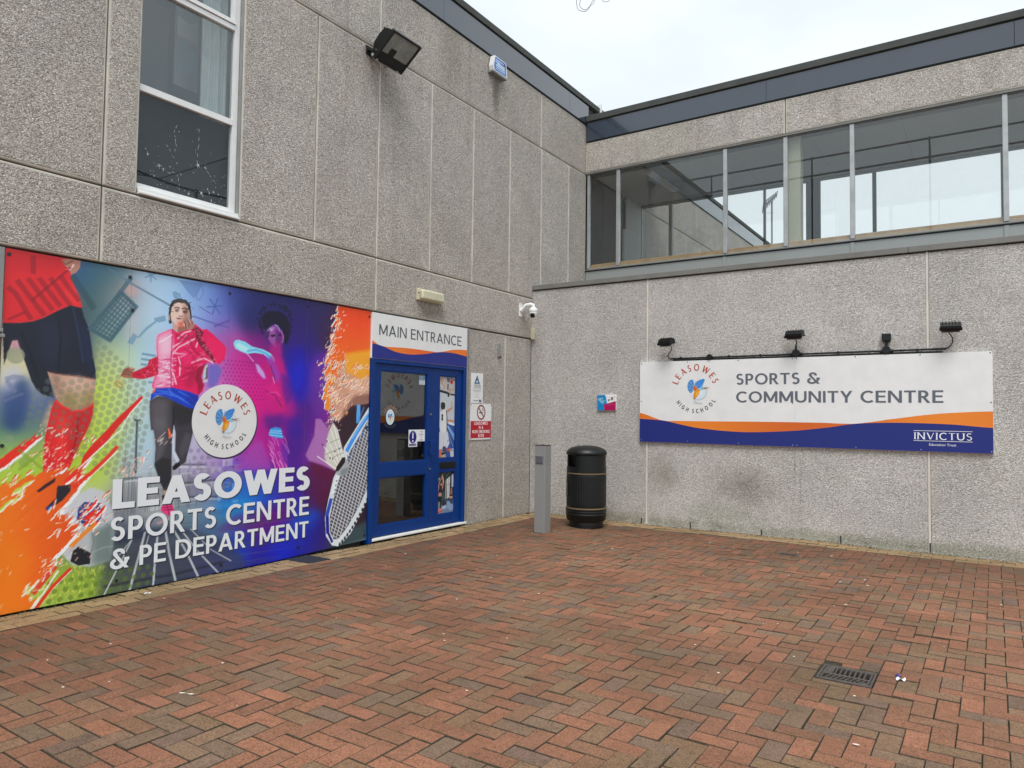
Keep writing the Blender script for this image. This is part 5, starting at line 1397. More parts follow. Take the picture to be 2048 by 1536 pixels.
burst([(-3.763, 2.416)][0], [(-3.770, 2.083)][0], 26, .07, .010, .026, .9, [(250, 240, 220), (236, 110, 40)], white=False)
burst([(-3.939, 2.146)][0], [(-4.038, 2.212)][0], 5, .02, .04, .08, .95, [(240, 100, 60), (52, 22, 36)], wfac=.15)
burst([(-4.076, 1.887)][0], [(-4.116, 1.640)][0], 18, .02, .008, .02, 1.2, [(236, 130, 150), (60, 30, 60)])
burst([(-3.870, 2.075)][0], [(-3.601, 1.655)][0], 60, .07, .010, .026, .75, [(252, 246, 232), (250, 170, 60)], white=False)
burst([(-3.588, 1.811)][0], [(-3.392, 1.873)][0], 34, .035, .010, .024, .75, [(252, 246, 232), (250, 170, 60)], white=False)
# racket
rk = [(-3.309, 1.585), (-3.400, 1.530), (-3.590, 1.295), (-3.756, 1.094), (-3.818, 0.894), (-3.897, 0.774), (-3.963, 0.545), (-4.004, 0.365), (-3.985, 0.167), (-3.899, 0.057), (-3.799, 0.030), (-3.634, 0.146), (-3.465, 0.370), (-3.361, 0.542), (-3.282, 0.681)]
ri = [(-3.305, 1.465), (-3.369, 1.438), (-3.517, 1.229), (-3.678, 1.027), (-3.750, 0.891), (-3.821, 0.744), (-3.889, 0.538), (-3.936, 0.357), (-3.931, 0.209), (-3.876, 0.116), (-3.810, 0.113), (-3.679, 0.228), (-3.528, 0.415), (-3.426, 0.574), (-3.285, 0.761)]
fill(rk, (214, 222, 228))
fill(ri, (74, 74, 80))
A0, A1 = [(-3.941, 0.112), (-3.324, 1.478)], [(-4.025, 0.734), (-3.252, 0.281)]
for k in range(-8, 40):
    a_ = [(-3.942, 0.137), (-3.404, 1.689)]
    dx, dy = [(-3.942, 0.137), (-3.898, 0.131)]
    sx_ = (dy[0] - dx[0]) * k * 1.15
    q0, q1 = (a_[0][0] + sx_ - .35, a_[0][1]), (a_[1][0] + sx_ - .35, a_[1][1])
    n_s = 60
    seg = []
    for s_ in range(n_s + 1):
        f_ = s_ / n_s
        p = (q0[0] + (q1[0] - q0[0]) * f_, q0[1] + (q1[1] - q0[1]) * f_)
        if inside(p[0], p[1], ri): seg.append(p)
    if len(seg) > 1: line([seg[0], seg[-1]], .0085, (236, 236, 240), .95)
for k in range(-7, 52):
    a_ = [(-4.006, 0.145), (-3.273, -0.269)]
    sy_ = .040 * k
    q0, q1 = (a_[0][0], a_[0][1] + sy_), (a_[1][0], a_[1][1] + sy_)
    seg = []
    for s_ in range(61):
        f_ = s_ / 60
        p = (q0[0] + (q1[0] - q0[0]) * f_, q0[1] + (q1[1] - q0[1]) * f_)
        if inside(p[0], p[1], ri): seg.append(p)
    if len(seg) > 1: line([seg[0], seg[-1]], .0080, (222, 224, 230), .9)
line([(-3.307, 1.532), (-3.468, 1.372), (-3.588, 1.230), (-3.721, 1.042)], .050, (70, 146, 226), 1)
line([(-3.345, 1.531), (-3.494, 1.359), (-3.639, 1.180)], .012, (160, 208, 246), .9)
line([(-3.922, 0.553), (-3.974, 0.386), (-3.960, 0.188)], .046, (44, 78, 176), 1); line([(-3.973, 0.374), (-3.957, 0.200), (-3.892, 0.087)], .030, (36, 26, 120), 1)
line([(-3.831, 0.795), (-3.878, 0.698), (-3.911, 0.602)], .046, (226, 236, 242), 1)
for k in range(9):
    f_ = k / 8; a_ = [(-3.854, 0.734), (-3.920, 0.355)]
    disc((a_[0][0] + (a_[1][0] - a_[0][0]) * f_, a_[0][1] + (a_[1][1] - a_[0][1]) * f_), .009, (20, 26, 60), .9, n=8)
for k in range(13):
    f_ = k / 12; a_ = [(-3.792, 0.054), (-3.575, 0.202), (-3.362, 0.556)]
    p = (a_[0][0] * (1 - f_) ** 2 + 2 * a_[1][0] * f_ * (1 - f_) + a_[2][0] * f_ * f_, a_[0][1] * (1 - f_) ** 2 + 2 * a_[1][1] * f_ * (1 - f_) + a_[2][1] * f_ * f_)
    fill([(p[0] - .014, p[1] - .016), (p[0] + .012, p[1] - .022), (p[0] + .02, p[1] + .012), (p[0] - .006, p[1] + .018)], (26, 26, 30), .95)
fill([(-3.584, 1.553), (-3.531, 1.554), (-3.528, 1.359), (-3.585, 1.346)], (96, 166, 232)); line([(-3.577, 1.346), (-3.554, 1.372), (-3.472, 1.529)], .02, (60, 130, 210), .8)
for k in range(7):
    f_ = k / 6; a_ = [(-3.703, 1.003), (-3.395, 1.385)]
    x, y = a_[0][0] + (a_[1][0] - a_[0][0]) * f_, a_[0][1] + (a_[1][1] - a_[0][1]) * f_
    line([(x, y), (x + .012, y - .05)], .012, (30, 90, 170), .9)
# shuttle
fill([(-3.923, 1.360), (-3.860, 1.291), (-3.749, 0.977), (-3.869, 0.840), (-4.046, 0.906), (-4.234, 0.964), (-4.282, 1.026), (-4.173, 1.227), (-4.163, 1.397), (-4.093, 1.397), (-3.977, 1.286)], (172, 118, 178), .9, 1)
fill([(-3.923, 1.360), (-3.860, 1.291), (-3.749, 0.977), (-3.869, 0.840), (-3.999, 0.928), (-4.033, 1.004), (-3.992, 1.224), (-3.962, 1.298)], (208, 210, 196), .95, 1)
for a_ in ([(-3.914, 1.335), (-3.773, 0.968)], [(-3.953, 1.286), (-3.794, 0.944)], [(-3.999, 1.187), (-3.818, 0.913)], [(-4.036, 1.102), (-3.837, 0.889)], [(-4.128, 1.008), (-3.858, 0.859)], [(-3.866, 1.285), (-3.756, 0.980)]):
    line(a_, .011, (244, 244, 234), .85)
for a_ in ([(-3.976, 1.137), (-3.826, 1.184)], [(-4.033, 1.016), (-3.773, 1.094)], [(-3.919, 0.987), (-3.763, 1.031)]): line(a_, .007, (110, 120, 96), .7)
for p in [(-3.998, 1.160), (-4.061, 1.127), (-3.952, 0.982), (-3.914, 0.974), (-3.889, 1.048), (-3.823, 1.077)]: disc(p, .010, (30, 24, 36), .9, n=7)
line([(-3.866, 1.270), (-3.813, 1.278)], .009, (230, 226, 220), .8)
fill([(-3.778, 0.981), (-3.736, 0.979), (-3.718, 0.940), (-3.832, 0.833), (-3.874, 0.840), (-3.859, 0.884)], (34, 24, 30))
fill([(-3.736, 0.976), (-3.673, 0.887), (-3.693, 0.814), (-3.772, 0.776), (-3.848, 0.796), (-3.873, 0.823), (-3.816, 0.844), (-3.738, 0.928)], (166, 172, 176)); fill([(-3.799, 0.843), (-3.682, 0.875), (-3.714, 0.800), (-3.797, 0.780)], (110, 118, 122), .7, 2)
fill([(-4.234, 0.958), (-4.046, 0.900), (-3.882, 0.829), (-3.960, 0.729), (-4.153, 0.815)], (88, 14, 60), .8, 3)
dots([(-4.197, 1.228)][0], 1, 1, .05, .02, (110, 60, 140), .5)
# left burst: streaked edges from noise stretched along the splash direction
def orange_left(n_):
    tt = np.clip((uu[None, :] - MY0) / .85 + (vv[:, None] - .6) * .12, 0, 1)
    c = np.array([234, 122, 26]) * (1 - tt[:, :, None]) + np.array([200, 56, 32]) * tt[:, :, None]
    return c * (0.97 + .06 * n_[:, :, None])
def red_bar(n_): return np.ones((NV, NU, 1)) * np.array([210, 46, 32]) * (0.9 + .2 * n_[:, :, None])
splash([(-7.032, 0.891), (-6.953, 0.931), (-6.855, 0.990), (-6.727, 1.006), (-6.602, 1.013), (-6.517, 0.979), (-6.441, 0.974), (-6.382, 0.940), (-6.475, 0.857), (-6.511, 0.810), (-6.601, 0.750), (-6.636, 0.705), (-6.588, 0.641), (-6.504, 0.612), (-6.447, 0.605), (-6.464, 0.548), (-6.518, 0.486), (-6.553, 0.442), (-6.597, 0.380), (-6.657, 0.312), (-6.699, 0.253), (-6.757, 0.178), (-6.805, 0.093), (-6.743, 0.034), (-6.759, -0.019), (-6.998, -0.021)], 15, ANG, orange_left, 1.0, 3, edge=(3, -4))
fill([(-7.009, 0.488), (-6.871, 0.515), (-6.781, 0.361), (-6.836, 0.230), (-6.813, 0.086), (-6.776, -0.016), (-6.990, -0.023)], (228, 118, 26), .9, 6)
splash([(-6.536, 0.980), (-6.389, 1.133), (-6.274, 1.242), (-6.195, 1.324), (-6.134, 1.365), (-6.193, 1.261), (-6.310, 1.140), (-6.424, 1.013), (-6.515, 0.909), (-6.623, 0.849)], 8, ANG, red_bar, .7, 12, fs=5, ft=40, edge=(2, -3))
splash([(-6.433, 0.744), (-6.318, 0.794), (-6.216, 0.764), (-6.232, 0.642), (-6.308, 0.529), (-6.424, 0.503), (-6.502, 0.553)], 14, ANG, red_bar, 1.25, 17, fs=9, ft=46, edge=(2, -2), thr=.80)
splash([(-7.039, 1.074), (-6.913, 1.199), (-6.765, 1.328), (-6.737, 1.290), (-6.877, 1.132), (-7.036, 1.001)], 8, ANG, red_bar, .8, 23, fs=5, ft=40, edge=(2, -3))
fill([(-6.190, 1.324), (-5.997, 1.557), (-5.993, 1.575), (-6.008, 1.582), (-6.198, 1.397), (-6.296, 1.283), (-6.391, 1.183), (-6.446, 1.105), (-6.463, 1.046), (-6.388, 1.102), (-6.273, 1.211)], (206, 36, 32), .97)
for a_, w_ in (([(-6.163, 1.305), (-6.273, 1.205), (-6.388, 1.094), (-6.481, 1.007)], .010), ([(-5.996, 1.553), (-6.094, 1.439), (-6.163, 1.305)], .009), ([(-6.183, 1.136), (-6.287, 1.037), (-6.383, 0.951), (-6.439, 0.914)], .010), ([(-6.742, -0.004), (-6.692, 0.051), (-6.633, 0.126), (-6.500, 0.247)], .014), ([(-6.835, 0.109), (-6.765, 0.161), (-6.724, 0.209)], .012), ([(-6.748, 0.044), (-6.694, 0.099), (-6.635, 0.193), (-6.592, 0.253)], .012)):
    line(a_, w_, (250, 246, 236), .95)
line([(-6.185, 1.172), (-6.288, 1.062), (-6.383, 0.971), (-6.513, 0.870)], .030, (214, 52, 32), .95)
line([(-6.505, 0.258), (-6.633, 0.140), (-6.746, -0.008)], .026, (206, 48, 32), .95)
line([(-6.612, 0.290), (-6.689, 0.203), (-6.763, 0.113)], .04, (206, 54, 32), .9)
line([(-6.330, 0.582), (-6.424, 0.503), (-6.516, 0.417)], .034, (228, 128, 36), .9)
fill([(-6.624, 0.888), (-6.528, 0.891), (-6.531, 0.842), (-6.584, 0.777), (-6.637, 0.743), (-6.690, 0.710), (-6.699, 0.730), (-6.630, 0.801)], (24, 30, 44), .95); fill([(-6.714, 0.904), (-6.636, 0.952), (-6.644, 0.919), (-6.747, 0.850), (-6.765, 0.861)], (34, 20, 34), .9)
fill([(-6.699, 0.730), (-6.638, 0.763), (-6.655, 0.726), (-6.681, 0.707)], (30, 70, 140), .9)
dr = [(-6.828, 0.706), (-6.190, 1.313)]
ANG = math.atan2(dr[1][1] - dr[0][1], dr[1][0] - dr[0][0])
redc = [(210, 40, 34), (226, 90, 34), (190, 24, 30), (236, 130, 40)]
for seg, n, sp, lo, hi in (([(-6.738, 1.309), (-6.491, 1.286)], 25, .05, .008, .026), ([(-6.725, 1.193), (-6.541, 1.128)], 29, .05, .008, .028), ([(-6.728, 1.040), (-6.575, 1.031)], 25, .05, .008, .026), ([(-6.451, 1.245), (-6.331, 1.161)], 14, .05, .008, .026),
                   ([(-7.005, 1.017), (-6.878, 0.916)], 12, .06, .012, .045), ([(-6.859, 1.084), (-6.758, 1.137)], 9, .05, .010, .035), ([(-6.517, 0.979), (-6.457, 0.885)], 10, .04, .008, .03), ([(-6.471, 0.747), (-6.303, 0.650)], 25, .05, .008, .028),
                   ([(-6.469, 0.687), (-6.328, 0.531)], 21, .06, .010, .03), ([(-6.297, 0.772), (-6.177, 0.802)], 21, .05, .008, .028), ([(-6.151, 0.946), (-5.993, 1.022)], 25, .05, .008, .03), ([(-6.059, 1.047), (-5.897, 1.115)], 10, .04, .008, .026),
                   ([(-6.202, 0.639), (-6.111, 0.713)], 14, .05, .006, .02), ([(-6.497, 0.414), (-6.419, 0.343)], 16, .04, .006, .02), ([(-6.702, 0.329), (-6.550, 0.344)], 19, .05, .008, .028), ([(-6.681, 0.249), (-6.613, 0.334)], 16, .04, .008, .028), ([(-5.890, 1.234), (-5.820, 1.189)], 6, .02, .006, .014)):
    burst(seg[0], seg[1], n, sp, lo, hi, ANG, redc)
burst([(-6.736, 1.251)][0], [(-6.646, 0.987)][0], 37, .06, .006, .018, ANG, [(250, 244, 236), (250, 200, 190)], white=False)
burst([(-6.988, 0.796)][0], [(-6.844, 0.914)][0], 10, .05, .02, .06, ANG, [(176, 196, 60), (236, 130, 40)], wfac=.16)
burst([(-6.915, 0.789)][0], [(-6.835, 0.894)][0], 6, .03, .04, .10, ANG, [(180, 204, 80)], wfac=.2)
burst([(-6.592, 0.759)][0], [(-6.606, 0.624)][0], 9, .05, .02, .06, ANG, [(200, 210, 220), (214, 80, 36)], wfac=.2)
burst([(-6.622, 0.567)][0], [(-6.502, 0.553)][0], 9, .05, .02, .06, ANG, [(210, 60, 34), (196, 200, 206)], wfac=.2)
burst([(-6.764, 0.132)][0], [(-6.619, 0.258)][0], 6, .03, .02, .05, ANG, [(170, 190, 80), (206, 54, 32)], wfac=.22)
for p, s_ in zip([(-6.851, 0.405), (-6.930, 0.330), (-6.913, 0.290), (-6.979, 0.534), (-6.915, 0.590), (-6.783, 0.066), (-6.750, 0.335), (-6.856, 0.662), (-6.819, 0.587), (-6.981, 0.589)], (.016, .012, .018, .012, .010, .010, .007, .008, .020, .014)):
    burst(p, p, 1, .001, s_, s_ * 1.05, ANG, [(250, 246, 236)], white=False)
sc = [(-6.808, 1.091)][0]
for q in range(2): line([(sc[0] - .09 * (1 - 2 * q), sc[1] + .08), (sc[0] + .08 * (1 - 2 * q), sc[1] - .07)], .024, (120, 150, 50), .5)
fill([(-6.981, 1.256), (-6.949, 1.276), (-6.925, 1.253), (-6.937, 1.222), (-6.972, 1.226)], (128, 146, 118), .8)

# soft printed halo behind the big lettering
def halo(pts, w, a): line(pts, w, (20, 24, 40), a, 3)
for z0_, z1_, y1_ in ((.66, .915, -4.20), (.405, .608, -4.22), (.19, .355, -4.22)):
    fill([(-6.24, z0_ - .02), (y1_, z0_ - .02), (y1_, z1_ - .03), (-6.24, z1_ - .03)], (20, 26, 44), .12, 6)

g_ = IMG.mean(axis=2, keepdims=True)
IMG = g_ + (IMG - g_) * 1.10
IMG = np.clip(IMG, 0, 255) / 255
IMG = (IMG + .10 * (IMG * IMG * (3 - 2 * IMG) - IMG)) * 255
IMG[:, :int(1.3 / DU)] = IMG[:, :int(1.3 / DU)] * .985 + 4
LIN = s2l(np.clip(IMG * 1.04 + 6, 0, 255))
mural = thing('mural_board', (-.03, -5.2, 0.0), 'large colourful printed sports mural of boards left of the blue entrance door', 'mural')
seams = [-7.030, -6.120, -5.210, -4.302, -3.398]
for a, b in zip(seams, seams[1:]):
    a_, b_ = a + .0008, b - .0008
    us = [a_] + [u for u in uu if a_ + .001 < u < b_ - .001] + [b_]
    us = np.array(us)
    zb = lambda u: .006 + max(0.0, min(1.0, (u + 4.7) / 1.3)) * .042
    nu_, nv_ = len(us), NV
    xs3 = np.zeros((nv_, nu_, 3))
    lo = np.array([zb(u) for u in us])
    Z = lo[None, :] + (vv[:, None] - MZ0) / (MZ1 - MZ0) * (MZ1 - lo[None, :])
    xs3[:, :, 0] = -.025; xs3[:, :, 1] = us[None, :]; xs3[:, :, 2] = Z
    # sample the print at the real position of each grid point
    iu = np.clip((us - MY0) / (MY1 - MY0) * (NU - 1), 0, NU - 1.001); i0 = iu.astype(int); fu = (iu - i0)[None, :, None]
    jv = np.clip((Z - MZ0) / (MZ1 - MZ0) * (NV - 1), 0, NV - 1.001); j0 = jv.astype(int); fv = (jv - j0)[:, :, None]
    I0 = np.broadcast_to(i0[None, :], j0.shape)
    colr = (LIN[j0, I0] * (1 - fu) + LIN[j0, I0 + 1] * fu) * (1 - fv) + (LIN[j0 + 1, I0] * (1 - fu) + LIN[j0 + 1, I0 + 1] * fu) * fv
    c0 = Vector((-.03, (a + b) / 2, 1.3))
    V_ = xs3.reshape(-1, 3) - np.array(c0)
    idx = np.arange(nu_ * nv_).reshape(nv_, nu_)
    Q = np.stack([idx[:-1, :-1], idx[:-1, 1:], idx[1:, 1:], idx[1:, :-1]], -1).reshape(-1, 4)
    # thin aluminium edge round the board
    eb = []
    for (uA, zA, uB, zB) in ((a_, lo[0], b_, lo[-1]), (b_, lo[-1], b_, MZ1), (b_, MZ1, a_, MZ1), (a_, MZ1, a_, lo[0])):
        eb.append([(-.028, uA, zA), (-.028, uB, zB), (-.0251, uB, zB), (-.0251, uA, zA)])
    nb = len(V_)
    EV = np.array([p for q in eb for p in q]) - np.array(c0)
    Vall = np.vstack([V_, EV])
    Qall = np.vstack([Q, np.arange(16).reshape(4, 4) + nb])
    me = bpy.data.meshes.new('print_panel')
    me.vertices.add(len(Vall)); me.vertices.foreach_set('co', Vall.ravel())
    me.loops.add(Qall.size); me.loops.foreach_set('vertex_index', Qall.ravel().astype(np.int32))
    me.polygons.add(len(Qall)); me.polygons.foreach_set('loop_start', (np.arange(len(Qall)) * 4).astype(np.int32))
    me.update(calc_edges=True)
    me.materials.append(MAT['ink']); me.materials.append(MAT['alu'])
    mi_ = np.zeros(len(Qall), np.int32); mi_[-4:] = 1
    me.polygons.foreach_set('material_index', mi_)
    at = me.color_attributes.new('ink', 'FLOAT_COLOR', 'POINT')
    buf = np.ones((len(Vall), 4), np.float32); buf[:nb, :3] = colr.reshape(-1, 3)
    at.data.foreach_set('color', buf.ravel())
    me.validate()
    o = bpy.data.objects.new('print_panel', me)
    col.objects.link(o); o.parent = mural; o.location = c0 - ORG[mural.name]
sc_ = MB()
for (y, z) in ((-7.005, 2.57), (-6.135, 2.55), (-6.105, 2.28), (-5.21, 2.55), (-4.30, 2.55), (-3.42, 2.55), (-6.16, .10), (-5.22, .07), (-4.35, .10), (-3.43, .10), (-5.22, 1.3), (-7.0, 1.2), (-3.43, 1.3)):
    MB().tube([(-.0245, y, z), (-.021, y, z)], .014, 12).build('screw', [MAT['screw']], mural)

fnM = onX(-.0245)
# lettering with its printed drop shadow
def mural_line(text, u0, u1, z0, cap, w, sp):
    write_words(fnM, .0002, mural, text, u0 + .010, z0 - .010, cap, u1 - u0, (46, 50, 74), w=w, sp=sp, name='lettering_shadow')
    write_words(fnM, .0016, mural, text, u0, z0, cap, u1 - u0, (236, 240, 244), w=w, sp=sp)
mural_line('LEASOWES', -6.215, -4.215, .672, .237, .225, .065)
mural_line('SPORTS CENTRE', -6.222, -4.222, .418, .186, .165, .10)
mural_line('& PE DEPARTMENT', -6.215, -4.222, .192, .160, .165, .10)

# school badge
def kingfisher(ik, cu, cv, s):
    def T(pts): return [(cu + x * s, cv + y * s) for x, y in pts]
    ik.ell(cu + .14 * s, cv - .16 * s, .56 * s, .58 * s, (196, 204, 212)); ik.ell(cu + .10 * s, cv - .12 * s, .55 * s, .57 * s, (214, 232, 240))
    ik.ell(cu - .02 * s, cv - .02 * s, .48 * s, .50 * s, (226, 238, 242))
    lw = [(-.16, .10), (-.15, .34), (-.26, .62), (-.44, .60), (-.58, .44), (-.64, .20), (-.60, -.06), (-.48, -.24), (-.34, -.28), (-.22, -.10)]
    ik.poly(T(lw), (84, 150, 214))
    for k in range(9):
        q = lw[2:8][min(k * 5 // 8, 5)]
        a_ = R(100 + k * 15); l_ = .50
        ik.stroke(T([(-.17, .06), (-.17 + l_ * .82 * math.cos(a_), .10 + l_ * .95 * math.sin(a_))]), .022 * s, (40, 92, 172) if k % 2 else (150, 198, 236))
    rw_ = [(-.10, .06), (-.12, .30), (.0, .48), (.22, .60), (.50, .66), (.54, .56), (.46, .40), (.40, .22), (.28, .10), (.08, .02)]
    ik.poly(T(rw_), (58, 140, 222))
    for k in range(8):
        a_ = R(26 + k * 9.5); l_ = .62 - .02 * k
        ik.stroke(T([(-.06, .08), (-.08 + l_ * .95 * math.cos(a_), .08 + l_ * .9 * math.sin(a_))]), .020 * s, (28, 100, 190) if k % 2 else (130, 192, 240))
    ik.poly(T([(.06, -.02), (.28, .10), (.46, .12), (.52, .04), (.40, -.06), (.20, -.10)]), (150, 200, 226))
    ik.poly(T([(-.22, .14), (-.12, .24), (.04, .02), (.20, -.08), (.18, -.30), (.02, -.52), (-.16, -.60), (-.24, -.42), (-.16, -.20), (-.20, -.02)]), (232, 150, 40))
    ik.poly(T([(-.22, .14), (-.14, .2), (0, -.02), (-.08, -.14), (-.2, -.02)]), (220, 96, 40)); ik.poly(T([(.0, -.2), (.14, -.16), (.10, -.34), (-.08, -.50)]), (246, 190, 70))
    ik.ell(cu + .40 * s, cv + .06 * s, .035 * s, .035 * s, (50, 40, 40), n=8)
    ik.poly(T([(.48, .08), (.94, .12), (.50, .03)]), (150, 96, 70)); ik.poly(T([(.48, .05), (.92, -.02), (.48, .0)]), (170, 120, 90))
    ik.poly(T([(-.14, -.58), (-.22, -.66), (-.10, -.72), (-.04, -.62)]), (190, 96, 40))
    for k in range(9):
        x = -.28 + k * .085
        ik.poly(T([(-.12, -.66), (x, -.98 + .04 * (k % 3)), (x + .05, -.90)]), (198, 214, 222) if k % 2 else (236, 243, 245))
def badge(ik, cu, cv, r, white=(233, 238, 240)):
    write_arc(ik, 'LEASOWES', cu, cv, r * .625, 166, 14, r * .225, (182, 74, 52), w=.19, serif=True, sq=1.02)
    write_arc(ik, 'HIGH SCHOOL', cu, cv, r * .80, 212, 332, r * .14, (40, 48, 62), w=.18, top=False, sq=.86)
    kingfisher(ik, cu, cv + r * .02, r * .52)
bd = MB()
cy_, cz_, br_ = -5.216, 1.375, .334
pts_ = [(cy_ + br_ * math.cos(i * math.tau / 72), cz_ + br_ * math.sin(i * math.tau / 72)) for i in range(72)]
shd = Ink(fnM, base=.0002)
shd.ell(cy_ + .008, cz_ - .009, br_ + .006, br_ + .006, (58, 40, 84), n=64)
shd.build('badge_shadow', mural)
bo = bd.prism(pts_, lambda u, v, d: (-.0245 + d, u, v), .0008, .0022).build('badge_disc', [MAT['white']], mural)
bi = Ink(onX(-.0222)); badge(bi, cy_, cz_, br_ * .96); bi.build('badge_print', bo)

# ================================================================== window and print left of the mural (mostly outside the frame)
sw = thing('side_window', (-.03, -7.6, 0.0), 'grey framed glazing with a dark basketball print left of the sports mural', 'window')
MB().box(-.06, .0, -7.085, -7.040, 2.03, 2.61, c=.004).box(-.06, -.012, -7.085, -7.040, 0.0, 2.0, c=.003).box(-.06, .0, -8.6, -8.55, 0, 2.61).build('frame', [MAT['alu_dull']], sw)
MB().box(-.06, .012, -8.6, -7.035, 2.005, 2.03, c=.003).box(-.06, .03, -8.6, -7.028, 1.965, 1.99, c=.004).build('transom', [MAT['alu_dull']], sw)
MB().box(-.07, -.03, -8.55, -7.086, 0.02, 1.96).build('lower_panel', [MAT['sillpanel']], sw)
bp = Ink(onX(-.034))
bp.rect(-8.55, -7.086, 2.03, 2.6, (24, 26, 34)); bp.poly([(-7.3, 2.06), (-7.086, 2.06), (-7.086, 2.26), (-7.14, 2.30), (-7.3, 2.2)], (196, 130, 50))
bp.ell(-7.18, 2.47, .12, .09, (120, 36, 40)); bp.stroke([(-7.3, 2.36), (-7.086, 2.40)], .05, (190, 150, 130)); bp.stroke([(-7.3, 2.45), (-7.086, 2.46)], .012, (70, 16, 22))
MB().box(-.05, -.034, -8.55, -7.086, 2.03, 2.6).build('print_board', [MAT['black']], sw)
bp.build('print', sw)

# ================================================================== entrance: sign board and blue doors
es = thing('entrance_sign', (-.02, -2.5, 2.084), 'white MAIN ENTRANCE sign with orange and blue waves above the blue door', 'sign')
MB().box(-.06, .0, -3.394, -1.630, 2.086, 2.606, c=.002).build('sign_board', [MAT['white']], es)
def smooth(ctrl, n=60):
    xs = [p[0] for p in ctrl]; ys = [p[1] for p in ctrl]
    q = np.linspace(xs[0], xs[-1], n)
    # Catmull-Rom through the control points
    out = []
    for x in q:
        i = max(0, min(len(xs) - 2, int(np.searchsorted(xs, x)) - 1))
        p0, p1, p2, p3 = ys[max(i - 1, 0)], ys[i], ys[i + 1], ys[min(i + 2, len(ys) - 1)]
        f_ = (x - xs[i]) / (xs[i + 1] - xs[i])
        out.append((float(x), 0.5 * ((2 * p1) + (-p0 + p2) * f_ + (2 * p0 - 5 * p1 + 4 * p2 - p3) * f_ ** 2 + (-p0 + 3 * p1 - 3 * p2 + p3) * f_ ** 3)))
    return out
def waves(ik, top, blue, u0, u1, v0, oc, oc2, bc):
    n = 90
    A_, B_ = smooth(top, n), smooth(blue, n)
    for i in range(n - 1):
        (x0, a0), (x1, a1) = A_[i], A_[i + 1]; b0, b1 = B_[i][1], B_[i + 1][1]
        f_ = i / n
        c = tuple(oc[k] + (oc2[k] - oc[k]) * (0.5 + 0.5 * math.sin(f_ * 9)) for k in range(3))
        if max(a0 - b0, a1 - b1) > .001: ik.poly([(x0, b0 - .004), (x1, b1 - .004), (x1, max(a1, b1)), (x0, max(a0, b0))], c, 0)
        ik.poly([(x0, v0), (x1, v0), (x1, b1), (x0, b0)], bc, 1)
    ik.k = 2
ei = Ink(onX(.0002))
waves(ei, [(-3.392, 2.286), (-3.30, 2.246), (-3.21, 2.232), (-2.76, 2.245), (-2.33, 2.240), (-2.22, 2.243), (-1.91, 2.297), (-1.632, 2.316)],
      [(-3.392, 2.250), (-3.23, 2.233), (-3.01, 2.184), (-2.76, 2.172), (-2.49, 2.197), (-2.21, 2.242), (-1.91, 2.252), (-1.632, 2.230)], -3.392, -1.632, 2.088, (236, 106, 42), (240, 126, 44), (34, 46, 134))
ei.build('print', es)
write_words(onX(.0002), .0012, es, 'MAIN ENTRANCE', -3.285, 2.357, .125, 1.53, (78, 84, 92), w=.125, sp=.14)
MB().box(-.05, .006, -1.629, -1.592, .02, 2.612, c=.003).build('edge_trim', [MAT['alu_dull']], es)

door = thing('entrance_door', (-.05, -2.5, .04), 'blue aluminium double entrance door with dark glass and printed side leaf', 'door')
DZ0, DZ1 = .050, 2.083
f1 = MB()
f1.box(-.12, .006, -3.392, -3.330, .0, DZ1, c=.003).box(-.12, .0, -1.688, -1.632, .045, DZ1, c=.003).box(-.12, -.004, -3.330, -1.688, DZ1 - .045, DZ1, c=.003)
f1.build('frame', [MAT['bluepaint']], door)
MB().box(-.12, .02, -3.34, -1.60, .020, .046, c=.004).build('threshold', [MAT['white']], door)
def leaf(name, y0, y1, z0, z1, ph, x0=-.085, x1=-.028):
    """leaf: stiles and rails around panes ph = list of (ya,yb,za,zb)"""
    mb = MB()
    ya, yb = ph[0][0], ph[0][1]
    mb.box(x0, x1, y0, ya, z0, z1, c=.003).box(x0, x1, yb, y1, z0, z1, c=.003)
    zs = [z0] + [z for p in sorted(ph, key=lambda p: p[2]) for z in (p[2], p[3])] + [z1]
    for a, b in zip(zs[::2], zs[1::2]): mb.box(x0, x1 - .0005, ya, yb, a, b, c=.002)
    for p in ph:   # glazing beads
        for q in ((p[0], p[0] + .012, p[2], p[3]), (p[1] - .012, p[1], p[2], p[3]), (p[0] + .0121, p[1] - .0121, p[2], p[2] + .012), (p[0] + .0121, p[1] - .0121, p[3] - .012, p[3])):
            mb.box(x0 + .005, x1 - .008, q[0], q[1], q[2], q[3])
    o = mb.build(name, [MAT['bluepaint']], door)
    return o
big = [(-3.213, -2.383, .885, 1.958), (-3.213, -2.383, .172, .722)]
lf = leaf('door_leaf', -3.328, -2.292, DZ0 + .008, DZ1 - .047, big)
for p in big: MB().box(-.060, -.054, p[0] + .008, p[1] - .008, p[2] + .008, p[3] - .008).build('glass_pane', [MAT['doorglass']], lf)
small = [(-2.148, -1.800, .895, 1.952), (-2.148, -1.800, .182, .722)]
lf2 = leaf('side_leaf', -2.286, -1.690, DZ0 + .008, DZ1 - .047, small)
for p in small: MB().box(-.060, -.054, p[0] + .008, p[1] - .008, p[2] + .008, p[3] - .008).build('glass_pane', [MAT['doorglass']], lf2)
MB().box(-.095, -.03, -2.2915, -2.2865, .06, 2.03).build('meeting_gasket', [MAT['darkline']], door)
MB().box(-.028, -.020, -2.13, -1.805, .766, .846, c=.003).build('letter_plate', [MAT['black']], lf2)
MB().box(-.0198, -.016, -2.10, -1.83, .786, .826, c=.002).box(-.0155, -.013, -2.10, -1.83, .784, .790).build('letter_flap', [MAT['blackmet']], lf2)
hb = MB()
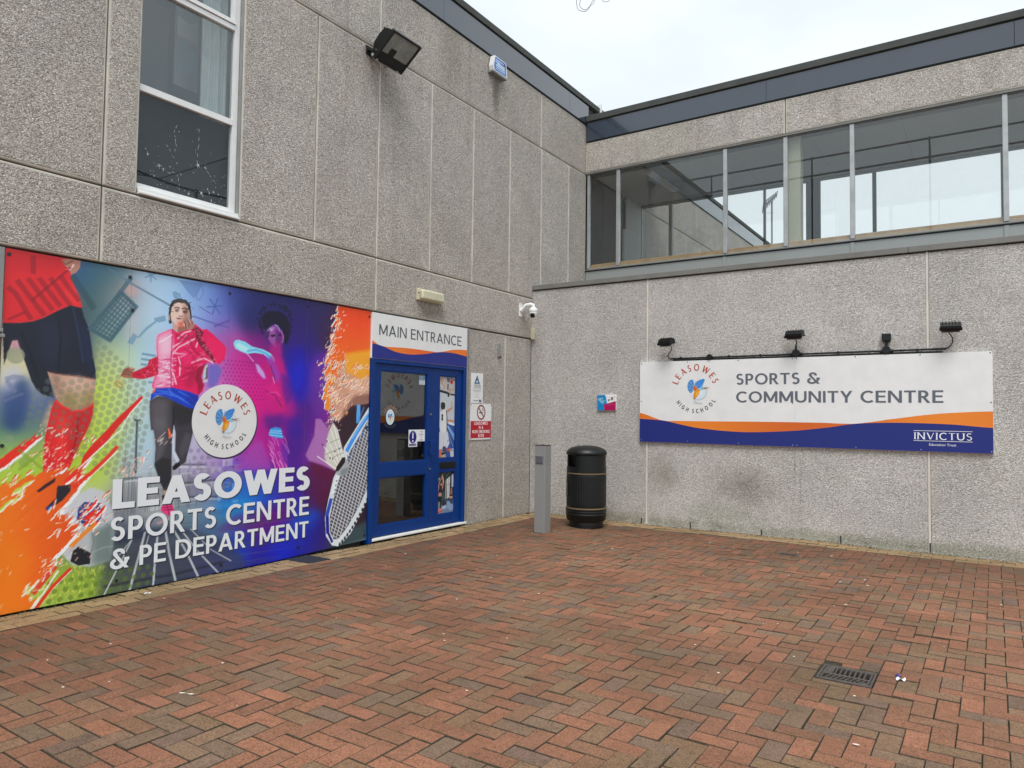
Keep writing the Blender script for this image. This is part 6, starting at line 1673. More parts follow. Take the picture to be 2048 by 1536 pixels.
hb.box(.020, .034, -2.365, -2.318, .955, 1.135, c=.004).box(-.028, .02, -2.350, -2.335, .965, .985).box(-.028, .02, -2.350, -2.335, 1.105, 1.125)
hb.build('pull_handle', [MAT['bluepaint']], lf)
for z in (1.455, .775): MB().tube([(-.028, -2.325, z), (-.018, -2.325, z)], .014, 12).build('lock_cylinder', [MAT['steel']], lf)
# printed films on the side leaf
XF = -.0535
p1 = Ink(onX(XF))
def N(x, y): return (-2.140 + (x - 165) / (460 - 165) * .335, 1.945 - (y - 100) / (1510 - 100) * 1.045)   # film traced in its own frame
def NP(s): return [N(*map(float, q.split(','))) for q in s.split()]
p1.rect(-2.140, -1.806, .900, 1.946, (196, 204, 210))
p1.poly(NP('165,100 460,100 460,420 165,360'), (190, 186, 182))
for a_ in ('175,110 290,290', '190,150 280,310', '215,120 250,170'): p1.stroke(NP(a_), .012, (206, 130, 80))
for a_ in ('230,190 300,330', '180,230 230,300'): p1.stroke(NP(a_), .007, (236, 236, 236))
p1.stroke(NP('175,352 330,385'), .030, (34, 38, 46)); p1.stroke(NP('370,405 450,415'), .022, (44, 48, 56)); p1.poly(NP('320,375 360,375 355,450 325,450'), (30, 32, 38))
p1.poly(NP('300,110 370,130 350,200 315,190'), (86, 92, 118)); p1.poly(NP('315,225 340,225 338,325 312,325'), (96, 100, 110)); p1.stroke(NP('370,110 455,165'), .014, (80, 86, 96))
p1.ell(*N(392, 185), .030, .030, (196, 40, 50), n=16); p1.stroke(NP('345,320 375,370'), .018, (226, 150, 110)); p1.stroke(NP('360,320 400,322 430,300'), .007, (206, 120, 90))
p1.poly(NP('320,915 460,940 460,1500 300,1500 330,1100'), (52, 84, 160)); p1.poly(NP('330,930 460,1110 460,1180 340,980'), (120, 170, 220)); p1.stroke(NP('325,960 455,1200'), .008, (210, 224, 240)); p1.stroke(NP('330,1050 440,1330'), .007, (150, 180, 226))
p1.poly(NP('340,870 460,930 460,960 350,930'), (226, 232, 236))
p1.poly(NP('160,980 185,960 200,1060 165,1070'), (86, 120, 160))
p1.poly(NP('205,560 240,545 275,560 283,620 270,670 240,700 215,670 203,620'), (40, 42, 44))
p1.poly(NP('225,668 262,668 262,700 232,712'), (200, 160, 140))
p1.poly(NP('190,720 230,695 275,665 300,675 315,760 318,1050 300,1060 200,1060 185,960'), (226, 230, 234))
p1.poly(NP('292,672 303,680 325,820 322,1060 312,1060 308,800'), (36, 40, 52))
p1.poly(NP('305,700 350,655 385,645 408,610 418,640 400,665 350,700 315,735'), (206, 140, 112)); p1.poly(NP('382,560 400,510 408,560 412,620 392,640'), (214, 176, 150))
p1.poly(NP('318,850 380,848 440,860 445,890 400,885 320,885'), (204, 140, 112))
p1.poly(NP('180,1060 300,1060 330,1060 370,1260 330,1340 280,1350 262,1310 230,1360 170,1360 165,1200'), (214, 218, 226)); p1.stroke(NP('262,1110 262,1300'), .005, (170, 176, 190)); p1.poly(NP('335,1200 348,1195 345,1240 332,1235'), (50, 100, 180))
p1.poly(NP('250,1310 300,1310 310,1400 240,1410'), (70, 70, 120)); p1.poly(NP('310,1360 380,1340 385,1400 330,1410'), (190, 90, 70)); p1.poly(NP('165,1360 235,1365 225,1500 160,1510'), (200, 120, 104)); p1.poly(NP('225,1420 305,1410 305,1440 230,1460'), (40, 40, 44)); p1.poly(NP('240,1470 300,1460 310,1505 240,1505'), (196, 170, 130)); p1.poly(NP('375,1370 440,1350 450,1500 390,1505'), (200, 206, 210)); p1.poly(NP('385,1380 430,1370 425,1395 390,1400'), (90, 110, 130))
w8 = N(215, 868); write(p1, '8', w8[0], w8[1], .085, .034, (30, 34, 44), w=.26)
p1.build('basketball_print', lf2)
p2 = Ink(onX(XF))
def N2(x, y): return (-2.140 + (x - 155) / (485 - 155) * .335, .718 - (y - 410) / (1240 - 410) * .535)
def NP2(s): return [N2(*map(float, q.split(','))) for q in s.split()]
p2.rect(-2.140, -1.806, .188, .714, (46, 58, 60))
p2.poly(NP2('155,1000 485,960 485,1240 155,1240'), (120, 138, 168)); p2.poly(NP2('340,560 410,510 400,930 350,950'), (214, 212, 214)); p2.poly(NP2('440,490 485,450 485,720 445,730'), (204, 206, 214)); p2.stroke(NP2('375,540 372,940'), .006, (90, 90, 94)); p2.stroke(NP2('345,670 405,655'), .005, (90, 90, 94))
p2.poly(NP2('320,590 332,580 328,950 316,955'), (190, 180, 174)); p2.poly(NP2('155,560 200,510 210,530 170,590'), (170, 176, 180)); p2.stroke(NP2('330,500 400,420'), .010, (96, 120, 104)); p2.stroke(NP2('280,440 300,420'), .012, (150, 156, 150))
p2.poly(NP2('240,840 300,800 310,960 250,980'), (56, 84, 86)); p2.poly(NP2('350,990 470,950 470,1060 350,1070'), (60, 72, 104)); p2.poly(NP2('250,990 340,980 340,1060 250,1080'), (54, 50, 62))
p2.poly(NP2('160,780 190,600 250,480 260,480 200,620 185,800'), (204, 150, 138)); p2.poly(NP2('250,430 290,590 255,770 248,690 262,590 240,500'), (206, 156, 140)); p2.poly(NP2('200,620 235,600 262,640 250,700 205,700'), (44, 26, 36)); p2.ell(*N2(232, 650), .016, .020, (196, 140, 128), n=12)
p2.poly(NP2('182,740 250,735 260,800 240,815 185,810'), (44, 34, 72)); p2.poly(NP2('185,812 240,815 240,885 180,880'), (206, 146, 130)); p2.poly(NP2('178,880 242,885 245,1000 235,1130 215,1130 215,990 185,960 165,1060'), (30, 36, 50)); p2.poly(NP2('180,980 212,1000 215,1080 175,1070'), (130, 150, 140))
p2.poly(NP2('415,800 430,740 450,740 462,850 450,880 415,880'), (150, 110, 104)); p2.poly(NP2('400,880 450,875 450,905 402,910'), (30, 24, 34)); p2.poly(NP2('402,910 460,905 465,950 405,955'), (206, 156, 146)); p2.poly(NP2('350,1010 400,1000 440,1080 430,1170 360,1150'), (130, 170, 200)); p2.poly(NP2('155,1110 250,1120 270,1200 155,1240'), (196, 130, 124)); p2.poly(NP2('250,1090 340,1070 340,1140 260,1150'), (170, 190, 216)); p2.stroke(NP2('165,1200 250,1180'), .008, (120, 40, 50)); p2.poly(NP2('380,1100 485,1060 485,1180 400,1200'), (150, 160, 196))
p2.build('fitness_print', lf2)
# stickers on the door glass
st = Ink(onX(-.0535))
st.rect(-2.695, -2.535, 1.058, 1.266, (232, 234, 240)); st.rect(-2.535, -2.392, 1.122, 1.266, (238, 240, 242))
st.ell(-2.617, 1.176, .066, .076, (26, 22, 120)); st.rect(-2.627, -2.607, 1.158, 1.230, (240, 240, 250)); st.ell(-2.617, 1.128, .013, .013, (240, 240, 250), n=14)
st.rect(-2.682, -2.552, 1.070, 1.096, (30, 26, 110))
st.rect(-2.524, -2.412, 1.822, 1.930, (206, 220, 226)); st.rect(-2.520, -2.416, 1.872, 1.926, (60, 110, 150)); st.stroke([(-2.51, 1.915), (-2.43, 1.915)], .006, (200, 220, 230)); st.stroke([(-2.51, 1.898), (-2.45, 1.898)], .005, (200, 220, 230)); st.stroke([(-2.51, 1.882), (-2.42, 1.882)], .005, (190, 210, 220))
for z in (1.858, 1.846, 1.834): st.stroke([(-2.515, z), (-2.425, z)], .003, (150, 165, 175))
st.ell(-3.022, 1.418, .070, .092, (216, 232, 236)); kingfisher(st, -3.022, 1.42, .062)
write_arc(st, 'LEASOWES', -3.022, 1.418, .100, 152, 28, .040, (206, 150, 130), w=.14, serif=True)
write_arc(st, 'HIGH SCHOOL', -3.022, 1.418, .132, 218, 322, .022, (90, 96, 110), w=.16, top=False)
st.build('sticker', lf)
fD = onX(-.0525)
for k, tx in enumerate(('Push', 'Button', 'To', 'Open')): small_text('lettering', tx, .026, fD, -2.463, 1.232 - k * .033, MAT['textdark'], lf)
small_text('lettering', 'PUSH TO OPEN', .017, fD, -2.617, 1.077, MAT['textwhite'], lf)

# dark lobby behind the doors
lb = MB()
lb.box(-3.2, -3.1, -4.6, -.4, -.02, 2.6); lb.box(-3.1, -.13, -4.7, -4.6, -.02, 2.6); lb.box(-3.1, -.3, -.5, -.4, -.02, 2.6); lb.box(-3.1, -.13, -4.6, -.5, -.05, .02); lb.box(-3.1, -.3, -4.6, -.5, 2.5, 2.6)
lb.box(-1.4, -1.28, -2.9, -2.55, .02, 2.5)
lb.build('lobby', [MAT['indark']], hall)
nb = thing('notice_frame', (-1.0, -2.6, 1.0), 'small dark wall unit glimpsed through the upper door glass', 'wall unit')
MB().box(-1.28, -1.22, -2.84, -2.66, .98, 1.16, c=.006).build('casing', [MAT['black']], nb)
MB().box(-1.219, -1.214, -2.82, -2.68, 1.12, 1.145).build('lit_edge', [MAT['alu']], nb)

# ================================================================== notices right of the door
n1_ = thing('safety_notice', (0, -1.38, 1.61), 'white notice with a small blue triangle fixed directly above the no smoking sign', 'notice')
MB().box(-.012, -.004, -1.522, -1.252, 1.613, 2.022, c=.001).build('notice_board', [MAT['white']], n1_)
k1 = Ink(onX(-.0036))
k1.poly([(-1.455, 1.875), (-1.325, 1.875), (-1.39, 1.995)], (28, 64, 120)); k1.poly([(-1.42, 1.905), (-1.385, 1.93), (-1.36, 1.905), (-1.37, 1.895), (-1.41, 1.893)], (190, 210, 226)); k1.poly([(-1.40, 1.945), (-1.39, 1.965), (-1.38, 1.945)], (160, 190, 214)); k1.stroke([(-1.43, 1.885), (-1.35, 1.885)], .007, (140, 180, 200))
for z, a, b in ((1.792, -1.49, -1.29), (1.782, -1.48, -1.30), (1.768, -1.46, -1.32), (1.735, -1.45, -1.34), (1.70, -1.46, -1.33)): k1.stroke([(a, z), (b, z)], .0035, (150, 156, 176))
k1.rect(-1.35, -1.29, 1.648, 1.662, (40, 50, 110)); k1.rect(-1.34, -1.285, 1.628, 1.642, (60, 80, 130)); k1.stroke([(-1.47, 1.65), (-1.37, 1.65)], .008, (120, 130, 160))
k1.build('print', n1_)
small_text('lettering', 'THIS AREA', .034, onX(-.0034), -1.387, 1.842, MAT['textdark'], n1_)
small_text('lettering', 'IS PROTECTED', .026, onX(-.0034), -1.387, 1.815, MAT['textdark'], n1_)
n2_ = thing('no_smoking_sign', (0, -1.28, 1.12), 'red and white non smoking sign on the panel beside the blue door', 'sign')
MB().box(-.012, -.005, -1.528, -1.042, 1.118, 1.606, c=.001).build('sign_board', [MAT['white']], n2_)
k2 = Ink(onX(-.0046))
k2.rect(-1.522, -1.048, 1.140, 1.372, (186, 22, 44))
k2.stroke([(-1.285 + .088 * math.cos(i * math.tau / 40), 1.490 + .093 * math.sin(i * math.tau / 40)) for i in range(41)], .020, (140, 26, 40))
k2.rect(-1.335, -1.262, 1.478, 1.492, (40, 36, 38)); k2.rect(-1.255, -1.240, 1.478, 1.492, (60, 50, 50)); k2.stroke([(-1.258, 1.505), (-1.262, 1.53), (-1.25, 1.55)], .007, (60, 56, 58)); k2.stroke([(-1.240, 1.505), (-1.244, 1.525), (-1.232, 1.54)], .006, (80, 76, 78))
k2.stroke([(-1.346, 1.553), (-1.224, 1.427)], .018, (140, 26, 40))
for k, (tx, wd) in enumerate((('LEASOWES', .31), ('IS A', .10), ('NON SMOKING', .40), ('SITE', .14))):
    write(k2, tx, -1.285 - wd / 2, 1.320 - k * .0565, .043, wd, (255, 246, 246), w=.17, sp=.15)
k2.build('print', n2_)
for y, z in ((-1.515, 1.59), (-1.055, 1.59), (-1.515, 1.13), (-1.055, 1.13)): MB().tube([(-.005, y, z), (-.002, y, z)], .007, 8).build('screw', [MAT['screw']], n2_)

br = thing('wall_bracket', (0, -.87, 2.27), 'small dark vertical metal bracket on the panel between door and corner', 'bracket')
MB().box(-.014, .012, -.905, -.865, 2.275, 2.468, c=.003).box(.0125, .02, -.895, -.875, 2.29, 2.455).build('plate', [MAT['alu_dull']], br)
MB().tube([(.012, -.885, 2.28), (.036, -.885, 2.268)], .011, 8).build('stud', [MAT['black']], br)

# ================================================================== fittings on the left wall
bk = thing('bulkhead_light', (.05, -2.44, 2.85), 'cream rectangular bulkhead light on the concrete band above the door', 'wall light')
MB().box(.005, .045, -2.675, -2.215, 2.845, 2.985, c=.006).build('base', [MAT['cream']], bk)
MB().box(.046, .10, -2.655, -2.235, 2.853, 2.972, c=.018).build('diffuser', [MAT['cream']], bk)
MB().tube([(.05, -2.678, 2.93), (.05, -2.672, 2.93)], .008, 8).build('screw', [MAT['screw']], bk)

cc = thing('security_camera', (.1, -.3, 2.9), 'white dome security camera on a swan neck arm at the building corner', 'camera')
MB().box(.004, .018, -.395, -.315, 2.915, 3.115, c=.004).build('wall_plate', [MAT['white']], cc)
MB().tube([(.018, -.355, 3.0), (.06, -.345, 3.05), (.09, -.335, 3.085), (.16, -.30, 3.095), (.185, -.29, 3.085), (.19, -.285, 3.04)], [.030, .026, .026, .027, .029, .034], 14).build('arm', [MAT['white']], cc)
dm = MB().lathe((.19, -.285), [(.042, 3.045), (.058, 3.035), (.064, 3.005), (.064, 2.985), (.058, 2.978), (.060, 2.972), (.060, 2.958)][::-1], 28)
dm.build('housing', [MAT['white']], cc)
eb_ = MB()
def sphere(mb, c, r, n=18, m=10, lo=-90, hi=90):
    vs_, fs = [], []
    for i in range(m + 1):
        la = R(lo + (hi - lo) * i / m)
        for k in range(n): vs_.append((c[0] + r * math.cos(la) * math.cos(k * math.tau / n), c[1] + r * math.cos(la) * math.sin(k * math.tau / n), c[2] + r * math.sin(la)))
    for i in range(m):
        for k in range(n): fs.append((i * n + k, i * n + (k + 1) % n, (i + 1) * n + (k + 1) % n, (i + 1) * n + k))
    return mb.add(vs_, fs, 0, True)
sphere(MB(), (.19, -.285, 2.950), .053).build('eyeball', [MAT['white']], cc)
dv = (CAM - Vector((.19, -.285, 2.95))).normalized()
dv = Vector((dv.x * .6 - .12, dv.y, -.55)).normalized()
pc = Vector((.19, -.285, 2.95))
MB().tube([pc + dv * .030, pc + dv * .056], [.037, .034], 20).build('lens', [MAT['black']], cc)

jb = thing('junction_box', (.03, -.03, 2.6), 'narrow cream junction box in the inner corner below the security camera', 'box')
MB().box(.004, .055, -.058, -.006, 2.605, 2.772, c=.004).build('box_lid', [MAT['cream']], jb)
MB().tube([(.0555, -.032, 2.69), (.058, -.032, 2.69)], .005, 8).build('screw', [MAT['screw']], jb)

al = thing('alarm_box', (.05, -1.05, 6.25), 'white intruder alarm box with a blue face under the left roofline', 'alarm')
Aq = [(-1.245, 6.262), (-.925, 6.262), (-.915, 6.33), (-.945, 6.472), (-1.225, 6.478), (-1.262, 6.33)]
MB().prism(Aq, lambda u, v, d: (.024 + d, u, v), 0, .072).build('casing', [MAT['white']], al)
MB().prism([(-1.262, 6.24), (-.912, 6.24), (-.912, 6.2615), (-1.262, 6.2615)], lambda u, v, d: (.006 + d, u, v), 0, .085).build('base', [MAT['alu_dull']], al)
ai = Ink(onX(.0965))
ai.poly([(-1.225, 6.275), (-.942, 6.275), (-.938, 6.335), (-.96, 6.46), (-1.208, 6.465), (-1.238, 6.335)], (44, 112, 196)); ai.poly([(-1.06, 6.37), (-.945, 6.37), (-.962, 6.458), (-1.05, 6.46)], (30, 70, 150))
for a, b, z, w_ in ((-1.20, -1.0, 6.43, .012), (-1.21, -1.10, 6.40, .016), (-1.16, -.98, 6.385, .02), (-1.20, -.97, 6.355, .02), (-1.19, -.96, 6.325, .012), (-1.21, -.97, 6.300, .008)): ai.stroke([(a, z), (b, z)], w_, (214, 228, 244))
ai.build('print', al)

# big floodlight
fl = thing('floodlight', (.1, -3.4, 5.4), 'large black floodlight tilted down over the yard on the upper left wall', 'floodlight')
Lc, Tc = Vector((.15, 0, 5.398)), Vector((.455, 0, 5.632))
yl, yr = -3.612, -3.163
ax = (Tc - Lc); H_l = ax.length; ax.normalize()
nn_ = Vector((ax.z, 0, -ax.x)); nn_.normalize()          # face normal: outwards and down
def FP(a, y, d): return Lc + Vector((0, 1, 0)) * y + ax * a + nn_ * d
fm = MB()
def fbox(a0, a1, y0, y1, d0, d1):
    q = [FP(a, y, d) for a in (a0, a1) for y in (y0, y1) for d in (d0, d1)]
    return q, [(0, 1, 3, 2), (4, 6, 7, 5), (0, 4, 5, 1), (2, 3, 7, 6), (0, 2, 6, 4), (1, 5, 7, 3)]
for b in ((0, H_l, yl, yl + .022, -.035, .006), (0, H_l, yr - .022, yr, -.035, .006), (0, .022, yl + .022, yr - .022, -.035, .006), (H_l - .022, H_l, yl + .022, yr - .022, -.035, .006), (.022, .115, yl + .022, yr - .022, -.03, .001)):
    fm.add(*fbox(*b))
fm.build('front_frame', [MAT['blackmet']], fl)
bk_ = MB()
prof = [(.02, -.036), (.03, -.12), (.10, -.185), (.22, -.20), (.32, -.16), (.37, -.036)]
n = len(prof)
V1 = [FP(a, yl + .03, d) for a, d in prof] + [FP(a, yr - .03, d) for a, d in prof]
bk_.add(V1, [list(range(n)), list(range(n, 2 * n))[::-1]] + [[i, n + i, n + (i + 1) % n, (i + 1) % n] for i in range(n)])
for k in range(7):
    y = yl + .06 + k * .052
    bk_.add(*fbox(.12, .30, y, y + .006, -.225, -.17))
bk_.build('rear_housing', [MAT['blackmet']], fl)
fg = MB(); fg.add(*fbox(.118, H_l - .023, yl + .0225, yr - .0225, -.012, -.006)); fg.build('glass_cover', [MAT['floodglass']], fl)
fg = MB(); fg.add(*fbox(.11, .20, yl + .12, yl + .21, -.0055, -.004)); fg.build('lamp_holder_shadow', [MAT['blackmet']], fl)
bk2 = MB(); bk2.box(.006, .02, -3.60, -3.40, 5.50, 5.60, c=.003); bk2.tube([(.02, -3.56, 5.55), (.12, -3.56, 5.50), (.17, -3.60, 5.50)], .016, 8); bk2.tube([(.02, -3.45, 5.57), (.14, -3.42, 5.60), (.17, -3.40, 5.56)], .016, 8)
bk2.build('bracket', [MAT['blackmet']], fl)
MB().box(.006, .05, -3.41, -3.35, 5.60, 5.74, c=.004).build('cable_box', [MAT['alu_dull']], fl)
clp = MB(); clp.add(*fbox(-.008, .02, yl + .02, yl + .05, -.10, .012)); clp.add(*fbox(-.008, .012, yr - .10, yr - .06, -.02, .012)); clp.add(*fbox(-.010, -.001, yl + .01, yr - .01, -.03, .003)); clp.build('clip', [MAT['alu']], fl)
MB().tube([(.03, -3.38, 5.60), (.04, -3.37, 5.48), (.08, -3.36, 5.42), (.16, -3.36, 5.40)], .006, 6).build('cable', [MAT['wire']], fl)

# ================================================================== long sign on the right wall
cs = thing('centre_sign', (3.8, -.03, 1.115), 'long white SPORTS & COMMUNITY CENTRE sign with orange and blue wave on the right wall', 'sign')
MB().box(1.780, 3.8115, -.038, -.008, 1.116, 2.208, c=.002).build('sign_board', [MAT['white']], cs)
MB().box(3.8125, 5.822, -.038, -.008, 1.116, 2.208, c=.002).build('sign_board', [MAT['white']], cs)
ci = Ink(onY(-.0382))
waves(ci, [(1.782, 1.512), (2.12, 1.413), (2.30, 1.411), (2.73, 1.412), (3.43, 1.417), (4.10, 1.417), (4.45, 1.410), (4.60, 1.428), (4.81, 1.465), (5.245, 1.528), (5.55, 1.555), (5.820, 1.567)],
      [(1.782, 1.430), (2.13, 1.411), (2.36, 1.365), (2.58, 1.324), (2.95, 1.292), (3.30, 1.284), (3.83, 1.316), (4.21, 1.365), (4.46, 1.409), (4.70, 1.426), (5.03, 1.431), (5.45, 1.421), (5.820, 1.392)],
      1.782, 5.820, 1.118, (214, 102, 34), (238, 136, 42), (30, 44, 124))
write_arc(ci, 'LEASOWES', 2.565, 1.830, .245, 166, 16, .085, (182, 74, 52), w=.19, serif=True, sq=1.02)
write_arc(ci, 'HIGH SCHOOL', 2.565, 1.830, .314, 212, 332, .054, (40, 48, 62), w=.18, top=False, sq=.86)
kingfisher(ci, 2.585, 1.835, .20)
write(ci, 'INVICTUS', 5.085, 1.252, .075, .545, (236, 240, 246), w=.13, sp=.18, serif=True)
ci.stroke([(5.077, 1.347), (5.634, 1.347)], .005, (236, 240, 246)); ci.stroke([(5.077, 1.236), (5.634, 1.236)], .005, (236, 240, 246))
ci.build('print', cs)
for tx_, z_, wd_ in (('SPORTS &', 1.884, 1.0), ('COMMUNITY CENTRE', 1.658, 2.268)): write_words(onY(-.0382), .0016, cs, tx_, 3.100, z_, .138, wd_, (98, 104, 114), w=.158, sp=.11)
small_text('lettering', 'Education Trust', .040, onY(-.0384), 5.354, 1.183, MAT['textwhite'], cs)
for x, z in ((3.787, 2.194), (3.835, 2.194), (1.802, 2.188), (2.456, 2.194), (3.127, 2.194), (1.804, 1.67), (1.806, 1.148), (2.46, 1.146), (3.787, 1.140), (3.835, 1.140), (4.488, 2.194), (5.149, 2.194), (5.803, 2.194), (5.803, 1.664), (4.488, 1.139), (5.149, 1.138), (5.803, 1.139), (3.13, 1.142), (3.787, 1.652)):
    MB().tube([(x, -.038, z), (x, -.0415, z)], .0065, 10).build('screw', [MAT['screw'] if z > 1.4 else MAT['alu']], cs)

# conduit feeding the sign lamps
cd_ = thing('lamp_conduit', (3.8, -.03, 2.24), 'black conduit with junction boxes running along the top of the long sign', 'conduit')
MB().tube([(2.21, -.028, 2.243), (5.40, -.028, 2.254)], .011, 8).box(2.25, 5.36, -.02, -.004, 2.214, 2.232).build('pipe', [MAT['black']], cd_)
MB().tube([(2.752, -.006, 2.250), (2.752, -.052, 2.250)], .036, 18).build('round_box', [MAT['black']], cd_)
for x in (3.826, 4.813):
    MB().tube([(x, -.028, 2.25), (x, -.028, 2.365)], [.018, .011], 8).tube([(x, -.006, 2.262), (x, -.048, 2.262)], .044, 18).tube([(x - .07, -.028, 2.246), (x + .07, -.028, 2.250)], .019, 8).build('branch_box', [MAT['black']], cd_)
for x in (2.36, 3.0, 3.4, 4.3, 5.12): MB().box(x - .01, x + .01, -.042, -.004, 2.236, 2.266, c=.002).build('saddle_clip', [MAT['black']], cd_)

def spot(x, z, ang, label):
    t_ = thing('sign_spotlight', (x, 0, z), label, 'spotlight', 'black spotlights above the long sign')
    Mx = Matrix.Translation((x, -.17, z)) @ Matrix.Rotation(R(ang), 4, 'Z') @ Matrix.Rotation(R(26), 4, 'X')
    mb = MB()
    prof = [(-.055, -.012), (.050, -.040), (.062, -.012), (.052, .030), (.0, .042), (-.045, .022)]      # side profile (y, z): front lip towards the sign
    for s0, s1, k in ((-.098, .098, 1.0),):
        vs_ = [Mx @ Vector((s0, a, b)) for a, b in prof] + [Mx @ Vector((s1, a, b)) for a, b in prof]
        n = len(prof)
        mb.add(vs_, [list(range(n)), list(range(n, 2 * n))[::-1]] + [[i, n + i, n + (i + 1) % n, (i + 1) % n] for i in range(n)])
    for q in range(6):
        s_ = -.075 + q * .03
        mb.box(s_ - .004, s_ + .004, -.03, .035, .03, .046, Mx=Mx)
    mb.build('housing', [MAT['blackmet']], t_)
    mb = MB(); mb.box(-.104, .104, -.066, -.055, -.026, .006, Mx=Mx); mb.box(-.104, .104, .040, .056, -.046, -.036, Mx=Mx); mb.build('front_rim', [MAT['black']], t_)
    mb = MB(); mb.box(-.088, .088, -.060, .046, -.0395, -.034, Mx=Mx @ Matrix.Rotation(R(14), 4, 'X')); mb.build('lamp_glass', [MAT['floodglass']], t_)
    mb = MB()
    for s_ in (-.07, .07): mb.tube([Mx @ Vector((s_, .02, .03)), Vector((x + s_ * .9, -.07, z + .035)), Vector((x + s_ * .6, -.008, z + .02))], .008, 6)
    mb.box(x - .06, x + .06, -.012, -.003, z - .005, z + .04)
    mb.build('bracket', [MAT['blackmet']], t_)
    return t_
s1 = spot(2.21, 2.462, -14, 'black spotlight at the left end of the conduit above the logo')
s2 = spot(3.84, 2.480, -6, 'black spotlight above the middle seam of the long sign')
s3 = spot(5.45, 2.482, 6, 'black spotlight above the right end of the long sign')
def flex(pts, t_): MB().tube(pts, .0065, 8).build('cable', [MAT['black']], t_)
flex([(2.24, -.12, 2.435), (2.255, -.09, 2.39), (2.235, -.06, 2.345), (2.195, -.045, 2.31), (2.185, -.04, 2.28), (2.195, -.035, 2.255), (2.222, -.028, 2.243)], s1)
flex([(3.82, -.13, 2.445), (3.838, -.09, 2.42), (3.838, -.04, 2.395), (3.828, -.028, 2.36)], s2)
flex([(5.415, -.12, 2.45), (5.43, -.08, 2.42), (5.462, -.05, 2.37), (5.462, -.04, 2.32), (5.435, -.032, 2.275), (5.40, -.028, 2.254)], s3)
ps = thing('light_sensor', (4.813, -.03, 2.35), 'small square black sensor on a short stem between two sign spotlights', 'sensor')
MB().box(4.768, 4.862, -.075, -.008, 2.362, 2.448, c=.008).build('sensor_box', [MAT['black']], ps)
MB().box(4.795, 4.835, -.06, -.02, 2.342, 2.3615, c=.004).build('stem', [MAT['black']], ps)

# little blue and pink sign
ls = thing('small_sign', (1.27, -.01, 1.54), 'small blue, white and crimson plastic sign left of the long sign', 'sign')
MB().box(1.122, 1.418, -.030, -.004, 1.542, 1.762, c=.006).build('sign_board', [MAT['white']], ls)
li = Ink(onY(-.0302))
def LN(x, y): return (1.124 + (x - 330) / 830 * .292, 1.760 - (y - 430) / 670 * .216)
def LNP(s): return [LN(*map(float, q.split(','))) for q in s.split()]
li.poly(LNP('330,430 700,430 770,810 620,850 650,1100 340,1100'), (12, 134, 196)); li.poly(LNP('620,850 1160,700 1160,1100 655,1100'), (176, 6, 86))
li.stroke(LNP('700,440 790,800'), .008, (190, 228, 244)); li.stroke(LNP('790,845 1090,845'), .004, (214, 90, 150)); li.stroke(LNP('740,900 960,900'), .008, (200, 40, 120))
for s_ in ('400,600 400,690 440,690 440,650', '480,610 470,690 530,690', '560,580 600,600 590,680', '510,720 510,790 560,800 560,730', '590,720 600,800 620,790', '660,680 700,680 640,740'): li.stroke(LNP(s_), .007, (110, 210, 240))
li.poly(LNP('940,530 1040,520 1040,650 945,655'), (96, 60, 76)); li.poly(LNP('985,540 1000,540 1000,650 985,650'), (226, 222, 222)); li.poly(LNP('820,620 890,600 890,690 820,700'), (110, 124, 120)); li.poly(LNP('1080,485 1120,485 1110,530 1095,530'), (60, 56, 60))
li.build('print', ls)
small_text('lettering', 'GET', .040, onY(-.0308), 1.175, 1.690, MAT['textwhite'], ls)
small_text('lettering', 'SET', .038, onY(-.0308), 1.205, 1.652, MAT['textwhite'], ls)

# weep slots and expansion gaps at the foot of the right wall
wp = MB()
for x, h_ in ((1.80, .075), (2.49, .085), (3.405, .07), (4.315, .095), (5.225, .11)): wp.box(x - .007, x + .007, -.008, .01, .005, h_)
wp.build('weep_slot', [MAT['darkline']], wing)

# ================================================================== push pad post, litter bin, mat, gully
po = thing('push_pad_post', (1.12, -1.52, 0), 'square grey metal post with a steel push pad beside the litter bin', 'post')
px0, px1, py0, py1 = 1.035, 1.186, -1.556, -1.405
MB().box(px0, px1, py0, py1, .0, 1.086, c=.004).build('column', [MAT['post']], po)
MB().box(px0 - .004, px1 + .004, py0 - .004, py1 + .004, 1.0865, 1.092, c=.002).build('cap', [MAT['blackmet']], po)
MB().box(1.052, 1.162, py0 - .012, py0 - .0005, .862, .962, c=.004).build('push_pad', [MAT['steel']], po)
MB().box(1.050, 1.164, py0 - .016, py0 - .0125, .950, .964).build('pad_lip', [MAT['alu']], po)

bx, by = 1.315, -.70
bn = thing('litter_bin', (bx, by, 0), 'black ribbed litter bin with gold bands and a domed lid', 'litter bin')
r_ = .262
MB().lathe((bx, by), [(.222, .0), (.226, .055), (.222, .075)], 40).build('plinth', [MAT['black']], bn)
MB().lathe((bx, by), [(.235, .076), (.262, .105), (.266, .16), (.270, .165), (.270, .178), (.266, .184), (.266, .196), (.270, .20), (.270, .212), (.266, .218), (.272, .232), (.272, .246)], 48).build('base_ring', [MAT['blackmet']], bn)
MB().lathe((bx, by), [(.268, .2465), (.268, .262)], 48).build('gold_band', [MAT['gold']], bn)
body = MB().lathe((bx, by), [(.258, .2625), (.263, .30), (.263, .67), (.258, .700)], 96, ribs=(1, 2, .0035), smooth=False)
body.build('body', [MAT['blackmet']], bn)
MB().lathe((bx, by), [(.267, .7005), (.267, .714)], 48).build('gold_band', [MAT['gold']], bn)
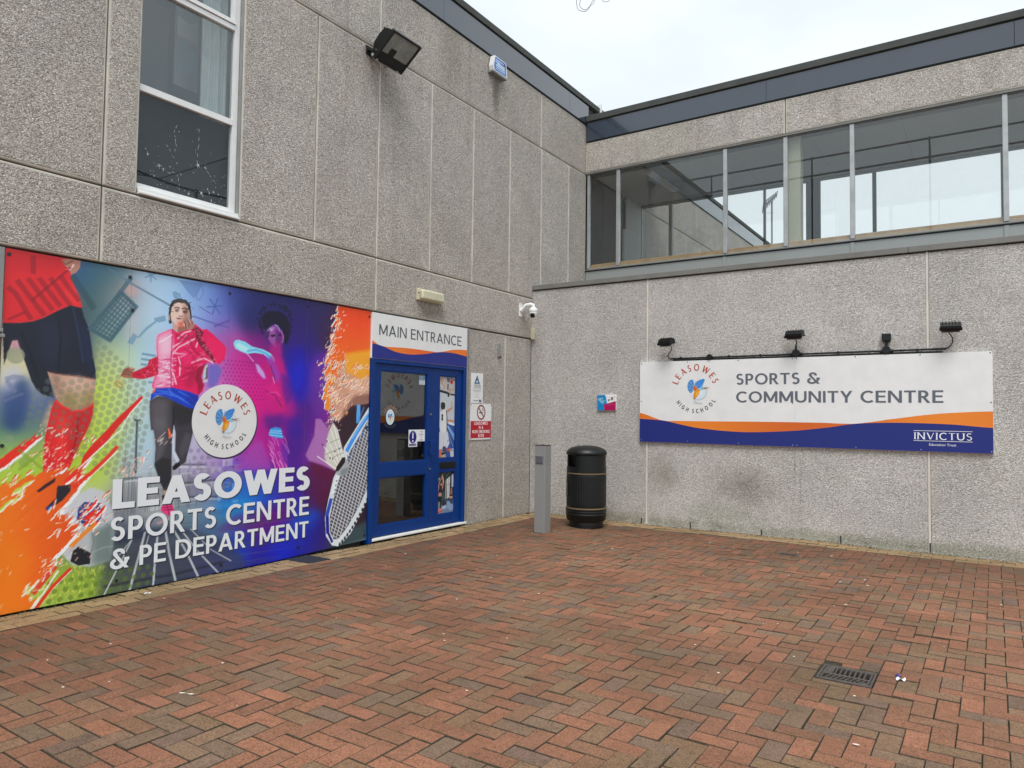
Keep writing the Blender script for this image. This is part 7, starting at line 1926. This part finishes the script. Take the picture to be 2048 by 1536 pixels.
# collar with an opening facing left and another opposite
col_ = MB()
n = 64
def open_at(k, w_=9):
    a_ = math.degrees(k * math.tau / n) % 360
    for c_ in (236, 56):
        if abs((a_ - c_ + 180) % 360 - 180) < 31: return True
    return False
for k in range(n):
    a0, a1 = k * math.tau / n, (k + 1) * math.tau / n
    zs = [.7145, .79, .945] if not open_at(k + .5) else [.7145, .79]
    for z0_, z1_ in zip(zs, zs[1:]):
        rr0 = .256 if z0_ > .78 else .262
        pts4 = []
        for rad in (rr0, rr0 - .02):
            for (a_, z_) in ((a0, z0_), (a1, z0_), (a1, z1_), (a0, z1_)): pts4.append((bx + rad * math.cos(a_), by + rad * math.sin(a_), z_))
        col_.add(pts4, [(0, 1, 2, 3), (7, 6, 5, 4), (0, 3, 7, 4), (1, 5, 6, 2), (3, 2, 6, 7), (0, 4, 5, 1)])
col_.build('collar', [MAT['blackmet']], bn)
MB().lathe((bx, by), [(.225, .71), (.225, .785)], 40).build('liner', [MAT['pit']], bn)
MB().lathe((bx, by), [(.255, .9455), (.270, .952), (.272, .972), (.262, .995), (.235, 1.022), (.19, 1.045), (.12, 1.062), (.05, 1.068), (.01, 1.069)], 48).build('lid', [MAT['blackmet']], bn)
la = R(222)
lbm = MB()
def onbin(u, v, d): a_ = la + u / .27; return (bx + (.2665 + d) * math.cos(a_), by + (.2665 + d) * math.sin(a_), v)
lab = Ink(onbin)
lab.rect(-.06, .06, .40, .60, (36, 34, 34))
lab.stroke([(-.025, .44), (-.025, .56), (.025, .56), (.025, .44), (-.025, .44)], .010, (150, 120, 96)); lab.stroke([(0, .46), (0, .54)], .010, (150, 120, 96))
lab.build('litter_emblem', bn)

dmx = MB().box(-.005, .335, -4.515, -4.235, .003, .0115, c=.003)
dmx.build('rubber_mat', [MAT['mat']], None, 'small dark square mat lying against the foot of the mural', 'mat')

gl_ = thing('drain_grate', ((DR[0] + DR[1]) / 2, (DR[2] + DR[3]) / 2, 0), 'cast iron gully grate set in the red pavers', 'drain')
x0, x1, y0, y1 = DR[0] + .006, DR[1] - .006, DR[2] + .006, DR[3] - .006
fmb = MB()
t_ = .014
fmb.box(x0, x1, y0, y0 + t_, -.05, -.001, c=.002).box(x0, x1, y1 - t_, y1, -.05, -.001, c=.002).box(x0, x0 + t_, y0 + t_, y1 - t_, -.05, -.001, c=.002).box(x1 - t_, x1, y0 + t_, y1 - t_, -.05, -.001, c=.002)
fmb.build('frame', [MAT['iron']], gl_)
gmb = MB()
gx0, gx1, gy0, gy1 = x0 + t_ + .004, x1 - t_ - .004, y0 + t_ + .004, y1 - t_ - .004
ym = gy0 + (gy1 - gy0) * .42
gmb.box(gx0, gx1, gy0, gy0 + .012, -.035, -.003, c=.002).box(gx0, gx1, gy1 - .012, gy1, -.035, -.003, c=.002).box(gx0, gx1, ym - .006, ym + .006, -.035, -.0025, c=.002)
gmb.box(gx0, gx0 + .010, gy0 + .012, gy1 - .012, -.035, -.003).box(gx1 - .010, gx1, gy0 + .012, gy1 - .012, -.035, -.003)
for k in range(1, 9):
    x = gx0 + .012 + (gx1 - gx0 - .024) * k / 9
    gmb.box(x - .0042, x + .0042, ym + .006, gy1 - .012, -.035, -.0035)
    Mx = Matrix.Translation((x, (gy0 + ym) / 2, 0)) @ Matrix.Rotation(R(-18), 4, 'Z')
    gmb.box(-.0042, .0042, -(ym - gy0) / 2 + .010, (ym - gy0) / 2 - .004, -.035, -.0035, Mx=Mx)
gmb.box(gx0 + .010, gx0 + .050, ym + .006, gy1 - .012, -.035, -.0045).box(gx1 - .055, gx1 - .010, gy0 + .012, gy0 + .045, -.035, -.0045)
gmb.build('grate', [MAT['iron']], gl_)
MB().box(DR[0], DR[1], DR[2], DR[3], -.4, -.3).box(DR[0] - .02, DR[0], DR[2], DR[3], -.4, -.09).box(DR[1], DR[1] + .02, DR[2], DR[3], -.4, -.09).box(DR[0], DR[1], DR[3], DR[3] + .02, -.4, -.09).box(DR[0], DR[1], DR[2] - .02, DR[2], -.4, -.09).build('gully_pot', [MAT['pit']], gl_)
vc = thing('access_plate', (3.98, -1.1, 0), 'small grey slotted cover set flush in the pavers near the right wall', 'drain cover')
MB().box(3.87, 4.08, -1.17, -1.04, .001, .006, c=.002).build('cover', [MAT['iron']], vc)
MB().box(3.89, 4.06, -1.145, -1.135, .0062, .0075).box(3.89, 4.06, -1.115, -1.105, .0062, .0075).box(3.89, 4.06, -1.085, -1.075, .0062, .0075).build('slot', [MAT['darkline']], vc)

# rails and a cable across the yard that show in the window glass
rl = thing('tall_railing', (0, -14, 0), 'tall double railing standing behind the viewer, seen mirrored in the corridor glass', 'railing')
for z in (10.615, 10.0): MB().tube([(-12, -14, z), (12, -14, z)], .035, 8).build('rail', [MAT['slat']], rl)
for x in (-10.2, -6.6, -3.0, .6, 4.2, 7.8, 11.4): MB().tube([(x, -14, 0), (x, -14, 10.68)], .03, 8).build('post', [MAT['slat']], rl)
ov = thing('yard_cable', (12, 2, 0), 'sagging cable on a slim pole across the yard, mirrored in the tall stair window', 'cable')
MB().tube([(12, -8, 8.1), (12, -3, 7.7), (12, .5, 7.5), (12, 1.2, 7.42), (12, 2, 7.41), (12, 3.0, 7.46), (12, 7, 7.9)], .03, 6).build('cable', [MAT['slat']], ov)
MB().tube([(12, -1, 7.30), (12, 1, 7.48), (12, 3, 8.65), (12, 7, 11.0)], .014, 6).build('thin_cable', [MAT['slat']], ov)
MB().tube([(12, 2.03, 0), (12, 2.03, 7.47)], .04, 8).build('pole', [MAT['slat']], ov)
# litter
def scrap(x, y, l_, w_, a_, mat, label, name='litter_scrap', cat='litter', curl=.004):
    n = 7
    mb = MB()
    ca, sa = math.cos(a_), math.sin(a_)
    top = []
    for i in range(n + 1):
        for j in (-1, 1):
            u_, v_ = (i / n - .5) * l_, j * w_ / 2 * (1 - .5 * abs(i / n - .5))
            top.append((x + u_ * ca - v_ * sa, y + u_ * sa + v_ * ca, settle(x, y) + .003 + curl * (1 - math.cos(i * 1.3 + j)) * .5))
    bot = [(p[0], p[1], p[2] - .0015) for p in top]
    m_ = len(top)
    fs = [(2 * i, 2 * i + 2, 2 * i + 3, 2 * i + 1) for i in range(n)] + [(m_ + 2 * i, m_ + 2 * i + 1, m_ + 2 * i + 3, m_ + 2 * i + 2) for i in range(n)]
    rim = [2 * i for i in range(n + 1)] + [2 * i + 1 for i in range(n, -1, -1)]
    fs += [(rim[i], rim[(i + 1) % len(rim)], m_ + rim[(i + 1) % len(rim)], m_ + rim[i]) for i in range(len(rim))]
    return mb.add(top + bot, fs).build(name, [mat], None, label, cat)
scrap(5.372, -4.585, .050, .030, .2, MAT['white'], 'crumpled white paper scrap lying right of the drain grate', 'paper_scrap', curl=.014)
scrap(5.355, -4.545, .046, .018, -.9, MAT['litterblue'], 'torn blue wrapper touching the white scrap beside the drain grate', 'blue_wrapper', curl=.016)
scrap(2.345, -7.03, .085, .006, .35, MAT['litter'], 'pale thin stick lying on the pavers at the lower left', 'thin_stick', curl=.004)
scrap(3.509, -3.648, .032, .02, .4, MAT['black'], 'tiny black scrap on the pavers in the middle distance', 'black_scrap')
scrap(.19, -6.02, .05, .03, .9, MAT['white'], 'white scrap on the buff border below the mural', 'paper_scrap')
lt = MB()
for k in range(72):
    for _ in range(20):
        x, y = rng.random() * 8.5 + .1, -rng.random() * 8.6 - .1
        s_ = screen(x, y)
        if s_ and 0 < s_[0] < 1024 and 400 < s_[1] < 768 and rng.random() < min(1, s_[2] / 7): break
    a_ = rng.random() * 3; l_ = .006 + rng.random() ** 2 * .014; w_ = l_ * (.35 + .5 * rng.random())
    z = settle(x, y) + .0035
    pts = [(x + l_ * math.cos(a_ + q * 1.047) * (1 if q % 3 == 0 else .7), y + w_ * math.sin(a_ + q * 1.047), z) for q in range(6)]
    lt.add(pts + [(x, y, z + .003)], [(q, (q + 1) % 6, 6) for q in range(6)])
lt.build('fallen_petals', [MAT['litter']], None, 'pale petals and crumbs scattered thinly over the paving', 'petals', kind='stuff', origin=(0, 0, 0))
print('objects', len(bpy.data.objects), 'tris', sum(sum(len(p.vertices) - 2 for p in o.data.polygons) for o in bpy.data.objects if o.type == 'MESH' and 'brick' != o.name[:5]))
